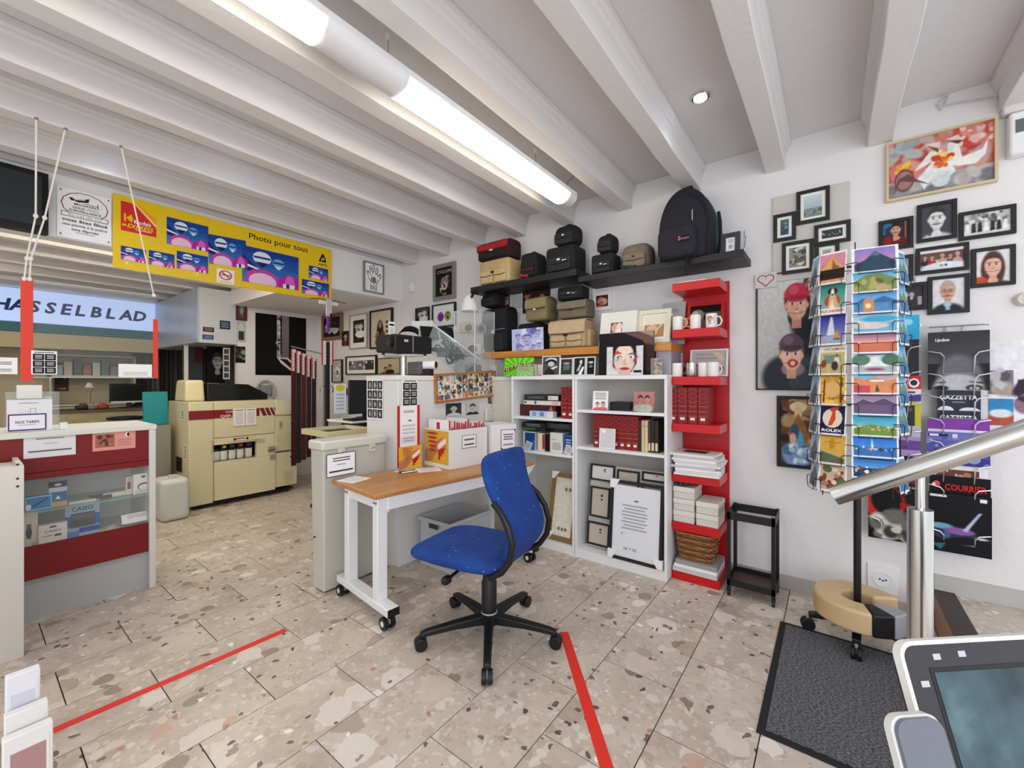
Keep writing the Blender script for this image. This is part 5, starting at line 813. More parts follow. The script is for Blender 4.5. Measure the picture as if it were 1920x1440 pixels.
A_ = (('vintage postcard of a golden mountain peak at dusk, top of the left column', [('g', .06, .05, .94, .95, 'c07a8a', 'cf8a9a', 4), ('p', [(.1, .45), (.42, .78), (.52, .85), (.62, .7), (.9, .5), (.9, .4), (.1, .4)], 'd8a45c'), ('r', .06, .14, .94, .46, '2a1a16'), ('p', [(.5, .8), (.6, .6), (.8, .48), (.5, .45)], '8a5a34'), ('r', .06, .05, .94, .14, 'c99a7a')]),
 ('vintage postcard of a mountain dog lettered SUCHARD', [('g', .06, .2, .94, .95, '7ab0a4', '2f7a74', 4), ('e', .5, .42, .28, .2, 'a84a2c'), ('p', [(.35, .2), (.4, .6), (.62, .6), (.75, .2)], 'd8a880'), ('e', .5, .72, .17, .12, '2a1c1a'), ('e', .5, .7, .06, .12, 'f0e8e0'), ('e', .5, .63, .08, .05, 'e8e0d8'), ('e', .5, .62, .04, .025, '1a1414'), ('p', [(.4, .1), (.5, .5), (.62, .1)], 'e8dccb'), ('r', .06, .05, .94, .17, 'e6d8c8'), ('t', 'SUCHARD', .5, .06, .12, 'a82a1c', 'c', 0, .82, .01)]),
 ('vintage lake fountain and sailboat postcard in the left column', [('g', .06, .05, .94, .95, '8a9ac8', '2a2c86', 5), ('p', [(.42, .9), (.3, .3), (.6, .3), (.5, .85)], 'd3d4dc'), ('r', .06, .05, .94, .28, '9aa0b8'), ('p', [(.66, .48), (.56, .22), (.78, .22)], 'c98a4a'), ('r', .56, .16, .78, .2, '5a3a2a')]),
 ('vintage travel postcard titled Lac Leman with promenading figures', [('r', .06, .7, .94, .95, 'd8d4c0'), ('t', 'LAC LEMAN', .55, .77, .09, '9a2a22', 'c', 0, .7, .01), ('s', .1, .86, .9, .95, 1, '3a4a4a'), ('r', .06, .05, .94, .7, 'b9ac78'), ('r', .2, .35, .8, .62, '6a8a80'), ('e', .66, .4, .1, .2, 'e0d0b4'), ('e', .66, .6, .06, .05, '8a5a40'), ('e', .6, .28, .12, .14, '3a2a28'), ('e', .2, .35, .1, .12, '8a3a2a')]),
 ('yellow vintage vineyard postcard in the left column', [('r', .06, .05, .94, .95, 'd8a84a'), ('n', 4, 26, ['b9822c', 'e8c05c', '8a5a24', 'c9983a'], .1, .08, .9, .92, .05, .1), ('e', .5, .5, .28, .25, 'd8aa68'), ('r', .18, .1, .24, .8, '6a421f'), ('r', .78, .1, .84, .8, '6a421f')]),
 ('dark blue watch advertisement postcard lettered ROLEX', [('r', .06, .05, .94, .95, '201f4a'), ('e', .5, .52, .36, .3, 'dcd2b8'), ('p', [(.35, .28), (.5, .7), (.38, .78), (.6, .92), (.75, .85), (.6, .74), (.62, .5), (.5, .3)], 'c9482e'), ('t', 'ROLEX', .5, .1, .12, 'f0f0ee', 'c', .1, .75, .03)]),
 ('golden sky vintage postcard lettered Mont-Blanc', [('g', .06, .05, .94, .95, 'c9a45a', 'd8a844', 4), ('e', .48, .62, .1, .16, 'b98a2c'), ('r', .2, .66, .8, .7, 'b98a2c'), ('p', [(.06, .4), (.5, .3), (.94, .2), (.94, .05), (.06, .05)], '4a6a58'), ('t', 'MONT-BLANC', .52, .1, .09, 'b0342a', 'c', 0, .8, .01)]),
 ('sepia village postcard at the bottom of the left column', [('r', .06, .05, .94, .95, 'c9ac94'), ('n', 6, 24, ['6a4a3a', 'a88068', 'e0ccb8', '5a6a3a', '8a3a2a'], .12, .1, .88, .7, .05, .11)]))
for z, (lb, sh) in zip(AZ, A_): card(lb, AX, AY, AA, z, .126, .175, sh)
BZ = [px(1637, v, Y=2.85).z for v in (511, 549, 588, 625, 663, 701, 739, 778, 818, 857, 897)]
BX, BY, BA = .062, -.118, .12
column(BX, BY, BA, BZ, .185, 'b')
def lake(s0, s1, w0, hill=None, extra=()): return [('g', .04, .4, .96, .94, s0, s1, 5), ('r', .04, .06, .96, .42, w0)]+([('p', [(.04, .4), (.25, .62), (.45, .5), (.7, .66), (.96, .45), (.96, .4)], hill)] if hill else [])+list(extra)
B_ = (('pink sky postcard of a steep rocky mountain, top of the right column', MTN('d88aa8', '8a7ac0', '34485c', '5a7084')), ('postcard of a green ridge under blue sky', [('g', .04, .5, .96, .94, '8ac4dc', '3a96cc', 4), ('p', [(.04, .45), (.3, .7), (.6, .75), (.96, .5), (.96, .06), (.04, .06)], '7a8a50'), ('n', 3, 14, ['a8a468', '5a6a3c', 'b9a078'], .1, .1, .9, .5, .06, .14)]), ('postcard of a lakeside castle before blue mountains', lake('7ab0d8', '4a8ac8', '5a88b8', '3f6a98', [('p', [(.25, .06), (.25, .5), (.35, .68), (.48, .5), (.48, .06)], 'c98a68'), ('e', .36, .3, .06, .1, 'f0d890')])), ('postcard of broad pale clouds over turquoise water', lake('d8d4d0', '5a98c4', '6aaccc', None, [('e', .6, .55, .4, .12, '3fa4cc'), ('e', .4, .3, .4, .14, 'd0c4c0')])), ('purple sunset lake postcard', lake('e8a08a', '6a5a9a', 'c9745c', None, [('r', .2, .4, .96, .43, '5a3a4a'), ('r', .55, .42, .57, .75, '8a5a6a')])), ('postcard of a white monument among trees', [('g', .04, .5, .96, .94, 'b9cce0', '9ab8d8', 4), ('e', .2, .55, .2, .22, '5a7a64'), ('e', .85, .55, .2, .22, '4f7058'), ('r', .42, .3, .6, .68, 'dfe0e0'), ('r', .04, .06, .96, .3, 'a8b4b8'), ('e', .5, .18, .2, .06, '8a4a6a')]), ('mixed postcard with red flowers and blue sky', [('r', .04, .06, .96, .94, 'd8885c'), ('e', .3, .8, .3, .2, '7ab8dc'), ('e', .75, .75, .25, .2, 'b9a8a4'), ('r', .04, .06, .4, .35, 'c2485a'), ('r', .4, .5, .7, .56, 'f0f0ee'), ('p', [(.5, .1), (.55, .4), (.6, .1)], '3a3a34')]), ('violet cloudy lake postcard', lake('a890a8', '8a7a98', '6a5a7a', '5a4a68')), ('tilted postcard of a hill town by a turquoise lake', [('g', .04, .4, .96, .94, '6ab4cc', '1f8aa8', 4), ('p', [(.04, .3), (.4, .48), (.7, .42), (.96, .35), (.96, .06), (.04, .06)], '6a8a3a'), ('n', 4, 18, ['d8b090', 'c4784c', 'e8dcc8'], .2, .25, .8, .42, .02, .05)]), ('bright blue harbour fountain postcard', lake('3a8ad8', '1f5fc0', '2f6ab0', None, [('p', [(.44, .9), (.42, .4), (.48, .4)], 'c4dcf0'), ('n', 3, 16, ['e8e0d8', 'c4685c', '2a3a5a'], .08, .3, .92, .42, .025, .05)])), ('blue dusk harbour postcard with moored boats', lake('5a9ad8', '1f58a8', '24406a', None, [('n', 3, 20, ['d8b090', 'e8e0d0', '7a4a3a'], .08, .2, .92, .45, .03, .06)])))
for i, (z, (lb, sh)) in enumerate(zip(BZ, B_)): card(lb, BX, BY, BA, z, .185, .13, sh, lean=.12)
CZ = [px(1682, v, Y=2.9).z for v in (535, 590, 648, 706, 760, 815, 922)]
column(.165, -.06, 1.2, CZ, .13, 'r'); column(-.178, -.03, -1.25, AZ, .13, 'l')
for i, z in enumerate(CZ): card('pale edged postcard on the right side of the stand, %s from the top' % ['first', 'second', 'third', 'fourth', 'fifth', 'sixth', 'seventh'][i], .165, -.06, 1.2, z, .12, .178, lake('9ac4d8', '5a9ac8', '4a7aa0', '6a8a7a'))
for i, z in enumerate(AZ): card('white edged postcard on the left side of the stand, %s from the top' % ['first', 'second', 'third', 'fourth', 'fifth', 'sixth', 'seventh', 'eighth'][i], -.178, -.03, -1.25, z, .12, .178, MTN('c9d4dc', '8ab0cc', '5a6a70', '8a9aa0'))
# ring-shaped block on the star base
rg = thing('ring_cushion', 'beige, black and grey open ring block resting on the feet of the postcard stand', 'cushion', (HX+.005, HY-.04, .137), rz=.05)
def arc(a0, a1, m, nm, ri=.075, ro=.2, z0=0, z1=.115, n=16):
    P = [(ro*cos(a0+(a1-a0)*i/n), ro*sin(a0+(a1-a0)*i/n)) for i in range(n+1)]+[(ri*cos(a1-(a1-a0)*i/n), ri*sin(a1-(a1-a0)*i/n)) for i in range(n+1)]
    MB().prism(P, z0, z1, m).build(nm, rg, bev=.014, seg=3)
arc(.5, 4.9, M('c9ad82', .45), 'beige_segment', n=24); arc(4.9, 5.4, BLACK, 'black_band', n=4); arc(5.4, 5.95, M('9a9aa0', .4), 'grey_end', n=6)
# ================================================================== TROLLEY, MAT, RAIL
tr = thing('trolley', 'small empty black metal frame trolley beside the red shelf', 'trolley', (-.42, 3.185, 0))
for x in (-.125, .125):
    for y in (-.115, .115):
        MB().box(x-.011, x+.011, y-.011, y+.011, .03, .555, BLACK).build('post', tr, bev=.002); MB().cyl((x-.008, y, .018), (x+.008, y, .018), .018, BLACK, 12).cyl((x, y, .015), (x, y, .04), .006, BLACK, 8).build('caster', tr)
for z0, z1 in ((.5, .55), (.07, .11)):
    m = MB()
    for y in (-.126, .12): m.box(-.136, .136, y, y+.006, z0, z1, BLACK)
    for x in (-.136, .13): m.box(x, x+.006, -.12, .12, z0, z1, BLACK)
    m.build('rim' if z0 > .3 else 'tray_rim', tr)
B('tray', tr, -.128, .128, -.118, .118, .072, .08, M('4a3230', .5))
dm = thing('doormat', 'dark grey ribbed doormat with black border in front of the postcard stand', 'mat', (.06, 2.42, 0.0))
B('border', dm, -.305, .34, -.49, .49, .0005, .006, M('1c1c1f', .8), bev=.003); B('ribbed_field', dm, -.275, .31, -.46, .46, .006, .009, matmat())
rl = thing('handrail', 'brushed steel stair handrail on a round post at the right', 'handrail', (.18, 1.515, 0))
MB().cyl((0, 0, 0), (0, 0, 1.07), .0255, STEEL, 28).build('post', rl); MB().lathe([(.045, 0), (.045, .008), (.027, .012)], STEEL, 24).build('base_plate', rl); MB().cyl((0, 0, 1.07), (0, 0, 1.16), .0095, STEEL, 14).build('pin', rl)
a = px(1563, 930, Y=1.5); b = px(1990, 786, Y=1.5); o = Vector((.18, 1.515, 0)); MB().cyl(a-o, b-o, .026, STEEL, 28).build('rail', rl)
# ================================================================== POINT OF SALE TERMINAL, close right foreground
C0 = px(1682, 1204, t=.65); ex = Vector((.743, .668, 0)); dn = Vector((.0424, -.0307, -.151)); dn = (dn-ex*dn.dot(ex)).normalized(); nrm = ex.cross(-dn)
pt = thing('pos_terminal', 'dark touchscreen sales terminal with white rim in the lower right foreground', 'monitor', C0); 
Mx = Matrix((ex, -dn, nrm)).transposed().to_4x4()
def pp(x0, x1, y0, y1, z0, z1, m, nm, bev=0, seg=3): return MB().box(x0, x1, -y1, -y0, z0, z1, m).xf(Mx).build(nm, pt, bev=bev, seg=seg)
SW, SH = .36, .3
def rrect(x0, x1, y0, y1, r, n=6):
    P = []
    for cx, cy, a0 in ((x1-r, -y0-r, 0), (x0+r, -y0-r, PI/2), (x0+r, -y1+r, PI), (x1-r, -y1+r, 1.5*PI)): P += [(cx+r*cos(a0+PI/2*i/n), cy+r*sin(a0+PI/2*i/n)) for i in range(n+1)]
    return P
def pr(x0, x1, y0, y1, r, z0, z1, m, nm, par=None): return MB().prism(rrect(x0, x1, y0, y1, r), z0, z1, m).xf(Mx).build(nm, par or pt)
pr(0, SW, 0, SH, .022, -.014, -.001, M('e6e6e4', .35), 'white_rim'); pr(.006, SW-.006, .006, SH-.006, .018, -.012, .0, M('2f2d33', .4), 'bezel'); pr(.03, SW-.03, .03, SH-.03, .02, -.05, -.013, M('2a2a2e', .5), 'rear_housing'); pp(.04, SW-.04, .036, SH-.04, -.001, .0006, M('0c1012', .3), 'screen_edge')
m, nt, N, b_, L = nodes('painted_reflection_screen'); tc = N('TexCoord'); nz = N('TexNoise', _Scale=9., _Detail=5.); L(tc.outputs['Object'], nz.inputs['Vector']); r = N('ValToRGB'); ramp(r, (.3, '1c3038'), (.5, '3a5660'), (.7, '6f8890')); L(nz.outputs['Fac'], r.inputs['Fac']); L(r.outputs[0], b_.inputs['Base Color']); b_.inputs['Roughness'].default_value = .16  # pale patches stand for reflections on the glass, painted into the screen colour
pp(.046, SW-.046, .042, SH-.046, .0, .0012, m, 'screen')
for x, y, w in ((.052, .018, .012), (.095, .016, .012), (.02, .052, .013)): pp(x, x+w, y, y+.008, 0, .0008, M('b9b9bc', .4), 'indicator_label')
st_b = Mx @ Vector((SW/2, -SH*.75, -.06)); MB().box(-.09, .09, -.07, .07, -.62, 0, M('55575c', .4)).xf(Matrix.Translation(st_b)).build('stand', pt, bev=.01)
bw_ = C0.z+st_b.z-.62
# card reader beside the terminal
cr_ = px(1668, 1345, t=.58); t = thing('card_reader', 'rounded grey reader with white side at the left of the sales terminal', 'device', cr_)
pr(.0, .075, 0, .25, .018, -.014, -.003, M('dcdcda', .4), 'side', t); pr(.004, .073, .003, .248, .017, -.003, .003, M('6a6e78', .35), 'top_face', t)
# counter that carries the terminal, below the frame
kc = px(1800, 1440, t=.62); t = thing('till_counter', 'low counter carrying the sales terminal, below the picture edge', 'counter', (kc.x+.05, kc.y+.02, 0)); B('cabinet', t, -.14, .2, -.14, .2, 0, bw_-.03, WHITE, bev=.004, rot=None); B('worktop', t, -.15, .21, -.15, .21, bw_-.03, bw_, M('d8d8d8', .4), bev=.004)
# ================================================================== TALL WHITE CABINET BEHIND THE TABLE
cab = thing('cabinet', 'tall white cabinet block covered in posters behind the work table', 'cabinet', (-2.81, 2.6, 0))
B('body', cab, -.2, .2, -.59, .79, 0, 1.41, M('dedddb', .45), bev=.003); B('top', cab, -.205, .205, -.595, .792, 1.411, 1.45, M('e4e2de', .4), bev=.004)
CT = 1.451; CF = -2.608; CS = 2.008
def stk(name, label, u0, u1, vt, vb, sh, base, cat='poster', X=CF+.002): p, w, h = onX(u0, u1, vt, vb, X); return sheet(name, label, cat, p, PI/2, w, h, sh, base, .0015)
p, w, h = onY(688, 718, 712, 785, CS-.003)
DANCE = [('r', .04, .02, .96, .98, 'e8e8e6')]+sum([[('r', .06+.31*c, .04+.24*r, .34+.31*c, .25+.24*r, ['2a2a2c', '3c3c40', '1e1e20'][(r+c) % 3]), ('e', .2+.31*c, .15+.24*r, .05, .07, 'c4c4c4'), ('e', .22+.31*c, .1+.24*r, .08, .02, 'a8a8a8', .6)] for c in range(3) for r in range(4)], [])
sheet('dance_poster', 'poster with a grid of black and white dancer photos on the cabinet side', 'poster', (p.x, CS-.004, p.z), 0, w, h, DANCE, 'f0f0ee', .0015)
stk('price_list', 'black boxed price list on the front of the white cabinet', 754, 783, 711, 763, glist(), 'efefec', 'notice')
stk('photo_print', 'black and white portrait stuck under the cork photo frame, left', 836, 865, 757, 781, [('r', 0, 0, 1, 1, '3a3a3a')]+bw(face(.5, .6, .25, 1, 'cccccc', '222222', 'dddddd')), '555555', 'photo'); stk('photo_print', 'black and white portrait stuck under the cork photo frame, right', 874, 898, 756, 778, [('r', 0, 0, 1, 1, 'c9c9c9')]+bw(face(.5, .6, .25, 1, 'cccccc', '1a1a1a', '222222')), '555555', 'photo')
stk('photo_print', 'tall colour print on the cabinet right of the cork photo frame', 915, 937, 722, 757, [('r', 0, .6, 1, 1, '8a8a8c'), ('r', .3, .65, .5, .95, '2a2a2c'), ('r', 0, 0, 1, .6, '6a5a54'), ('e', .4, .3, .2, .25, 'c9a890'), ('e', .6, .2, .2, .15, '4a7a8a')], 'd8d8d8', 'photo')
# cork/wood photo frame, hung crooked
p, w, h = onX(810, 926, 700, 759, CF+.002)
R_ = random.Random(9); CG = []
for c in range(10):
    for r in range(5): CG += [('r', .012+c*.099, .02+r*.197, .104+c*.099, .205+r*.197, R_.choice(['d8c8b4', '7a6a60', 'c4d0dc', 'a86a58', 'e4dcc8', '4a5a6a', 'b08a6a'])), ('n', c*7+r, 4, ['2a2624', 'e0b89a', '8a4a3c', 'efe9e0', '3a6a8a', 'c9a04a'], .03+c*.099, .04+r*.197, .09+c*.099, .19+r*.197, .03, .07)]
framed('collage_frame', 'wooden framed collage of many small snapshots hanging on the white cabinet', 'photo frame', (CF+.003, p.y+.02, p.z+.03), PI/2, w*.98, h*.95, CG, .02, 'a8703c', fd=.025, fmat=wood('frame_pine', '9a6230', 'b9804a', 0), base='efe9e0', roll=.055)
t = thing('calendar_pad', 'white spiral keypad shaped calendar hanging at the end of the cabinet', 'calendar', px(921, 789, X=CF+.03), rot=(PI/2, 0, PI/2)); B('pad', t, -.07, .07, 0, .12, -.02, .0, M('e6e6e4', .5), bev=.006); paint(q := MB(), .14, .12, [('s', .08, .1+.15*i, .92, .2+.15*i, 1, 'a8a8a6') for i in range(6)], .001); q.build('grid_print', t, smooth=False, fix=False)
fc = thing('filler_cabinet', 'narrow cream cabinet between the white cabinet and the left bookcase', 'cabinet', (-2.45, 3.24, 0)); B('body', fc, -.15, .155, -.14, .15, 0, 1.41, M('d6d3c6', .5), bev=.003); B('top', fc, -.15, .155, -.145, .15, 1.411, 1.45, M('e4e2da', .4), bev=.003)
# ------------------------------------------------------------------ on the cabinet
pj = thing('projector', 'black slide projector with coiled cable on a steel pedestal', 'projector', (-2.82, 2.225, CT)); pj.scale = (.78, .76, .92)
MB().cyl((0, .0, 0), (0, .0, .17), .036, STEEL, 24).build('pedestal', pj); MB().prism([(.26*cos(2*PI*i/24), .17*sin(2*PI*i/24)) for i in range(24)], .17, .182, M('c9cccc', .1, alpha=.6)).build('glass_plate', pj)
MB().box(-.15, .17, -.24, .26, .2, .35, BLACK).build('body', pj, bev=.016, seg=3); MB().box(.171, .174, -.02, -.005, .2, .35, M('77777a', .4)).build('seam', pj); MB().cyl((.1, -.26, .285), (.1, -.2, .285), .05, BLACK, 20).cyl((.1, -.268, .285), (.1, -.258, .285), .038, M('222226', .1), 20).build('lens', pj)
for x in (-.1, .12):
    for y in (-.18, .2): MB().cyl((x, y, .182), (x, y, .2), .016, BLACK, 10).build('foot', pj)
m = MB()
for k in range(4): m.tube([(.02+.03*cos(a)+.01*k, .06+.11*cos(a)*(1-.08*k), .365+.012*k+.04*abs(sin(a))) for a in [2*PI*i/20 for i in range(20)]], .007, BLACK, 6, closed=True)
m.build('coiled_cable', pj)['kind'] = 'stuff'
sheet('name_badge', None, None, (.172, -.1, .29), PI/2, .05, .018, [('s', .1, .2, .9, .8, 1, '333333')], 'e8e8e8', parent=pj)
p = px(747, 625, X=-3.02); sheet('price_card', 'white upright price card clipped behind the projector', 'card', (-2.9, 2.17, CT+.335), PI/2, .06, .11, [('r', .1, .7, .9, .85, '1a1a1a'), ('s', .15, .1, .85, .6, 4, '9a9a9a')], 'f0f0f0', .002)
# camera parts below plate
t = thing('lens_hood', 'short white cylinder with dark opening lying on the cabinet', 'lens', (-2.68, 2.37, CT+.09)); MB().cyl((-.03, -.02, 0), (.06, .03, .0), .035, WHITE, 20).build('barrel', t); MB().cyl((.061, .0305, 0), (.064, .032, 0), .029, BLACK, 20).build('opening', t); MB().box(-.035, .035, -.03, .03, -.09, -.034, M('2a2022', .5)).build('cradle', t, bev=.004)
t = thing('slide_viewer', 'grey boxy slide viewer beside the projector pedestal', 'viewer', (-3.0, 2.44+.06, CT)); t.location.x = -2.86; t.location.y = 2.44; MB().box(-.08, .09, -.08, .07, 0, .12, M('77777c', .4)).build('case', t, bev=.008); MB().box(.09, .1, -.05, .04, .03, .1, M('dcdcda', .3)).build('window', t, bev=.003); MB().box(-.1, .1, -.1, .09, .0, .012, M('2a2222', .6)).build('plinth', t)
# clear storage tub with cables, tilted
tb = thing('storage_tub', 'clear plastic tub full of black cables tipped towards the aisle', 'tub', (-2.77, 2.6, CT+.1), rot=(math.radians(-22), math.radians(30), 0)); TUB = M('d4e0e4', .12, alpha=.13)
o_ = lambda w, d, z: [(-w, -d, z), (w, -d, z), (w, d, z), (-w, d, z)]
MB().loft([o_(.12, .16, .03), o_(.12, .16, .034)], TUB).build('bottom', tb)
for k, (a, b_) in enumerate(((0, 1), (1, 2), (2, 3), (3, 0))):
    L0 = o_(.12, .16, .03); L1 = o_(.155, .205, .24); e0, e1, e2, e3 = L0[a], L0[b_], L1[b_], L1[a]; n_ = (Vector(e1)-Vector(e0)).cross(Vector(e3)-Vector(e0)).normalized()*.003
    MB().add([e0, e1, e2, e3]+[tuple(Vector(q)+n_) for q in (e0, e1, e2, e3)], [(0, 1, 2, 3), (4, 7, 6, 5), (0, 4, 5, 1), (1, 5, 6, 2), (2, 6, 7, 3), (3, 7, 4, 0)], TUB).build('side', tb)
MB().tube(o_(.158, .208, .24), .009, M('e6eef0', .15, alpha=.8), 6, closed=True).build('rim', tb)
R_ = random.Random(4); m = MB()
for k in range(34):
    c = (R_.uniform(-.05, .06), R_.uniform(-.1, .1), .07+R_.uniform(0, .12)); r = R_.uniform(.035, .06); ax = R_.uniform(0, 3); m.tube([(c[0]+r*cos(a)*cos(ax), c[1]+r*1.3*sin(a), c[2]+.03*sin(a+ax)) for a in [2*PI*i/12 for i in range(12)]], .006, [BLACK, M('2a2c34', .5), M('55585e', .4)][k % 3], 5, closed=True)
cb = m.build('loose_cables', None, loc=tb.location, rot=tb.rotation_euler); tag(cb, 'tangle of black cables heaped in the clear tub', 'cables'); cb['kind'] = 'stuff'
for k, (dx, dy, dz) in enumerate(((-.1, -.12, .33), (-.12, .1, .35))): 
    o = MB().box(-.004, .004, -.1, .1, 0, .12, BLACK).build('hang_card', None, loc=(-2.82+dx*.6, 2.7+dy, CT+dz), rot=(.05, -.2, .1*k)); tag(o, ['black retail hang card in the tub, left one', 'black retail hang card in the tub, right one'][k], 'card')
o = MB().box(-.003, .003, -.14, .14, 0, .2, M('e6ebe8', .5)).build('paper_sheet', None, loc=(-2.92, 2.56, CT+.3), rot=(.16, -.1, .1)); tag(o, 'large white paper sheet standing behind the cable tub', 'paper')
# acrylic showcase with toy cameras
ac = thing('acrylic_showcase', 'tall clear acrylic showcase with small cameras on the cabinet end', 'display case', (-2.735, 3.0, CT)); AC = M('eef4f6', .04, alpha=.14); ED = M('f4fafa', .1, alpha=.75)
for x in (-.13, .13): B('side_pane', ac, x-.002, x+.002, -.14, .14, 0, .62, AC)
for y in (-.14, .14): B('side_pane', ac, -.13, .13, y-.002, y+.002, 0, .62, AC)
for z in (.0, .2, .41, .618): B('shelf_pane', ac, -.13, .13, -.14, .14, z, z+.004, AC)
for x in (-.13, .13):
    for y in (-.14, .14): B('edge_strip', ac, x-.003, x+.003, y-.003, y+.003, 0, .62, ED)
def camera_(label, loc, c, s=1, rz=0):
    t = thing('toy_camera', label, 'camera', loc, rz); MB().box(-.055*s, .055*s, -.02*s, .02*s, 0, .075*s, M(c, .4)).build('body', t, bev=.008*s); MB().cyl((0, -.02*s, .035*s), (0, -.05*s, .035*s), .024*s, BLACK, 18).build('lens', t); MB().box(-.02*s, .02*s, -.015*s, .015*s, .075*s, .09*s, M(c, .4)).build('viewfinder', t, bev=.003)
camera_('pale grey compact camera on the middle showcase shelf', (-2.715, 2.960, CT+0.205), 'c4c0b4', 1.5, .6); camera_('sand coloured box camera on the upper showcase shelf', (-2.785, 2.960, CT+0.415), 'b9a58c', 1.3, .9); camera_('black camera on the lowest showcase shelf', (-2.715, 2.960, CT+0.005), '2a2a2e', 1.4, .7); camera_('small silver camera on the upper showcase shelf, right', (-2.655, 3.020, CT+0.415), '77797c', 1., .5)
# objects by the showcase
t = thing('light_umbrella', 'folded white photo reflector with black clamp at the end of the black shelf', 'reflector', (-2.78, 2.98, CT+.624)); MB().lathe([(.09, 0), (.08, .06), (.05, .13), (.01, .17), (0, .172)], M('dcdcdc', .6), 20).build('reflector', t); MB().cyl((.02, -.02, .1), (.1, -.02, .2), .012, BLACK, 10).cyl((.07, -.05, .17), (.07, .03, .17), .014, BLACK, 10).build('clamp', t)
t = mug('white mug printed with black letters beside the showcase', -2.65, 3.18, CT, r=.042, h=.11, art=[('t', 'Mug', .5, .55, .22, '333338'), ('s', .2, .2, .8, .4, 2, '8a8a8a')], ha=2.6)
# ================================================================== goods on top of the bookcases
BT = 1.4515
p, w, h = onY(944, 997, 656, 692, 3.05); sheet('green_sign', 'bright green sunburst sign with red and white comic lettering', 'sign', (p.x+.01, 3.05, BT+.001), .03, w, .165, [('p', [(.5, .4), (.5+.9*cos(.35*k), .4+.9*sin(.35*k)), (.5+.9*cos(.35*k+.17), .4+.9*sin(.35*k+.17))], '8ade3a') for k in range(18)]+[('t', c, .04+.073*i, .2+.05*i if i < 6 else .5, .26, '2a0c0a', 'l', 0, .1, .03) for i, c in enumerate('PHOTO POUR TOUS'.replace(' ', ''))]+[('t', c, .03+.073*i, .22+.05*i if i < 6 else .52, .24, 'f4eee0' if i % 2 else 'd8402c', 'l', 0, .09) for i, c in enumerate('PHOTO POUR TOUS'.replace(' ', ''))]+[('t', 'CREATION', .5, .3, .16, 'd8402c', 'l', 0, .42, .02)], '4cc21e', .006, lean=.08)
def block(label, u0, u1, z, h, sh, Y=3.03, d=.05, base='d8c0a0'):
    p, w, _ = onY(u0, u1, 690, 700, Y); t = thing('photo_block', label, 'photo block', (p.x, Y, z)); B('print', t, -w*.42, w*.42, d-.004, d-.002, .012, h*.92, M(base, .5)); paint(q := MB(), w*.84, h*.86, sh, 0); q.xf(Matrix.Rotation(PI/2, 4, 'X')).xf(Matrix.Translation((0, d-.0045, .012))).build('image', t, smooth=False, fix=False); B('acrylic', t, -w/2, w/2, 0, d, 0, h, M('f0f4f4', .03, alpha=.2), bev=.002)
block('acrylic block with sunset beach couple photo', 969, 1000, BT, .105, [('g', 0, 0, 1, 1, 'd89a68', 'e6c09a', 4), ('r', 0, .3, 1, .36, 'b9784a'), ('r', .28, .18, .34, .62, '3a2620'), ('r', .38, .18, .44, .58, '5a4034'), ('e', .31, .66, .04, .06, '3a2620'), ('e', .41, .62, .04, .06, '5a4034')]); block('small acrylic block beside the sunset block', 1003, 1013, BT, .1, [('g', 0, 0, 1, 1, 'c9a078', 'e0c8a8', 3)])
block('small acrylic block with city picture at the right of the makeup print', 1220, 1238, BT, .12, [('n', 3, 20, ['8a5a3c', 'c49a70', '4a3428'], 0, 0, 1, 1, .1, .2)])
GL = [('r', 0, 0, 1, 1, '4c4c4e'), ('e', .5, .82, .34, .12, 'e8e8e8'), ('e', .5, .7, .3, .16, '1c1c1e'), ('e', .5, .6, .2, .14, 'c9c9c9'), ('p', [(.3, .3), (.85, .5), (.9, .42), (.4, .2)], 'efefef'), ('p', [(.0, 0), (.35, .4), (.6, .3), (.8, 0)], '2a2a2c')]
for lb, u0, u1, hh, sh in (('black and white portrait of a man in a cap on the bookcase', 1016, 1050, .17, GL), ('dark grey text card in a clear stand beside the cap portrait', 1050, 1074, .145, [('r', 0, 0, 1, 1, '3a3a3c'), ('e', .5, .72, .3, .08, '9a9a9e'), ('s', .2, .3, .8, .6, 4, '7aa0a4')]), ('black and white photo of clasped hands in a clear stand', 1075, 1098, .15, [('r', 0, 0, 1, 1, '262628'), ('p', [(.2, .2), (.6, .75), (.75, .7), (.45, .2)], 'c9c9c9'), ('p', [(.35, 0), (.8, .5), (.95, .45), (.7, 0)], 'efefef'), ('e', .62, .78, .14, .1, 'dddddd')]), ('narrow black text card in a clear stand on the bookcase', 1099, 1116, .15, [('r', 0, 0, 1, 1, '1a1a1c'), ('e', .5, .72, .35, .07, 'c4c4c6'), ('s', .25, .4, .75, .58, 3, 'a8a8aa')])):
    p, w, _ = onY(u0, u1, 690, 700, 3.05); framed('card_stand', lb, 'photo', (p.x, 3.05, BT), 0, w, hh, sh, .008, 'e4e4e6', fd=.006, lean=.08)
p, w, h = onY(1129, 1232, 628, 707, 3.13); sheet('portfolio', 'large dark glossy photo panel behind the painted face print', 'photo panel', (p.x, 3.06, BT), 0, w*.98, .325, [('g', 0, 0, 1, 1, '1a141c', '241a20', 3), ('p', [(.45, 1), (1, 1), (1, .5), (.8, .8)], '6a504a'), ('p', [(.75, 1), (1, 1), (1, .85)], 'a88a78'), ('e', .9, .4, .2, .3, '3a2226')], '1a141c', .02, lean=.03, rough=.15)
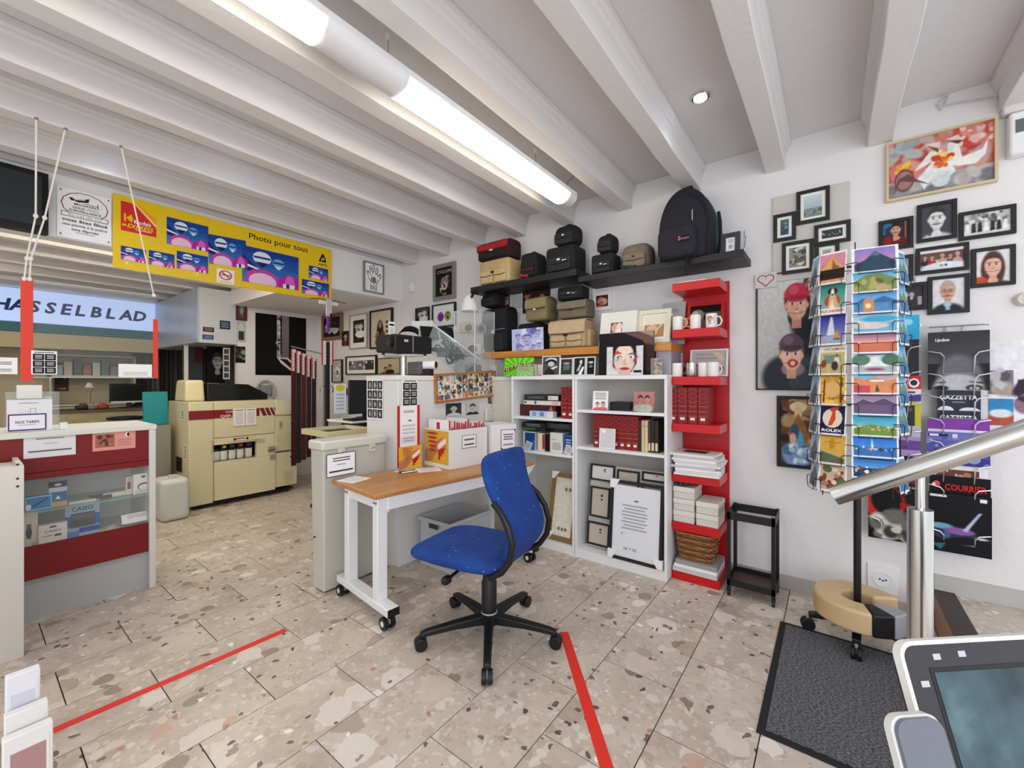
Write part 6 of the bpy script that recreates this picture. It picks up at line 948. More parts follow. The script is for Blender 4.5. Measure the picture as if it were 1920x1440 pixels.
p, w, h = onY(1138, 1206, 650, 706, 3.03); MK = [('r', 0, 0, 1, 1, 'd8d8d8'), ('p', [(.18, .3), (.18, 1), (.82, 1), (.84, .4), (.7, .1), (.35, .1)], '241a1a'), ('e', .5, .5, .3, .48, 'e8c9bc'), ('r', .36, 0, .68, .2, 'dcb8a8'), ('e', .5, .8, .24, .26, 'efd6ca'), ('e', .32, .62, .09, .035, 'f4eeea'), ('e', .32, .62, .035, .035, '2a6a78'), ('e', .68, .62, .09, .035, 'f4eeea'), ('e', .68, .62, .035, .035, '2a6a78'), ('p', [(.2, .72), (.3, .86), (.45, .74), (.3, .73)], 'c9483c'), ('p', [(.56, .7), (.7, .76), (.84, .74), (.7, .71)], '3a5a5a'), ('p', [(.22, .56), (.44, .6), (.3, .46)], '8acdd4'), ('p', [(.78, .6), (.88, .66), (.8, .42), (.74, .46)], 'b03a5a'), ('p', [(.4, .68), (.46, .6), (.3, .68)], 'b84a6a'), ('p', [(.47, .34), (.55, .34), (.52, .6)], 'd3a898'), ('e', .51, .22, .13, .05, 'b0484a'), ('e', .51, .225, .1, .012, '7a2a30'), ('r', .76, .08, .97, .16, '1c1c1e')]
sheet('face_print', 'square print of a woman with colourful face paint on the bookcase', 'photo print', (p.x, 3.02, BT), -.02, w, .215, MK, 'dedede', .01, lean=.03)
o = MB().box(-.055, .055, -.12, .12, 0, .24, M('9a96a4', .4)).build('archive_box', None, loc=(-.985, 3.24, BT)); tag(o, 'grey upright archive box at the right end of the bookcase top', 'box')
# ================================================================== BEIGE BIN
bn = thing('storage_bin', 'tall narrow beige plastic bin with clip lid at the end of the table', 'bin', (-2.735, 1.69, 0))
MB().loft([[(sx*w, sy*d, z) for sx, sy in ((-1, -1), (1, -1), (1, 1), (-1, 1))] for z, w, d in ((.012, .072, .232), (.93, .082, .243), (.945, .086, .247))], M('c2c1b8', .42)).build('body', bn, bev=.012, seg=3)
MB().box(-.095, .095, -.256, .256, .945, 1.01, M('cfcec4', .35)).build('lid', bn, bev=.016, seg=4)
for y in (-.12, .12): MB().box(.083, .098, y-.025, y+.025, .9, .965, BEIGE).cyl((.094, y-.018, .925), (.094, y+.018, .925), .006, CHROME, 8).build('clip', bn, bev=.002)
for y in (-.15, .15): MB().box(-.05, .05, y-.06, y+.06, 0, .02, BLACK).build('foot', bn)
MB().cyl((-.03, -.24, .36), (-.03, -.246, .36), .007, BLACK, 8).build('screw', bn)
p, w, h = onX(612, 667, 853, 897, -2.63); sheet('paper_notice', 'black framed email notice stuck on the beige bin', 'notice', (-2.632, p.y, p.z), PI/2, w, h, [('r', 0, 0, 1, 1, '1a1a1c'), ('r', .025, .03, .975, .97, 'efeff2'), ('s', .12, .62, .9, .84, 2, '55555a'), ('s', .35, .45, .65, .55, 1, '9a9a9e'), ('s', .08, .14, .92, .3, 1, '3a3a40')], 'efeff2', .0012)
# ================================================================== TABLE
ang = math.radians(-6.2); TP = Vector((-2.07, 1.434, 0)); tb_ = thing('work_table', 'white framed rolling table with an orange wood top', 'table', TP, ang)
TOPW = wood('beech_top', 'a8703a', 'c48d55', 1, 2.2)
# local: y along the long side, x back from the front edge (negative)
MB().box(-.565, 0, 0, 1.395, .727, .755, TOPW).build('tabletop', tb_, bev=.006, seg=3)
WM = M('e6e6e8', .35)
MB().box(-.05, -.01, .09, 1.33, .65, .726, WM).build('front_rail', tb_, bev=.003); MB().box(-.45, -.41, .09, 1.33, .65, .726, WM).build('back_rail', tb_, bev=.003)
for y in (.05, 1.28):
    for x in (-.05, -.415):
        MB().box(x-.03, x+.03, y-.022, y+.042, .13, .726, WM).build('leg', tb_, bev=.004)
        if x > -.2: MB().prism([(y+.042, .725), (y+.15, .725), (y+.11, .69), (y+.042, .63)], x-.03, x+.03, WM, 'x').build('gusset', tb_)
        for q in (-.012, .012): MB().cyl((x+q, y-.0235, .695), (x+q, y-.02, .695), .007, BLACK, 8).build('bolt', tb_)
    MB().box(-.54, .1, y-.03, y+.045, .085, .13, WM).build('base_bar', tb_, bev=.004); MB().box(.1005, .108, y-.028, y+.043, .087, .128, BLACK).build('end_plug', tb_)
    MB().box(-.385, -.08, y-.01, y+.025, .66, .72, WM).build('cross_bar', tb_)
    for x in (.05, -.505):
        m = MB().cyl((x, y, .07), (x, y, .09), .012, STEEL, 10)
        for q in (-.022, .022): m.cyl((x, y+q-.011, .036), (x, y+q+.011, .036), .036, BLACK, 18).cyl((x, y+q-.0125, .036), (x, y+q+.0125, .036), .016, M('e0e0e0', .4), 12)
        m.build('caster', tb_)
TM = tb_.matrix_basis if False else Matrix.Translation(TP) @ Matrix.Rotation(ang, 4, 'Z')
def onT(x, y, z=.7555): return TM @ Vector((x, y, z))
# white carton with envelopes
bx = thing('envelope_box', 'open white carton of red edged photo envelopes with a yellow hand advert', 'box', onT(-.405, .915), ang); BXM = M('e4e4e4', .45); w_, d_, hh = .157, .19, .287
B('bottom', bx, -w_, w_, -d_, d_, 0, .004, BXM)
for a in ((-w_, w_, -d_, -d_+.006), (-w_, w_, d_-.006, d_), (-w_, -w_+.006, -d_+.006, d_-.006), (w_-.006, w_, -d_+.006, d_-.006)): B('side', bx, *a, .004, hh, BXM)
HANDAD = [('r', 0, 0, 1, 1, 'd8a63a'), ('p', [(.0, 0), (.0, .35), (.35, .5), (.6, .75), (.85, .85), (.95, .7), (.9, .45), (.7, .35), (.5, .3), (.3, .05)], 'b97a50'), ('p', [(.5, .5), (.85, .85), (.95, .75), (.65, .4)], 'c98f66')]+[('e', .62+.08*i, .52+.06*i, .05, .1, 'f0dcd0') for i in range(4)]+[('p', [(.6+.09*i, .42+.03*i), (.68+.09*i, .45+.03*i), (.66+.07*i, .12+.1*i), (.6+.07*i, .12+.1*i)], 'b01a1c') for i in range(3)]+[('e', .35, .9-.13*i, .22-.02*i, .045, 'a8442c') for i in range(5)]+[('s', .2, .88-.13*i, .5, .92-.13*i, 1, 'f0c890') for i in range(5)]
sheet('hand_advert', None, None, (0, -d_-.002, .03), 0, w_*1.9, hh*.86, HANDAD, 'd8a63a', .0015, parent=bx, soft=True)
sheet('notice', None, None, (w_+.0025, -.0, .14), PI/2, .145, .1, [('r', 0, 0, 1, 1, '2a2a2e'), ('r', .03, .04, .97, .96, 'f0f0f2'), ('s', .15, .5, .85, .8, 1, '6a6a70'), ('s', .15, .15, .85, .4, 1, '55555a')], 'f0f0f2', .0012, parent=bx)
R_ = random.Random(2)
for k in range(16):
    y = -d_+.025+k*.0222; hh2 = .325+R_.uniform(-.03, .03); o = MB().box(-.13, .13, -.004, .004, 0, hh2, M('efeaea', .6)).box(-.137, -.13, -.004, .004, 0, hh2, M('c01a20', .5)).box(.13, .137, -.004, .004, 0, hh2, M('c01a20', .5)).box(-.02, .02, -.0045, .0045, hh2-.1, hh2-.02, M('c01a20', .5)).build('photo_envelope', None, loc=TM @ Vector((-.405, .915+y, .7605)), rot=(R_.uniform(-.012, .012), 0, ang))
    tag(o, 'red edged white photo envelope filed in the white carton', 'envelope', 'photo envelopes in the white carton')
# second white panel box with notice
b2 = thing('white_carton', 'plain white carton with a dark edged notice at the far end of the table', 'box', onT(-.27, 1.255), ang-.25); B('carton', b2, -.15, .1, -.12, .11, 0, .3, BXM, bev=.003)
sheet('notice', None, None, (.1025, .03, .1), PI/2, .14, .16, [('r', 0, 0, 1, 1, '6a2a3a'), ('r', .04, .03, .96, .97, 'f0ecf0'), ('s', .15, .45, .85, .8, 3, '4a4a50'), ('s', .15, .15, .85, .32, 1, '8a8a8e'), ('p', [(.84, 1), (1, 1), (1, .84)], '1a5a5c'), ('p', [(0, 0), (.16, 0), (0, .14)], '1a5a5c')], 'f0ecf0', .0015, parent=b2)
# leaflet holder
lh = thing('leaflet_stand', 'upright stand holding a red edged photo order envelope on the table', 'leaflet stand', onT(-.5, .54), PI/2+ang+.05)
B('base', lh, -.1, .1, -.05, .03, 0, .006, M('e0e4e4', .1, alpha=.5)); B('back', lh, -.1, .1, .0, .004, .006, .45, M('e8ecec', .1, alpha=.5))
sheet('order_envelope', None, None, (0, -.006, .02), 0, .2, .45, [('r', 0, 0, .12, 1, 'c02a26'), ('r', .88, 0, 1, 1, 'c02a26'), ('s', .25, .85, .75, .95, 1, 'b9b9bc'), ('e', .55, .75, .08, .012, '55586a'), ('r', .16, .38, .84, .5, 'd4d4dc'), ('s', .2, .4, .8, .48, 2, '9a9aa4'), ('s', .18, .52, .82, .7, 3, 'c4c4cc')], 'eeecee', .003, parent=lh)
sheet('hand_leaflet', None, None, (0, -.03, .006), 0, .205, .165, HANDAD, 'd8a63a', .002, parent=lh)
for k, (x, y, w, d, rz, lb) in enumerate(((-.46, .1, .16, .15, .3, 'blank order form lying on the near left corner of the table'), (-.36, .62, .17, .14, -.4, 'printed form lying on the table before the leaflet stand'), (-.47, .47, .1, .07, .2, 'small white slip beside the pens on the table'))):
    o = MB().box(-w/2, w/2, -d/2, d/2, 0, .001, M('efefef', .6)); paint(o, w, d, [('s', .1, .1, .9, .9, 6, 'bdbdc2')], .001, y0=-d/2); o = o.build('paper_form', None, loc=onT(x, y), rot=(0, 0, ang+rz+PI/2), smooth=False, fix=False); tag(o, lb, 'paper')
for k in range(2):
    t = thing('pen', ['black pen lying on the table', 'silver pen lying beside the black pen'][k], 'pen', onT(-.4+.025*k, .47), ang+1.2+.25*k); MB().cyl((-.06, 0, .006), (.05, 0, .006), .005, [BLACK, STEEL][k], 10).build('barrel', t); MB().cyl((.05, 0, .006), (.065, 0, .006), .005, GREY, 10, .001).build('tip', t)
# grey crate under the table
cr = thing('crate', 'pale grey plastic crate on the floor under the table', 'crate', (-2.38, 2.39, 0)); CRM = M('b9bcc0', .4)
for a in ((-.16, .16, -.22, -.214), (-.16, .16, .214, .22), (-.16, -.154, -.214, .214), (.154, .16, -.214, .214)): B('side', cr, *a, 0.008, .36, CRM)
B('bottom', cr, -.16, .16, -.22, .22, 0, .008, CRM); m = MB()
for a in ((-.175, .175, -.235, -.22), (-.175, .175, .22, .235), (-.175, -.16, -.22, .22), (.16, .175, -.22, .22)): m.box(*a, .335, .365, CRM)
m.build('rim', cr, bev=.004); MB().box(-.05, .05, -.2365, -.233, .3, .335, M('3a3c40', .6)).build('handle_hole', cr, bev=.004); MB().box(-.14, .14, -.2, .2, .2, .22, M('8a6a50', .6)).build('contents', cr)
# ================================================================== CHAIR
CX, CY = -1.51, 1.775; ch = thing('office_chair', 'blue fabric swivel office chair without arms on a black star base', 'chair', (CX-.05, CY-.005, 0), math.radians(8)); BLUE = speckled('blue_chair_fabric', '08307a', '0d4494', '4a78b8', scale=60., th=.93)
def rring(fz, nrm_, w, th, n=20):
    r = []
    for i in range(n):
        t = 2*PI*i/n; pw = lambda x, q: math.copysign(abs(x)**q, x); a = pw(cos(t), .35)*w; b = pw(sin(t), .8)*th; r.append((-(fz[0]+nrm_[0]*b), a, fz[1]+nrm_[1]*b))
    return r
def shell(P, nm):
    R = []
    for i, (f, z, w, th) in enumerate(P):
        a = P[max(i-1, 0)]; b = P[min(i+1, len(P)-1)]; d = Vector((b[0]-a[0], b[1]-a[1])).normalized(); R.append(rring((f, z), (-d.y, d.x), w, th))
    o = MB().loft(R, BLUE).build(nm, ch); s = o.modifiers.new('sub', 'SUBSURF'); s.levels = 1; s.render_levels = 1
shell([(.355, .435, .12, .006), (.352, .442, .19, .028), (.32, .455, .225, .042), (.23, .468, .248, .046), (.1, .47, .255, .046), (-.05, .467, .252, .045), (-.17, .47, .242, .04), (-.225, .485, .22, .03), (-.24, .497, .15, .008)], 'seat')
shell([(-.20, .50, .11, .008), (-.225, .505, .165, .022), (-.262, .535, .185, .03), (-.285, .60, .19, .033), (-.278, .67, .19, .034), (-.24, .74, .19, .034), (-.195, .81, .195, .034), (-.165, .88, .207, .034), (-.15, .95, .216, .033), (-.145, 1.0, .216, .03), (-.145, 1.025, .195, .022), (-.145, 1.035, .12, .006)], 'backrest')
for s in (-1, 1):
    MB().tube([(.20, s*.2, .80), (.245, s*.206, .765), (.29, s*.21, .70), (.315, s*.212, .62), (.302, s*.212, .54), (.255, s*.212, .475), (.19, s*.21, .435), (.1, s*.12, .42)], .016, BLACK, 10).build('back_support', ch)
MB().box(-.14, .16, -.1, .1, .40, .432, BLACK).build('seat_plate', ch, bev=.01); MB().box(-.23, -.1, -.18, -.1, .405, .43, BLACK).build('tilt_plate', ch, bev=.008); MB().cyl((-.05, -.1, .4), (-.05, -.24, .385), .008, BLACK, 8).sup((-.05, -.25, .385), (.02, .03, .02), BLACK, .6, 12, 8).build('lever', ch)
MB().lathe([(.03, .1), (.042, .105), (.042, .3), (.036, .31), (.036, .4), (.03, .41)], BLACK, 20, (.05, 0, 0)).build('gas_column', ch); MB().lathe([(.045, .07), (.05, .075), (.05, .125), (.043, .13)], BLACK, 20, (.05, 0, 0)).lathe([(.044, .131), (.046, .135), (.044, .139)], M('aaaaaa', .4), 20, (.05, 0, 0)).build('hub', ch)
for k in range(5):
    a = math.radians(20.8+72*k-8); c, s = cos(a), sin(a); R3 = lambda r, q, z: (.05+c*r-s*q, s*r+c*q, z)
    MB().loft([[R3(r, q*w, z) for q, z in ((-1, z0), (1, z0), (1, z1), (-1, z1))] for r, w, z0, z1 in ((.035, .026, .075, .128), (.2, .022, .078, .115), (.34, .019, .07, .1), (.375, .018, .06, .09))], BLACK).build('star_leg', ch, bev=.008, seg=3)
    m = MB().cyl(R3(.365, 0, .05), R3(.365, 0, .075), .009, GREY, 8)
    for q in (-1, 1): m.cyl(R3(.372, q*.004, .033), R3(.372, q*.026, .033), .033, BLACK, 18)
    m.build('caster', ch, bev=.004)
# floor tape
def tape(label, p, q, w):
    d = (q-p); L_ = d.length; o = MB().box(0, L_, -w/2, w/2, 0.0003, .0008, M('dc2e20', .5)).build('floor_tape', None, loc=p, rot=(0, 0, math.atan2(d.y, d.x))); tag(o, label, 'tape')
tape('red tape line on the floor parallel to the counter', px(98, 1371, Z=0), px(536, 1181, Z=0), .042); tape('red tape line on the floor running from the chair to the front edge', px(1057, 1185, Z=0), px(1146, 1465, Z=0), .05)
# ================================================================== SHOP COUNTER ON THE LEFT
ct = thing('display_counter', 'white glass fronted display counter with dark red bands', 'counter', (-3.7, .3, 0)); PW = M('d8d6d2', .4)
y0 = -1.1; y1 = .52
B('top', ct, -.5, .02, y0, y1+.005, 1.075, 1.11, M('dcdad4', .35), bev=.004); B('end_panel', ct, -.5, .02, y1-.035, y1, 0, 1.075, PW, bev=.003); B('back_panel', ct, -.5, -.485, y0, y1-.035, .0, 1.075, M('e8eaea', .5)); B('deck', ct, -.485, -.005, y0, y1-.035, .4, .42, M('e8e8e6', .4))
B('upper_band', ct, -.02, .0, y0, y1-.035, .87, 1.075, DRED, bev=.001); B('band_lip', ct, -.022, .006, y0, y1-.035, .832, .868, DRED, bev=.002); B('lower_band', ct, -.012, .0, y0, y1-.035, .25, .445, DRED, bev=.001); B('plinth', ct, -.05, -.03, y0, y1-.035, 0, .25, M('b4b6b8', .35)); B('glass_shelf', ct, -.38, -.01, y0, y1-.036, .63, .64, M('a8d8c4', .05, alpha=.35)); B('front_glass', ct, -.01, -.007, y0, y1-.036, .446, .832, M('f0f6f4', .03, alpha=.06))
CXF = -3.698
def cn(name, label, u0, u1, vt, vb, sh, base, cat='notice', X=CXF, th=.0015, lean=0): p, w, h = onX(u0, u1, vt, vb, X); return sheet(name, label, cat, (X, p.y, p.z), PI/2, w, h, sh, base, th, lean=lean)
cn('paper_notice', 'white email notice on the dark red counter band', 44, 142, 812, 861, [('s', .14, .68, .86, .88, 2, '8a8a90'), ('s', .36, .5, .64, .58, 1, 'b9b9be'), ('s', .07, .18, .93, .32, 1, '6a6a70')], 'e4e2e6'); cn('pink_flyer', 'pink flyer with a small house picture on the counter band', 173.5, 254, 806, 847, [('r', .06, .15, .5, .75, 'a86a5c'), ('n', 3, 10, ['8a4a40', 'c98a7c', '6a3a34'], .1, .2, .46, .7, .05, .1), ('e', .8, .68, .05, .12, 'f4ece8'), ('e', .82, .68, .03, .09, '3a1a2a'), ('s', .55, .15, .92, .5, 3, 'c9807a'), ('s', .2, .85, .9, .95, 1, '8a4a44')], 'e09a92')
# goods behind the glass: on the glass shelf
GZ_ = .641
def goods(name, label, u0, u1, hgt, z, X, d, col, sh=(), cat='box'):
    a = px(u0, 900, X=X).y; b = px(u1, 900, X=X).y; mb = MB().box(-d, 0, -(b-a)/2, (b-a)/2, 0, hgt, M(col, .4)); k = len(mb.v); q = MB()
    if sh:
        paint(q, b-a, hgt, sh, 0); q.xf(Matrix.Rotation(PI/2, 4, 'Z') @ Matrix.Rotation(PI/2, 4, 'X'))
        for v in q.v: v.x += .0006
        n = len(mb.v); mb.v += q.v; mb.f += [[i+n for i in f] for f in q.f]; idx = [mb.mi(m) for m in q.mats]; mb.m += [idx[i] for i in q.m]
    o = mb.build(name, None, loc=(X, (a+b)/2, z), smooth=False, fix=False); tag(o, label, cat); return o
goods('ink_pack', 'light blue blister pack with a pen on the counter glass shelf', 47, 98, .085, GZ_, -3.74, .03, '2f86c0', [('r', .02, .04, .98, .96, 'a9d4ea'), ('r', .05, .1, .95, .9, '2a80bc'), ('p', [(.25, .35), (.8, .8), (.84, .72), (.3, .25)], '1a2a6a'), ('e', .12, .3, .1, .2, 'e8f4fa')]); goods('memory_card_pack', 'blue hanging pack with dark header on the counter glass shelf', 91, 126, .15, GZ_, -3.76, .03, '6a9ac0', [('r', 0, .78, 1, 1, '1c1f34'), ('e', .5, .88, .2, .05, 'c9ccd4'), ('r', 0, .6, 1, .78, 'c4ccd4'), ('r', .1, .22, 1, .6, '2f6a9a'), ('p', [(.35, .3), (.5, .45), (.65, .3)], 'e8eef2'), ('r', 0, 0, 1, .18, 'd8a060')]); 
for k, (u0, u1, c, lb) in enumerate(((130, 180, 'd8d2c0', 'thin cream strip pack lying on the glass shelf'), (170, 210, '4a463c', 'dark flat cord pack lying on the glass shelf'), (193, 244, 'e0d8c8', 'pale wrapped strip lying on the glass shelf'))): goods('flat_pack', lb, u0, u1, .014+.006*k, GZ_, -3.75-.02*k, .06, c)
goods('battery_pack', 'white battery blister packs at the right end of the glass shelf', 236, 262, .12, GZ_, -3.78, .05, 'd8cfc8', [('r', .1, .3, .35, .7, '8a4a40'), ('r', .5, .3, .75, .7, '8a4a40'), ('e', .25, .82, .15, .12, 'b9b9bc')]); goods('razor_pack', 'white clamshell pack with a black looped cord beside the end panel', 250, 287, .135, GZ_, -3.74, .05, 'dedad4', [('e', .55, .35, .35, .2, '2a2a2c'), ('e', .55, .33, .29, .15, 'dedad4'), ('r', .1, .0, .6, .2, 'c9c0b8'), ('e', .8, .1, .12, .08, '2a2a2a'), ('e', .5, .85, .12, .06, '55555a')])
DZ = .421
goods('calculator_pack', 'white calculator box lettered CASIO on the counter floor', 72, 126, .125, DZ, -3.73, .04, 'ddd6d0', [('t', 'CASIO', .5, .62, .17, '55555c', 'c', 0, .58, .015), ('s', .1, .42, .5, .52, 1, '8a8a8e'), ('r', .55, .4, .8, .5, '3a3a3e'), ('e', .5, .88, .14, .05, '4a4a4e'), ('r', .05, .05, .6, .3, 'e8e2de')])
goods('calculator_pack', 'blue blister pack lettered CASIO with a grey calculator', 121.5, 187, .235, DZ, -3.77, .03, '8fa4be', [('r', .02, .02, .98, .98, '9ab0c8'), ('r', .0, .3, 1, .6, '2a5aa8'), ('t', 'CASIO', .5, .72, .15, '1c2436', 'c', 0, .62, .015), ('r', .16, .28, .86, .66, '4a4a48'), ('r', .2, .5, .82, .62, '5e625c'), ('s', .2, .32, .82, .48, 3, '3a3a38'), ('r', .4, .13, 1, .26, '2a3aa0'), ('r', .05, .05, .4, .2, '2f8ac4')])
goods('phone_pack', 'cream and yellow carton with a microscope picture at the counter edge', 40, 71, .29, DZ, -3.75, .05, 'd3ccc0', [('r', 0, .8, 1, 1, 'd89a3a'), ('r', .3, .2, .6, .5, '6a6a68'), ('e', .45, .32, .2, .1, '3a3a3a'), ('e', .75, .08, .15, .04, 'd8a890')])
cn('handwritten_note', 'curved white handwritten note in the counter', 229, 286, 966, 984, [('s', .1, .5, .9, .9, 2, '9a9aa0')], 'eae8e6', X=-3.74, lean=.5)
R_ = random.Random(6); m = MB()
for k in range(14): m.sup((-3.8+R_.uniform(-.05, .05), px(190+R_.uniform(0, 40), 990, X=-3.8).y, DZ+.012), (.02, .025, .012), M(R_.choice(['d8d4d4', 'c9a8a0', 'e6e6e6', '8a8a8e']), .3), .6, 8, 6)
o = m.build('wrapped_trinkets'); tag(o, 'scatter of small clear wrapped trinkets on the counter floor', 'trinkets'); o['kind'] = 'stuff'
# on top of the counter
tx = thing('price_holder', 'clear box holding a white tools sheet and a purple framed NOS TARIFS card', 'sign holder', (-3.78, px(57, 790, X=-3.74).y, 1.111)); a = px(13, 800, X=-3.74).y; b = px(99, 800, X=-3.74).y; w = b-a
B('acrylic', tx, -.12, .02, -w/2, w/2+.03, 0, .23, M('e8f0ee', .05, alpha=.15)); sheet('tool_sheet', None, None, (.022, 0, .0), PI/2, w, .185, [('s', .25, .86, .7, .92, 1, 'a0a0a4'), ('r', .5, .5, .51, .72, '77777a'), ('r', .5, .71, .62, .72, '77777a'), ('r', .62, .5, .63, .72, '77777a')]+[('r', .28+.06*i, .5, .285+.06*i, .66, '9a9a9e') for i in range(4)], 'e6e6ea', .002, parent=tx)
sheet('tariff_card', None, None, (.026, -.01, .004), PI/2, w*.84, .098, [('r', 0, 0, 1, 1, '5a3a86'), ('r', .04, .08, .96, .92, 'eeecf2'), ('t', 'NOS TARIFS', .5, .44, .22, '1c1c22', 'c', 0, .62, .02), ('s', .25, .3, .75, .38, 1, 'a8a8ae')], 'eeecf2', .002, parent=tx)
MB().box(-.03, .0, -.05, .05, .19, .27, M('e6e6e4', .5)).build('card_pack', tx, bev=.003); MB().cyl((-.05, w*.42, 0), (-.05, w*.42, .2), .02, M('dfe4e6', .1, alpha=.5), 14).build('bottle', tx)
goods('small_carton', 'small plain white carton on the counter beside the price holder', 113, 127, .04, 1.111, -3.73, .05, 'e6e6e6')
# ------------------------------------------------------------------ white unit projecting from the counter at the left edge
wu = thing('white_unit', 'white shop fitting panel with screw holes standing before the counter at the left edge', 'cabinet', (-3.28, -.3, 0)); B('panel', wu, -.02, 0, -.6, .505, 0, .975, M('d6d2cc', .45), bev=.002); B('side', wu, -.4, -.02, .485, .505, 0, .975, M('dad6d0', .45)); B('shelf', wu, -.4, -.02, -.6, .485, .93, .95, M('e4e2de', .45))
for v in (871, 897.5, 912): p = px(33, v, X=-3.279); MB().cyl((-.001, p.y+.3, p.z), (.0015, p.y+.3, p.z), .006, M('3a3632', .6), 8).build('screw_hole', wu)
nb = thing('white_board', 'white upright display board at the extreme left edge near the floor tape', 'board', (-2.2, -.1, 0)); B('board', nb, -.03, 0, -.3, .185, 0, .9, M('e6e6ea', .4), bev=.004); B('foot', nb, -.12, .1, -.25, -.15, 0, .02, M('c4c4c8', .4))
for k, (u0, u1, vt, lb, X, c) in enumerate(((10, 76, 1262, 'white boxed frame leaning at the back of the floor stack, left corner', -2.13, 'e2e2e8'), (8, 91, 1330, 'white boxed frame in the middle of the floor stack, left corner', -2.08, 'e4e2e0'), (4, 100, 1372, 'front white boxed frame with a dusky pink picture, left corner', -2.03, 'e6e4e2'))):
    a = px(u0, 1400, X=X).y; b = px(u1, 1400, X=X).y; zt = px((u0+u1)/2, vt, X=X).z; t = thing('boxed_frame', lb, 'picture frame', (X, (a+b)/2, 0)); w = b-a; MB().box(-.034, 0, -w/2, w/2, 0, zt, M(c, .45)).build('box', t, bev=.003); sheet('face_label', None, None, (.0015, 0, .02), PI/2, w*.84, max(.03, zt-.05), [('r', .08, .1, .92, .92, ['d0d0da', 'd8d4d4', 'b08a88'][k])], c, .001, parent=t)
# ================================================================== LAB: MINILAB MACHINE
mc = thing('film_processor', 'cream film processing machine with dark red stripe and chemical bottles', 'machine', (-5.5, 2.07, 0)); CR = M('cfc6a2', .42); CR2 = M('d6cdab', .4)
B('left_module', mc, -.72, .0, -.57, -.34, .05, 1.18, CR, bev=.008); B('right_module', mc, -.7, .0, .31, .58, .09, .98, CR, bev=.006); MB().prism([(.31, .985), (.585, .985), (.585, 1.09), (.44, 1.17), (.31, 1.18)], -.7, .012, CR2, 'x').build('right_hood', mc, bev=.006)
B('upper_front', mc, -.7, .004, -.338, .308, .77, 1.18, CR, bev=.004); B('lower_door', mc, -.03, .012, -.338, .308, .07, .5, CR2, bev=.004); B('chassis', mc, -.7, -.2, -.338, .308, .06, .77, M('8a8468', .6)); B('bay_floor', mc, -.2, .0, -.338, .308, .46, .5, M('b9b090', .5)); B('bay_back', mc, -.21, -.2, -.338, .308, .5, .77, M('6a6450', .6))
B('bay_panel', mc, -.05, .0, .1, .308, .5, .765, CR2, bev=.003); B('bay_header', mc, -.05, .0, -.338, .1, .69, .765, CR2, bev=.003); B('bay_slot', mc, -.002, .003, .1, .19, .66, .71, M('b9b08a', .5)); B('base', mc, -.68, -.03, -.54, .55, .03, .05, BLACK)
MB().loft([[(x, y, z) for x, y in ((-.5, -.57), (-.12, -.57), (-.12, -.38), (-.5, -.38))] if k == 0 else [(x, y, z) for x, y in ((-.48, -.555), (-.14, -.555), (-.14, -.39), (-.48, -.39))] for k, z in ((0, 1.181), (1, 1.42))], CR).build('head_box', mc, bev=.025, seg=3)
MB().prism([(-.37, 1.181), (.27, 1.181), (.27, 1.25), (.05, 1.37), (-.37, 1.39)], -.62, -.1, M('1a1c1a', .12), 'x').build('dark_cover', mc, bev=.01)
for a in ((-.57, -.34), (-.338, -.155)): B('stripe', mc, .0005, .006, a[0], a[1], .99, 1.085, M('7a1420', .4))
B('stripe', mc, .0045, .006, .09, .13, .99, 1.085, M('7a1420', .4))
for k, q in enumerate((.0, .06, .115, .16)): MB().prism([(.13+q, 1.085), (.175+q-.007*k, 1.085), (.215+q-.007*k, .99), (.17+q, .99)], .0045, .0065, M('6a1420', .4), 'x').build('stripe', mc)
mb = paint(MB(), .2, .095, [('t', 'NORI', .98, .6, .35, 'f0d8d8', 'r', 0, .32), ('t', 'QSF-', .98, .08, .42, 'f4e8e8', 'r', 0, .6, .015)], 0); mb.xf(Matrix.Rotation(PI/2, 4, 'Z') @ Matrix.Rotation(PI/2, 4, 'X')); mb.xf(Matrix.Translation((.0067, -.255, .99))).build('lettering', mc, smooth=False, fix=False)
def ml(nm, y, z, w, h, sh, base): sheet(nm, None, None, (.0135, y, z), PI/2, w, h, sh, base, .0012, parent=mc)
for y in (-.09, .035): ml('instruction_sheet', y, .89, .115, .2, [('s', .1, .85, .9, .95, 1, '5a5a60'), ('s', .1, .08, .9, .8, 12, 'b0acb0')], 'e8e0e2')
ml('warning_label', .27, .53, .1, .08, [('r', .05, .1, .95, .95, '3a2a2a'), ('r', .1, .55, .3, .9, 'c9b8a8'), ('r', .4, .55, .6, .9, 'c9b8a8'), ('r', .7, .55, .9, .9, 'c9b8a8'), ('r', .1, .15, .3, .45, 'b08a7a'), ('r', .4, .15, .6, .45, 'b08a7a'), ('r', .7, .15, .9, .45, 'b08a7a')], 'd0c8b0'); ml('grey_label', .28, .44, .07, .06, [('s', .1, .1, .9, .9, 4, '7a7660')], 'a8a288'); ml('type_plate', .46, .15, .1, .13, [('s', .1, .1, .9, .9, 6, 'a8a08c')], 'c4bca0'); ml('knob_label', .5, .84, .05, .06, [('e', .5, .5, .2, .25, '1a1a1a')], 'e0d8c4'); ml('knob_label', .5, .42, .05, .06, [('r', .2, .3, .8, .7, '2a2a38')], 'e0d8c4'); ml('vent_label', .37, .82, .03, .09, [('r', .2, .1, .8, .9, '8a8468')], 'b9b090'); ml('side_text', -.36, .6, .02, .15, [('s', .2, .05, .8, .95, 8, '4a4638')], 'cfc6a2')
ml('sticker_strip', -.03, .72, .3, .035, [('e', .15, .5, .05, .4, '2a2a2a'), ('r', .2, .5, .5, .8, '8a2a30'), ('e', .58, .5, .05, .4, '2a2a2a'), ('r', .64, .5, .9, .8, 'c9b040')], 'ded6c0')
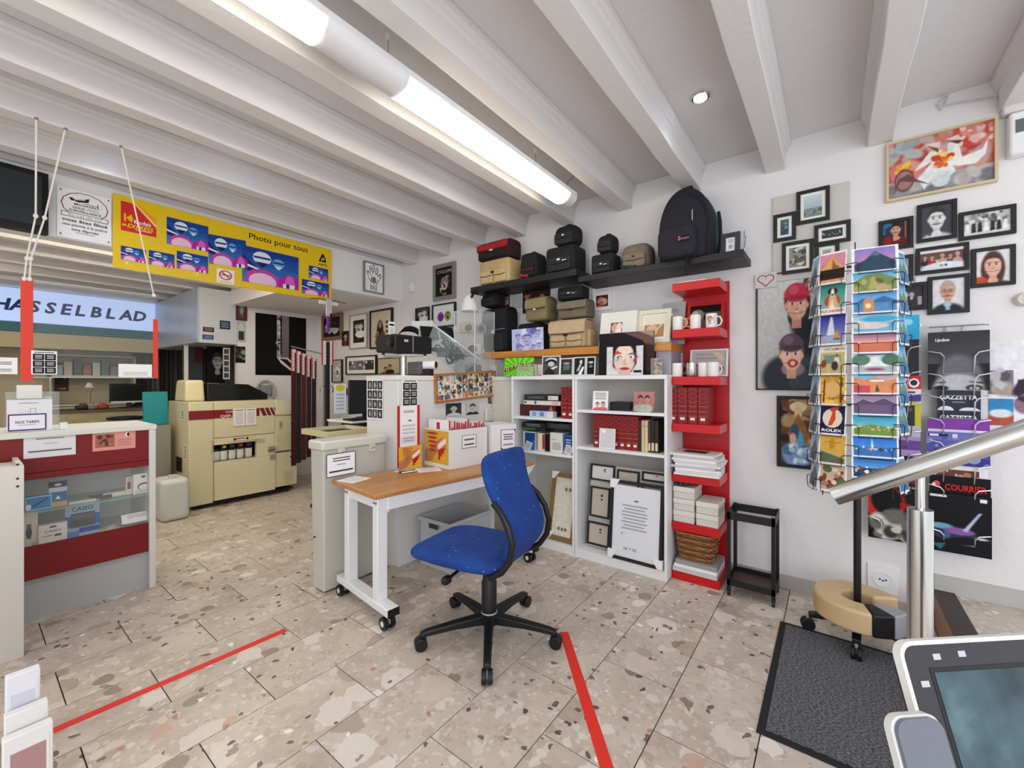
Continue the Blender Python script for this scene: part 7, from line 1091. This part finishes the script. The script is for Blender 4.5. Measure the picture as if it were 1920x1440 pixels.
MB().box(-.02, .005, .31, .57, .52, .535, M('4a4636', .5)).build('handle_slot', mc); MB().box(.001, .006, .33, .56, .54, .77, M('c9c09a', .45)).build('right_panel', mc, bev=.002)
sheet('side_label', None, None, (-.2, -.572, .98), 0, .12, .12, [('s', .15, .1, .85, .9, 4, '5a5a60')], 'dcd4d0', .001, parent=mc); sheet('side_label', None, None, (-.1, -.572, .55), 0, .13, .17, [('s', .2, .1, .8, .9, 5, '5a5a60')], 'dcd4d0', .001, parent=mc); MB().box(-.4, -.22, -.576, -.569, .4, .56, BLACK).build('side_vent', mc)
for y in (-.5, .5): MB().cyl((-.1, y, 0), (-.1, y, .05), .02, BLACK, 10).build('foot', mc)
for k, (y, c) in enumerate(((-.30, '2a2a2a'), (-.225, 'e0d060'), (-.14, '4a4a4e'), (-.055, 'd8402c'), (.035, '2a3a9a'))):
    t = thing('chemical_bottle', ['plain white bottle at the left of the machine bay', 'white bottle with black cap and yellow tag in the machine bay', 'white bottle with black cap and grey tag in the machine bay', 'white bottle with black cap and orange tag in the machine bay', 'white bottle with black cap and blue tag in the machine bay'][k], 'bottle', (-5.58, 2.07+y, .501)); MB().sup((0, 0, .075), (.04, .036, .075), M('dcdacf', .35), .35, 16, 10).build('bottle_body', t)
    MB().sup((.004, 0, .148 if k else .13), (.045, .039, .04 if k else .02), BLACK, .4, 16, 8).build('hood', t)
    if k: MB().cyl((0, 0, .18), (0, 0, .205), .016, BLACK, 12).build('cap', t); MB().box(.044, .05, -.014, .014, .145, .17, M(c, .4)).build('tag', t)
jc = thing('canister', 'milky white plastic canister on the floor left of the film processor', 'canister', (-5.42, 1.33, 0)); MB().box(-.16, .16, -.12, .12, 0, .42, M('ccd2cc', .35)).build('body', jc, bev=.05, seg=5); MB().cyl((.05, 0, .42), (.05, 0, .45), .035, M('c4cac6', .4), 16).build('cap', jc)
# teal board, wall controller
o = B('teal_board', None, -.02, .02, -.11, .11, 0, .37, M('13808a', .5), loc=(-6.0, 1.34, .921), rot=(0, -.1, .1), bev=.005); tag(o, 'teal board leaning behind the film processor', 'board')
o = B('low_table', None, -.15, .15, -.2, .14, 0, .92, M('8a8678', .6), loc=(-6.02, 1.3, 0), bev=.005); tag(o, 'low dark table under the teal board behind the counter', 'table')
p, w, h = onX(487, 512, 722, 744, PX+.06); wc = thing('wall_controller', 'grey wall controller box wrapped with pale cables above the machine', 'device', p, rot=(PI/2, 0, PI/2)); B('case', wc, -w*.4, w*.4, h*.15, h, -.05, 0, M('8a8a90', .4), bev=.006)
m = MB()
for k in range(4): m.tube([(w*(.55+.06*k)*cos(a), h*.5+h*(.75+.05*k)*sin(a), -.045+.008*k) for a in [2*PI*i/18 for i in range(18)]], .009, M('b9b8ac', .5), 6, closed=True)
m.build('cable_loop', wc)['kind'] = 'stuff'
# posters on the lab wall
p, w, h = onX(479, 574, 586, 703, PX+.006); sheet('chair_poster', 'large dark poster of a chair in a lit doorway on the lab wall', 'poster', p, PI/2, w, h, [('r', 0, 0, 1, 1, '120e10'), ('g', .4, .3, .68, 1, '6a6064', '8a8084', 4), ('r', .4, .3, .47, 1, 'a8a4a4'), ('n', 3, 16, ['3a3638', 'dcd8d8'], .4, .35, .48, .98, .01, .03), ('r', .47, .35, .5, 1, '1a1618'), ('r', .64, .3, 1, 1, '161214'), ('p', [(.4, .3), (.62, .3), (.98, .02), (.8, .0), (.48, .2)], 'd8d4d4'), ('p', [(.45, .28), (.6, .27), (.9, .03), (.82, .02)], '1a1618'), ('r', .42, .52, .47, .54, '1a1618'), ('r', .42, .58, .47, .6, '1a1618'), ('r', .42, .3, .43, .62, '1a1618')], '120e10', .003)
p, w, h = onX(442, 462, 548, 600, PX+.003); framed('wall_picture', 'small dark red framed portrait high on the lab wall', 'picture', p, PI/2, w, h, bw(face(.5, .55, .2, .6, 'aaaaaa', '222222', '555555')), .03, '5a1a24', fd=.025, base='6a6466')
for u0, u1, vt, vb, lb, sh, b0 in ((444, 461, 600, 641, 'narrow black and white photo strip under the red framed portrait', [('e', .5, .7, .3, .15, 'cccccc'), ('r', .2, .1, .8, .5, '3a3a3c')], 'b9b9bc'), (418, 431, 652, 711, 'film strip print hanging under the lab bulkhead', [('r', .15, .05+.19*i, .85, .2+.19*i, '4a4648') for i in range(5)], 'c4c2c2'), (441, 460, 649, 680, 'dark photo print pinned under the lab bulkhead', [('n', 3, 10, ['8a8a8c', '3a3a3c'], .1, .1, .9, .9, .08, .15)], '1c1a1c')):
    p, w, h = onX(u0, u1, vt, vb, PX-.11 if u0 < 440 else PX+.003); sheet('photo_print', lb, 'photo', p, PI/2, w, h, sh, b0, .002)
p, w, h = onX(392, 417, 664, 716, PX-.6); sheet('portrait_poster', 'tall dim portrait poster of a bearded man deep in the lab', 'poster', p, PI/2, w*1.3, h*1.35, bw(face(.6, .55, .2, .6, '9a9a9a', '3a3a3a', '1a1a1a')), '1c1a1c', .003); p, w, h = onX(346, 376, 660, 716, PX-.9); sheet('dark_panel', 'grey panel with a dull red patch deep in the lab', 'panel', p, PI/2, w*1.3, h*1.3, [('r', .6, .5, 1, .9, '5a2430')], '4a4c54', .01)
MB().box(-7.02, -6.98, 1.86, 1.9, 0, 1.9, M('eceae4', .4)).build('lab_post'); tag(bpy.context.scene.objects['lab_post'], 'thin white post under the lab bulkhead', 'post')
# straps with red tags
for k in range(5):
    p = px(550+9.5*k, 655+4*k, X=-5.35); t = thing('camera_strap', 'dark camera strap hanging with a red edged price tag, %s from the left' % ['first', 'second', 'third', 'fourth', 'fifth'][k], 'strap', p, group='camera straps on the rack'); SM = M(['3a0c10', '1a1214', '4a1014', '22181a', '2a0c10'][k], .5)
    MB().box(.0, .012, -.03, .03, -1.45+.05*k, -.04, SM).build('strap', t, bev=.004); sheet('price_tag', None, None, (.014, 0, -.27), PI/2+.25, .075, .27, [('r', 0, 0, .18, 1, 'b8242a'), ('r', .85, 0, 1, 1, 'b8242a'), ('s', .25, .1, .8, .9, 5, 'd8b0b0')], 'ecdcdc', .002, parent=t)
    MB().tube([(0, 0, -.04), (.0, 0, 0), (-.02, 0, .01)], .004, GREY, 6).build('hook', t)
rk = thing('strap_rack', 'grey metal rail holding the hanging camera straps', 'rack', (px(566, 655, X=-5.37).x, px(566, 655, X=-5.37).y, 0)); zt = px(566, 655, X=-5.37).z; MB().tube([(-.02, -.12, zt+.03), (-.02, .32, zt-.05)], .008, GREY, 8).build('rail', rk); MB().cyl((-.02, .3, 0), (-.02, .3, zt-.04), .012, GREY, 10).build('upright', rk); MB().lathe([(.16, 0), (.16, .015), (.02, .03)], GREY, 20, (-.02, .3, 0)).build('base', rk)
# tall display pole with hooks and a tag
p = px(612, 735, X=-4.6); dp = thing('display_pole', 'black display pole with small hooks and a red edged tag in the lab opening', 'stand', (p.x, p.y, 0)); zt = px(612, 638, X=-4.6).z
MB().cyl((0, 0, 0), (0, 0, zt), .02, BLACK, 12).build('pole', dp); MB().lathe([(.17, 0), (.17, .012), (.022, .03)], BLACK, 24).build('base', dp); sheet('price_tag', None, None, (.025, 0, zt-.28), PI/2, .14, .27, [('r', 0, 0, .12, 1, 'c02a2e'), ('r', .88, 0, 1, 1, 'c02a2e'), ('s', .25, .1, .8, .9, 5, 'd0c0c0')], 'ece4e4', .002, parent=dp); MB().box(.027, .04, -.018, .018, zt-.9, zt-.02, M('181420', .5)).build('strap', dp)
for q in (-.06, .06): MB().tube([(0, q*.3, zt-.52), (.0, q, zt-.52), (.01, q*1.3, zt-.55), (0, q*1.3, zt-.6)], .005, CHROME, 6).build('hook', dp)
# clip hanger on the end of the yellow sign
p = px(617, 570, X=WX+.05); hg = thing('hanger_display', 'white clip hanger with a purple strap under the corner of the yellow sign', 'hanger', p); MB().box(-.02, .0, -.11, .11, -.01, .03, M('e6d8d2', .5)).build('bar', hg, bev=.008); MB().tube([(-.01, -.2, .03), (-.01, -.1, .045), (-.01, .1, .045), (-.01, .2, .035)], .004, BLACK, 6).build('wire', hg); MB().box(-.005, .01, -.035, .03, -.14, .05, M('c4bcc4', .4)).build('clip', hg, bev=.004); MB().box(.0, .012, -.03, .0, -.3, -.13, M('7a2a9a', .4)).build('strap', hg, bev=.003); MB().box(.0, .012, .005, .03, -.24, -.1, M('1a1418', .4)).build('strap', hg, bev=.003); MB().tube([(-.01, 0, .045), (-.01, 0, .1)], .003, GREY).build('cord', hg)
# kiosk computer half hidden behind the white cabinet
kx = thing('photo_kiosk', 'black computer screen on a white kiosk half hidden behind the cabinet', 'computer', (-4.1, 2.62, 0)); B('desk', kx, -.22, .2, -.2, .3, .0, .72, M('c9c8c0', .5), bev=.004); B('shelf', kx, -.22, .25, -.22, .3, .98, 1.0, WHITE); B('tower', kx, -.15, .2, -.1, .25, .74, .97, BLACK, bev=.005); B('screen', kx, -.05, -.02, -.08, .3, 1.05, 1.42, M('22242a', .2), bev=.005); B('screen_foot', kx, -.1, .1, .05, .2, 1.001, 1.015, BLACK); B('screen_neck', kx, -.06, -.03, .1, .14, 1.015, 1.06, BLACK); B('keyboard', kx, .05, .23, -.2, .2, 1.001, 1.02, BLACK, bev=.004)
p = px(641, 760, X=-3.95); sheet('order_sheet', 'blue edged order sheet with a yellow note beside the kiosk screen', 'notice', (-3.98, p.y, 1.08), PI/2, .13, .3, [('s', .1, .1, .9, .7, 5, 'a8b0c4'), ('e', .5, .86, .4, .12, 'd8c83a')], 'dce2ee', .003)
kt = thing('sorting_tray', 'cream lipped table top behind the beige bin', 'table', (-3.42, 1.98, 0)); B('top', kt, -.18, .2, -.18, .2, .955, .975, M('c4bc94', .5)); 
for a in ((-.18, .2, -.2, -.18), (-.18, .2, .2, .22), (.2, .22, -.2, .22), (-.2, -.18, -.2, .22)): B('rim', kt, *a, .955, 1.0, M('c9c19a', .5))
B('pedestal', kt, -.1, .12, -.1, .12, 0, .955, M('b9b6a8', .5)); o = B('folder', None, -.08, .1, -.12, .1, 0, .01, BLACK, loc=(-3.4, 1.99, .976)); tag(o, 'black folder lying on the cream table top', 'folder')
rk2 = thing('key_rail', 'small rail of hanging clips on the lab wall', 'rail', px(646, 728, Y=WY-.02)); MB().tube([(-.2, 0, 0), (.2, 0, 0)], .006, GREY).build('rail', rk2)
for k in range(7): MB().box(-.19+.06*k, -.165+.06*k, -.012, .0, -.09-.01*(k % 3), -.006, M(['6a4a3a', '3a3634', '8a3a34', 'b0a890'][k % 4], .5)).build('clip', rk2)
# ================================================================== FAR LAB
hs = thing('lit_sign', 'pale blue lit sign lettered HASSELBLAD across the back of the lab', 'sign', (-8.2, 1.0, 2.165)); SGM = M('a9c0ec', .4, emit=.55)
B('sign_board', hs, -.08, 0, -.95, .82, 0, .42, SGM, bev=.004); LT = M('0a2868', .6)
for c, u in zip('HASSELBLAD', (3, 32, 65, 95, 125, 150, 180, 207, 235, 262)):
    p = px(u, 590, X=-8.195); vs, fs, tw = text_geo(c, .18, .035); mb = MB().add([(0, (q[0]-tw/2)*.2+p.y-1.0, q[1]*.2+.14) for q in vs], fs, LT)
    for v in mb.v: v.x = .003
    mb.build('letter', hs, smooth=False, fix=False)
struct(MB().box(-8.45, -8.2, -.4, 1.82, 2.04, 2.16, M('1a6470', .5)).build('trim_2', loc=(0, 0, 0))); struct(MB().box(-8.6, -8.22, -.4, 1.82, 1.84, 2.038, M('b9ae8e', .7)).build('trim_3', loc=(0, 0, 0)))
for k in range(10):
    o = MB(); P = []; y = 1.7+.12*k; n = 8
    o.prism([(-8.95+.03*sin(i*1.3), y+.12*i/n) for i in range(n+1)]+[(-8.98+.03*sin(i*1.3), y+.12*i/n) for i in range(n, -1, -1)], .0, 2.3, M(['5a5a5c', '6a5648', '77757a', '4a4240'][k % 4], .9)); o = o.build('curtain'); tag(o, 'hanging curtain panel at the back of the lab, %s from the left' % ['first', 'second', 'third', 'fourth', 'fifth', 'sixth', 'seventh', 'eighth', 'ninth', 'tenth'][k], 'curtain', 'curtain panels in the lab')
dk = thing('lab_desk', 'lab desk covered with a beige cloth', 'desk', (-7.7, 1.05, 0)); B('cloth', dk, -.3, .3, -.38, .62, .3, 1.02, M('a89c78', .85, var=.15), bev=.01); B('desk_top', dk, -.32, .32, -.42, .66, 1.021, 1.045, M('5a5040', .5)); 
for x in (-.28, .28):
    for y in (-.36, .6): B('leg', dk, x-.02, x+.02, y-.02, y+.02, 0, .3, GREY)
mo = thing('monitor', 'black computer monitor with white lower edge on the lab desk', 'monitor', (-7.75, px(242, 750, X=-7.75).y, 1.046)); B('panel', mo, -.02, .02, -.2, .2, .07, .33, BLACK, bev=.006); B('display', mo, .02, .022, -.185, .185, .1, .32, M('20241f', .15)); B('lower_edge', mo, .02, .024, -.19, .19, .07, .09, M('e0e0e0', .4)); B('foot', mo, -.08, .08, -.1, .1, 0, .012, BLACK); B('neck', mo, -.01, .01, -.03, .03, .012, .08, BLACK)
lb = thing('lab_shelf', 'white open shelf with supplies on the back wall of the lab', 'shelf', (-8.95, 1.2, 1.05)); 
for z in (.0, .42, .72): B('board', lb, -.15, .2, -.42, .5, z, z+.025, M('d8d4c4', .5))
for y in (-.42, .48): B('upright', lb, -.15, .2, y, y+.02, 0, .75, M('d0ccbc', .5))
for k in range(8): 
    o = MB().bc((0, 0, 0), .12, .08, .14+.05*(k % 3), M(['8aa8b8', 'c4b89c', '4a5a64', 'b0643c', 'd0d4d0', '6a7a6a', '9a8a9a', '2a2c30'][k], .5)).build('supply_box', None, loc=(-8.86, .87+.098*k, 1.05+.447)); tag(o, '%s supply box on the upper lab shelf' % ['pale blue', 'tan', 'slate', 'rust coloured', 'light grey', 'grey green', 'mauve', 'black'][k], 'box', 'supply boxes on the lab shelf')
cb_ = thing('lab_cupboard', 'cream cupboard against the back wall of the lab', 'cupboard', (-8.95, 1.05, 0)); B('body', cb_, -.22, .22, -.5, .6, 0, 1.04, M('c9c2a8', .5), bev=.004); B('door', cb_, .22, .235, -.48, .04, .05, 1.0, M('cfc8b0', .5), bev=.003); B('door', cb_, .22, .235, .06, .58, .05, 1.0, M('cfc8b0', .5), bev=.003)
p, w, h = onX(102, 128, 680, 733, XB+.003); framed('wall_picture', 'brown framed picture on the far lab wall', 'picture', (XB+.003, p.y, p.z), PI/2, w, h, [('n', 3, 14, ['8a7a68', '4a3c34', 'b0a08a'], 0, 0, 1, 1, .1, .2)], .02, '3a2a22', base='6a5a4c'); p, w, h = onX(62, 120, 638, 670, XB+.003); sheet('wall_poster', 'yellowish poster with a dark bird shape on the far lab wall', 'poster', (XB+.003, p.y, p.z), PI/2, w, h, [('e', .35, .4, .2, .22, '3a342c'), ('r', .7, .5, .95, .9, 'a89a3a')], 'b9ae8c', .002)
stl = thing('stool', 'black round stool seat in front of the lab desk', 'stool', (-7.0, px(236, 780, X=-7.0).y, 0)); MB().lathe([(.16, .93), (.18, .94), (.18, .965), (.1, .975), (0, .976)], BLACK, 24).build('seat', stl); MB().cyl((0, 0, .05), (0, 0, .93), .025, STEEL, 12).build('column', stl); MB().lathe([(.22, 0), (.22, .03), (.03, .06)], BLACK, 24).build('base', stl)
for k, (u, c, lb) in enumerate(((155, '1c1c1e', 'black camera lying on the lab desk'), (193, '9a2a24', 'small red pouch on the lab desk'), (170, '8a7a6a', 'brown trinket on the lab desk'))): 
    p = px(u, 760, X=-7.6); t = thing('desk_item', lb, 'desk item', (-7.6, p.y, 1.046)); MB().sup((0, 0, .03), (.04, .07-.015*k, .03), M(c, .5), .5).build('body', t); MB().sup((.02, .0, .06), (.02, .03, .02), M(mixh(c, 'ffffff', .15), .5), .5).build('lid', t)
dlp = thing('desk_lamp', 'small chrome desk lamp on the lab desk', 'lamp', (-7.8, px(168, 760, X=-7.8).y, 1.046)); MB().lathe([(.06, 0), (.06, .012), (.01, .02)], CHROME, 20).build('base', dlp); MB().tube([(0, 0, .02), (0, 0, .2), (.02, .03, .3)], .008, CHROME, 8).build('arm', dlp); MB().lathe([(.05, .28), (.02, .34), (0, .345)], M('d8d4cc', .4), 18).build('shade', dlp)
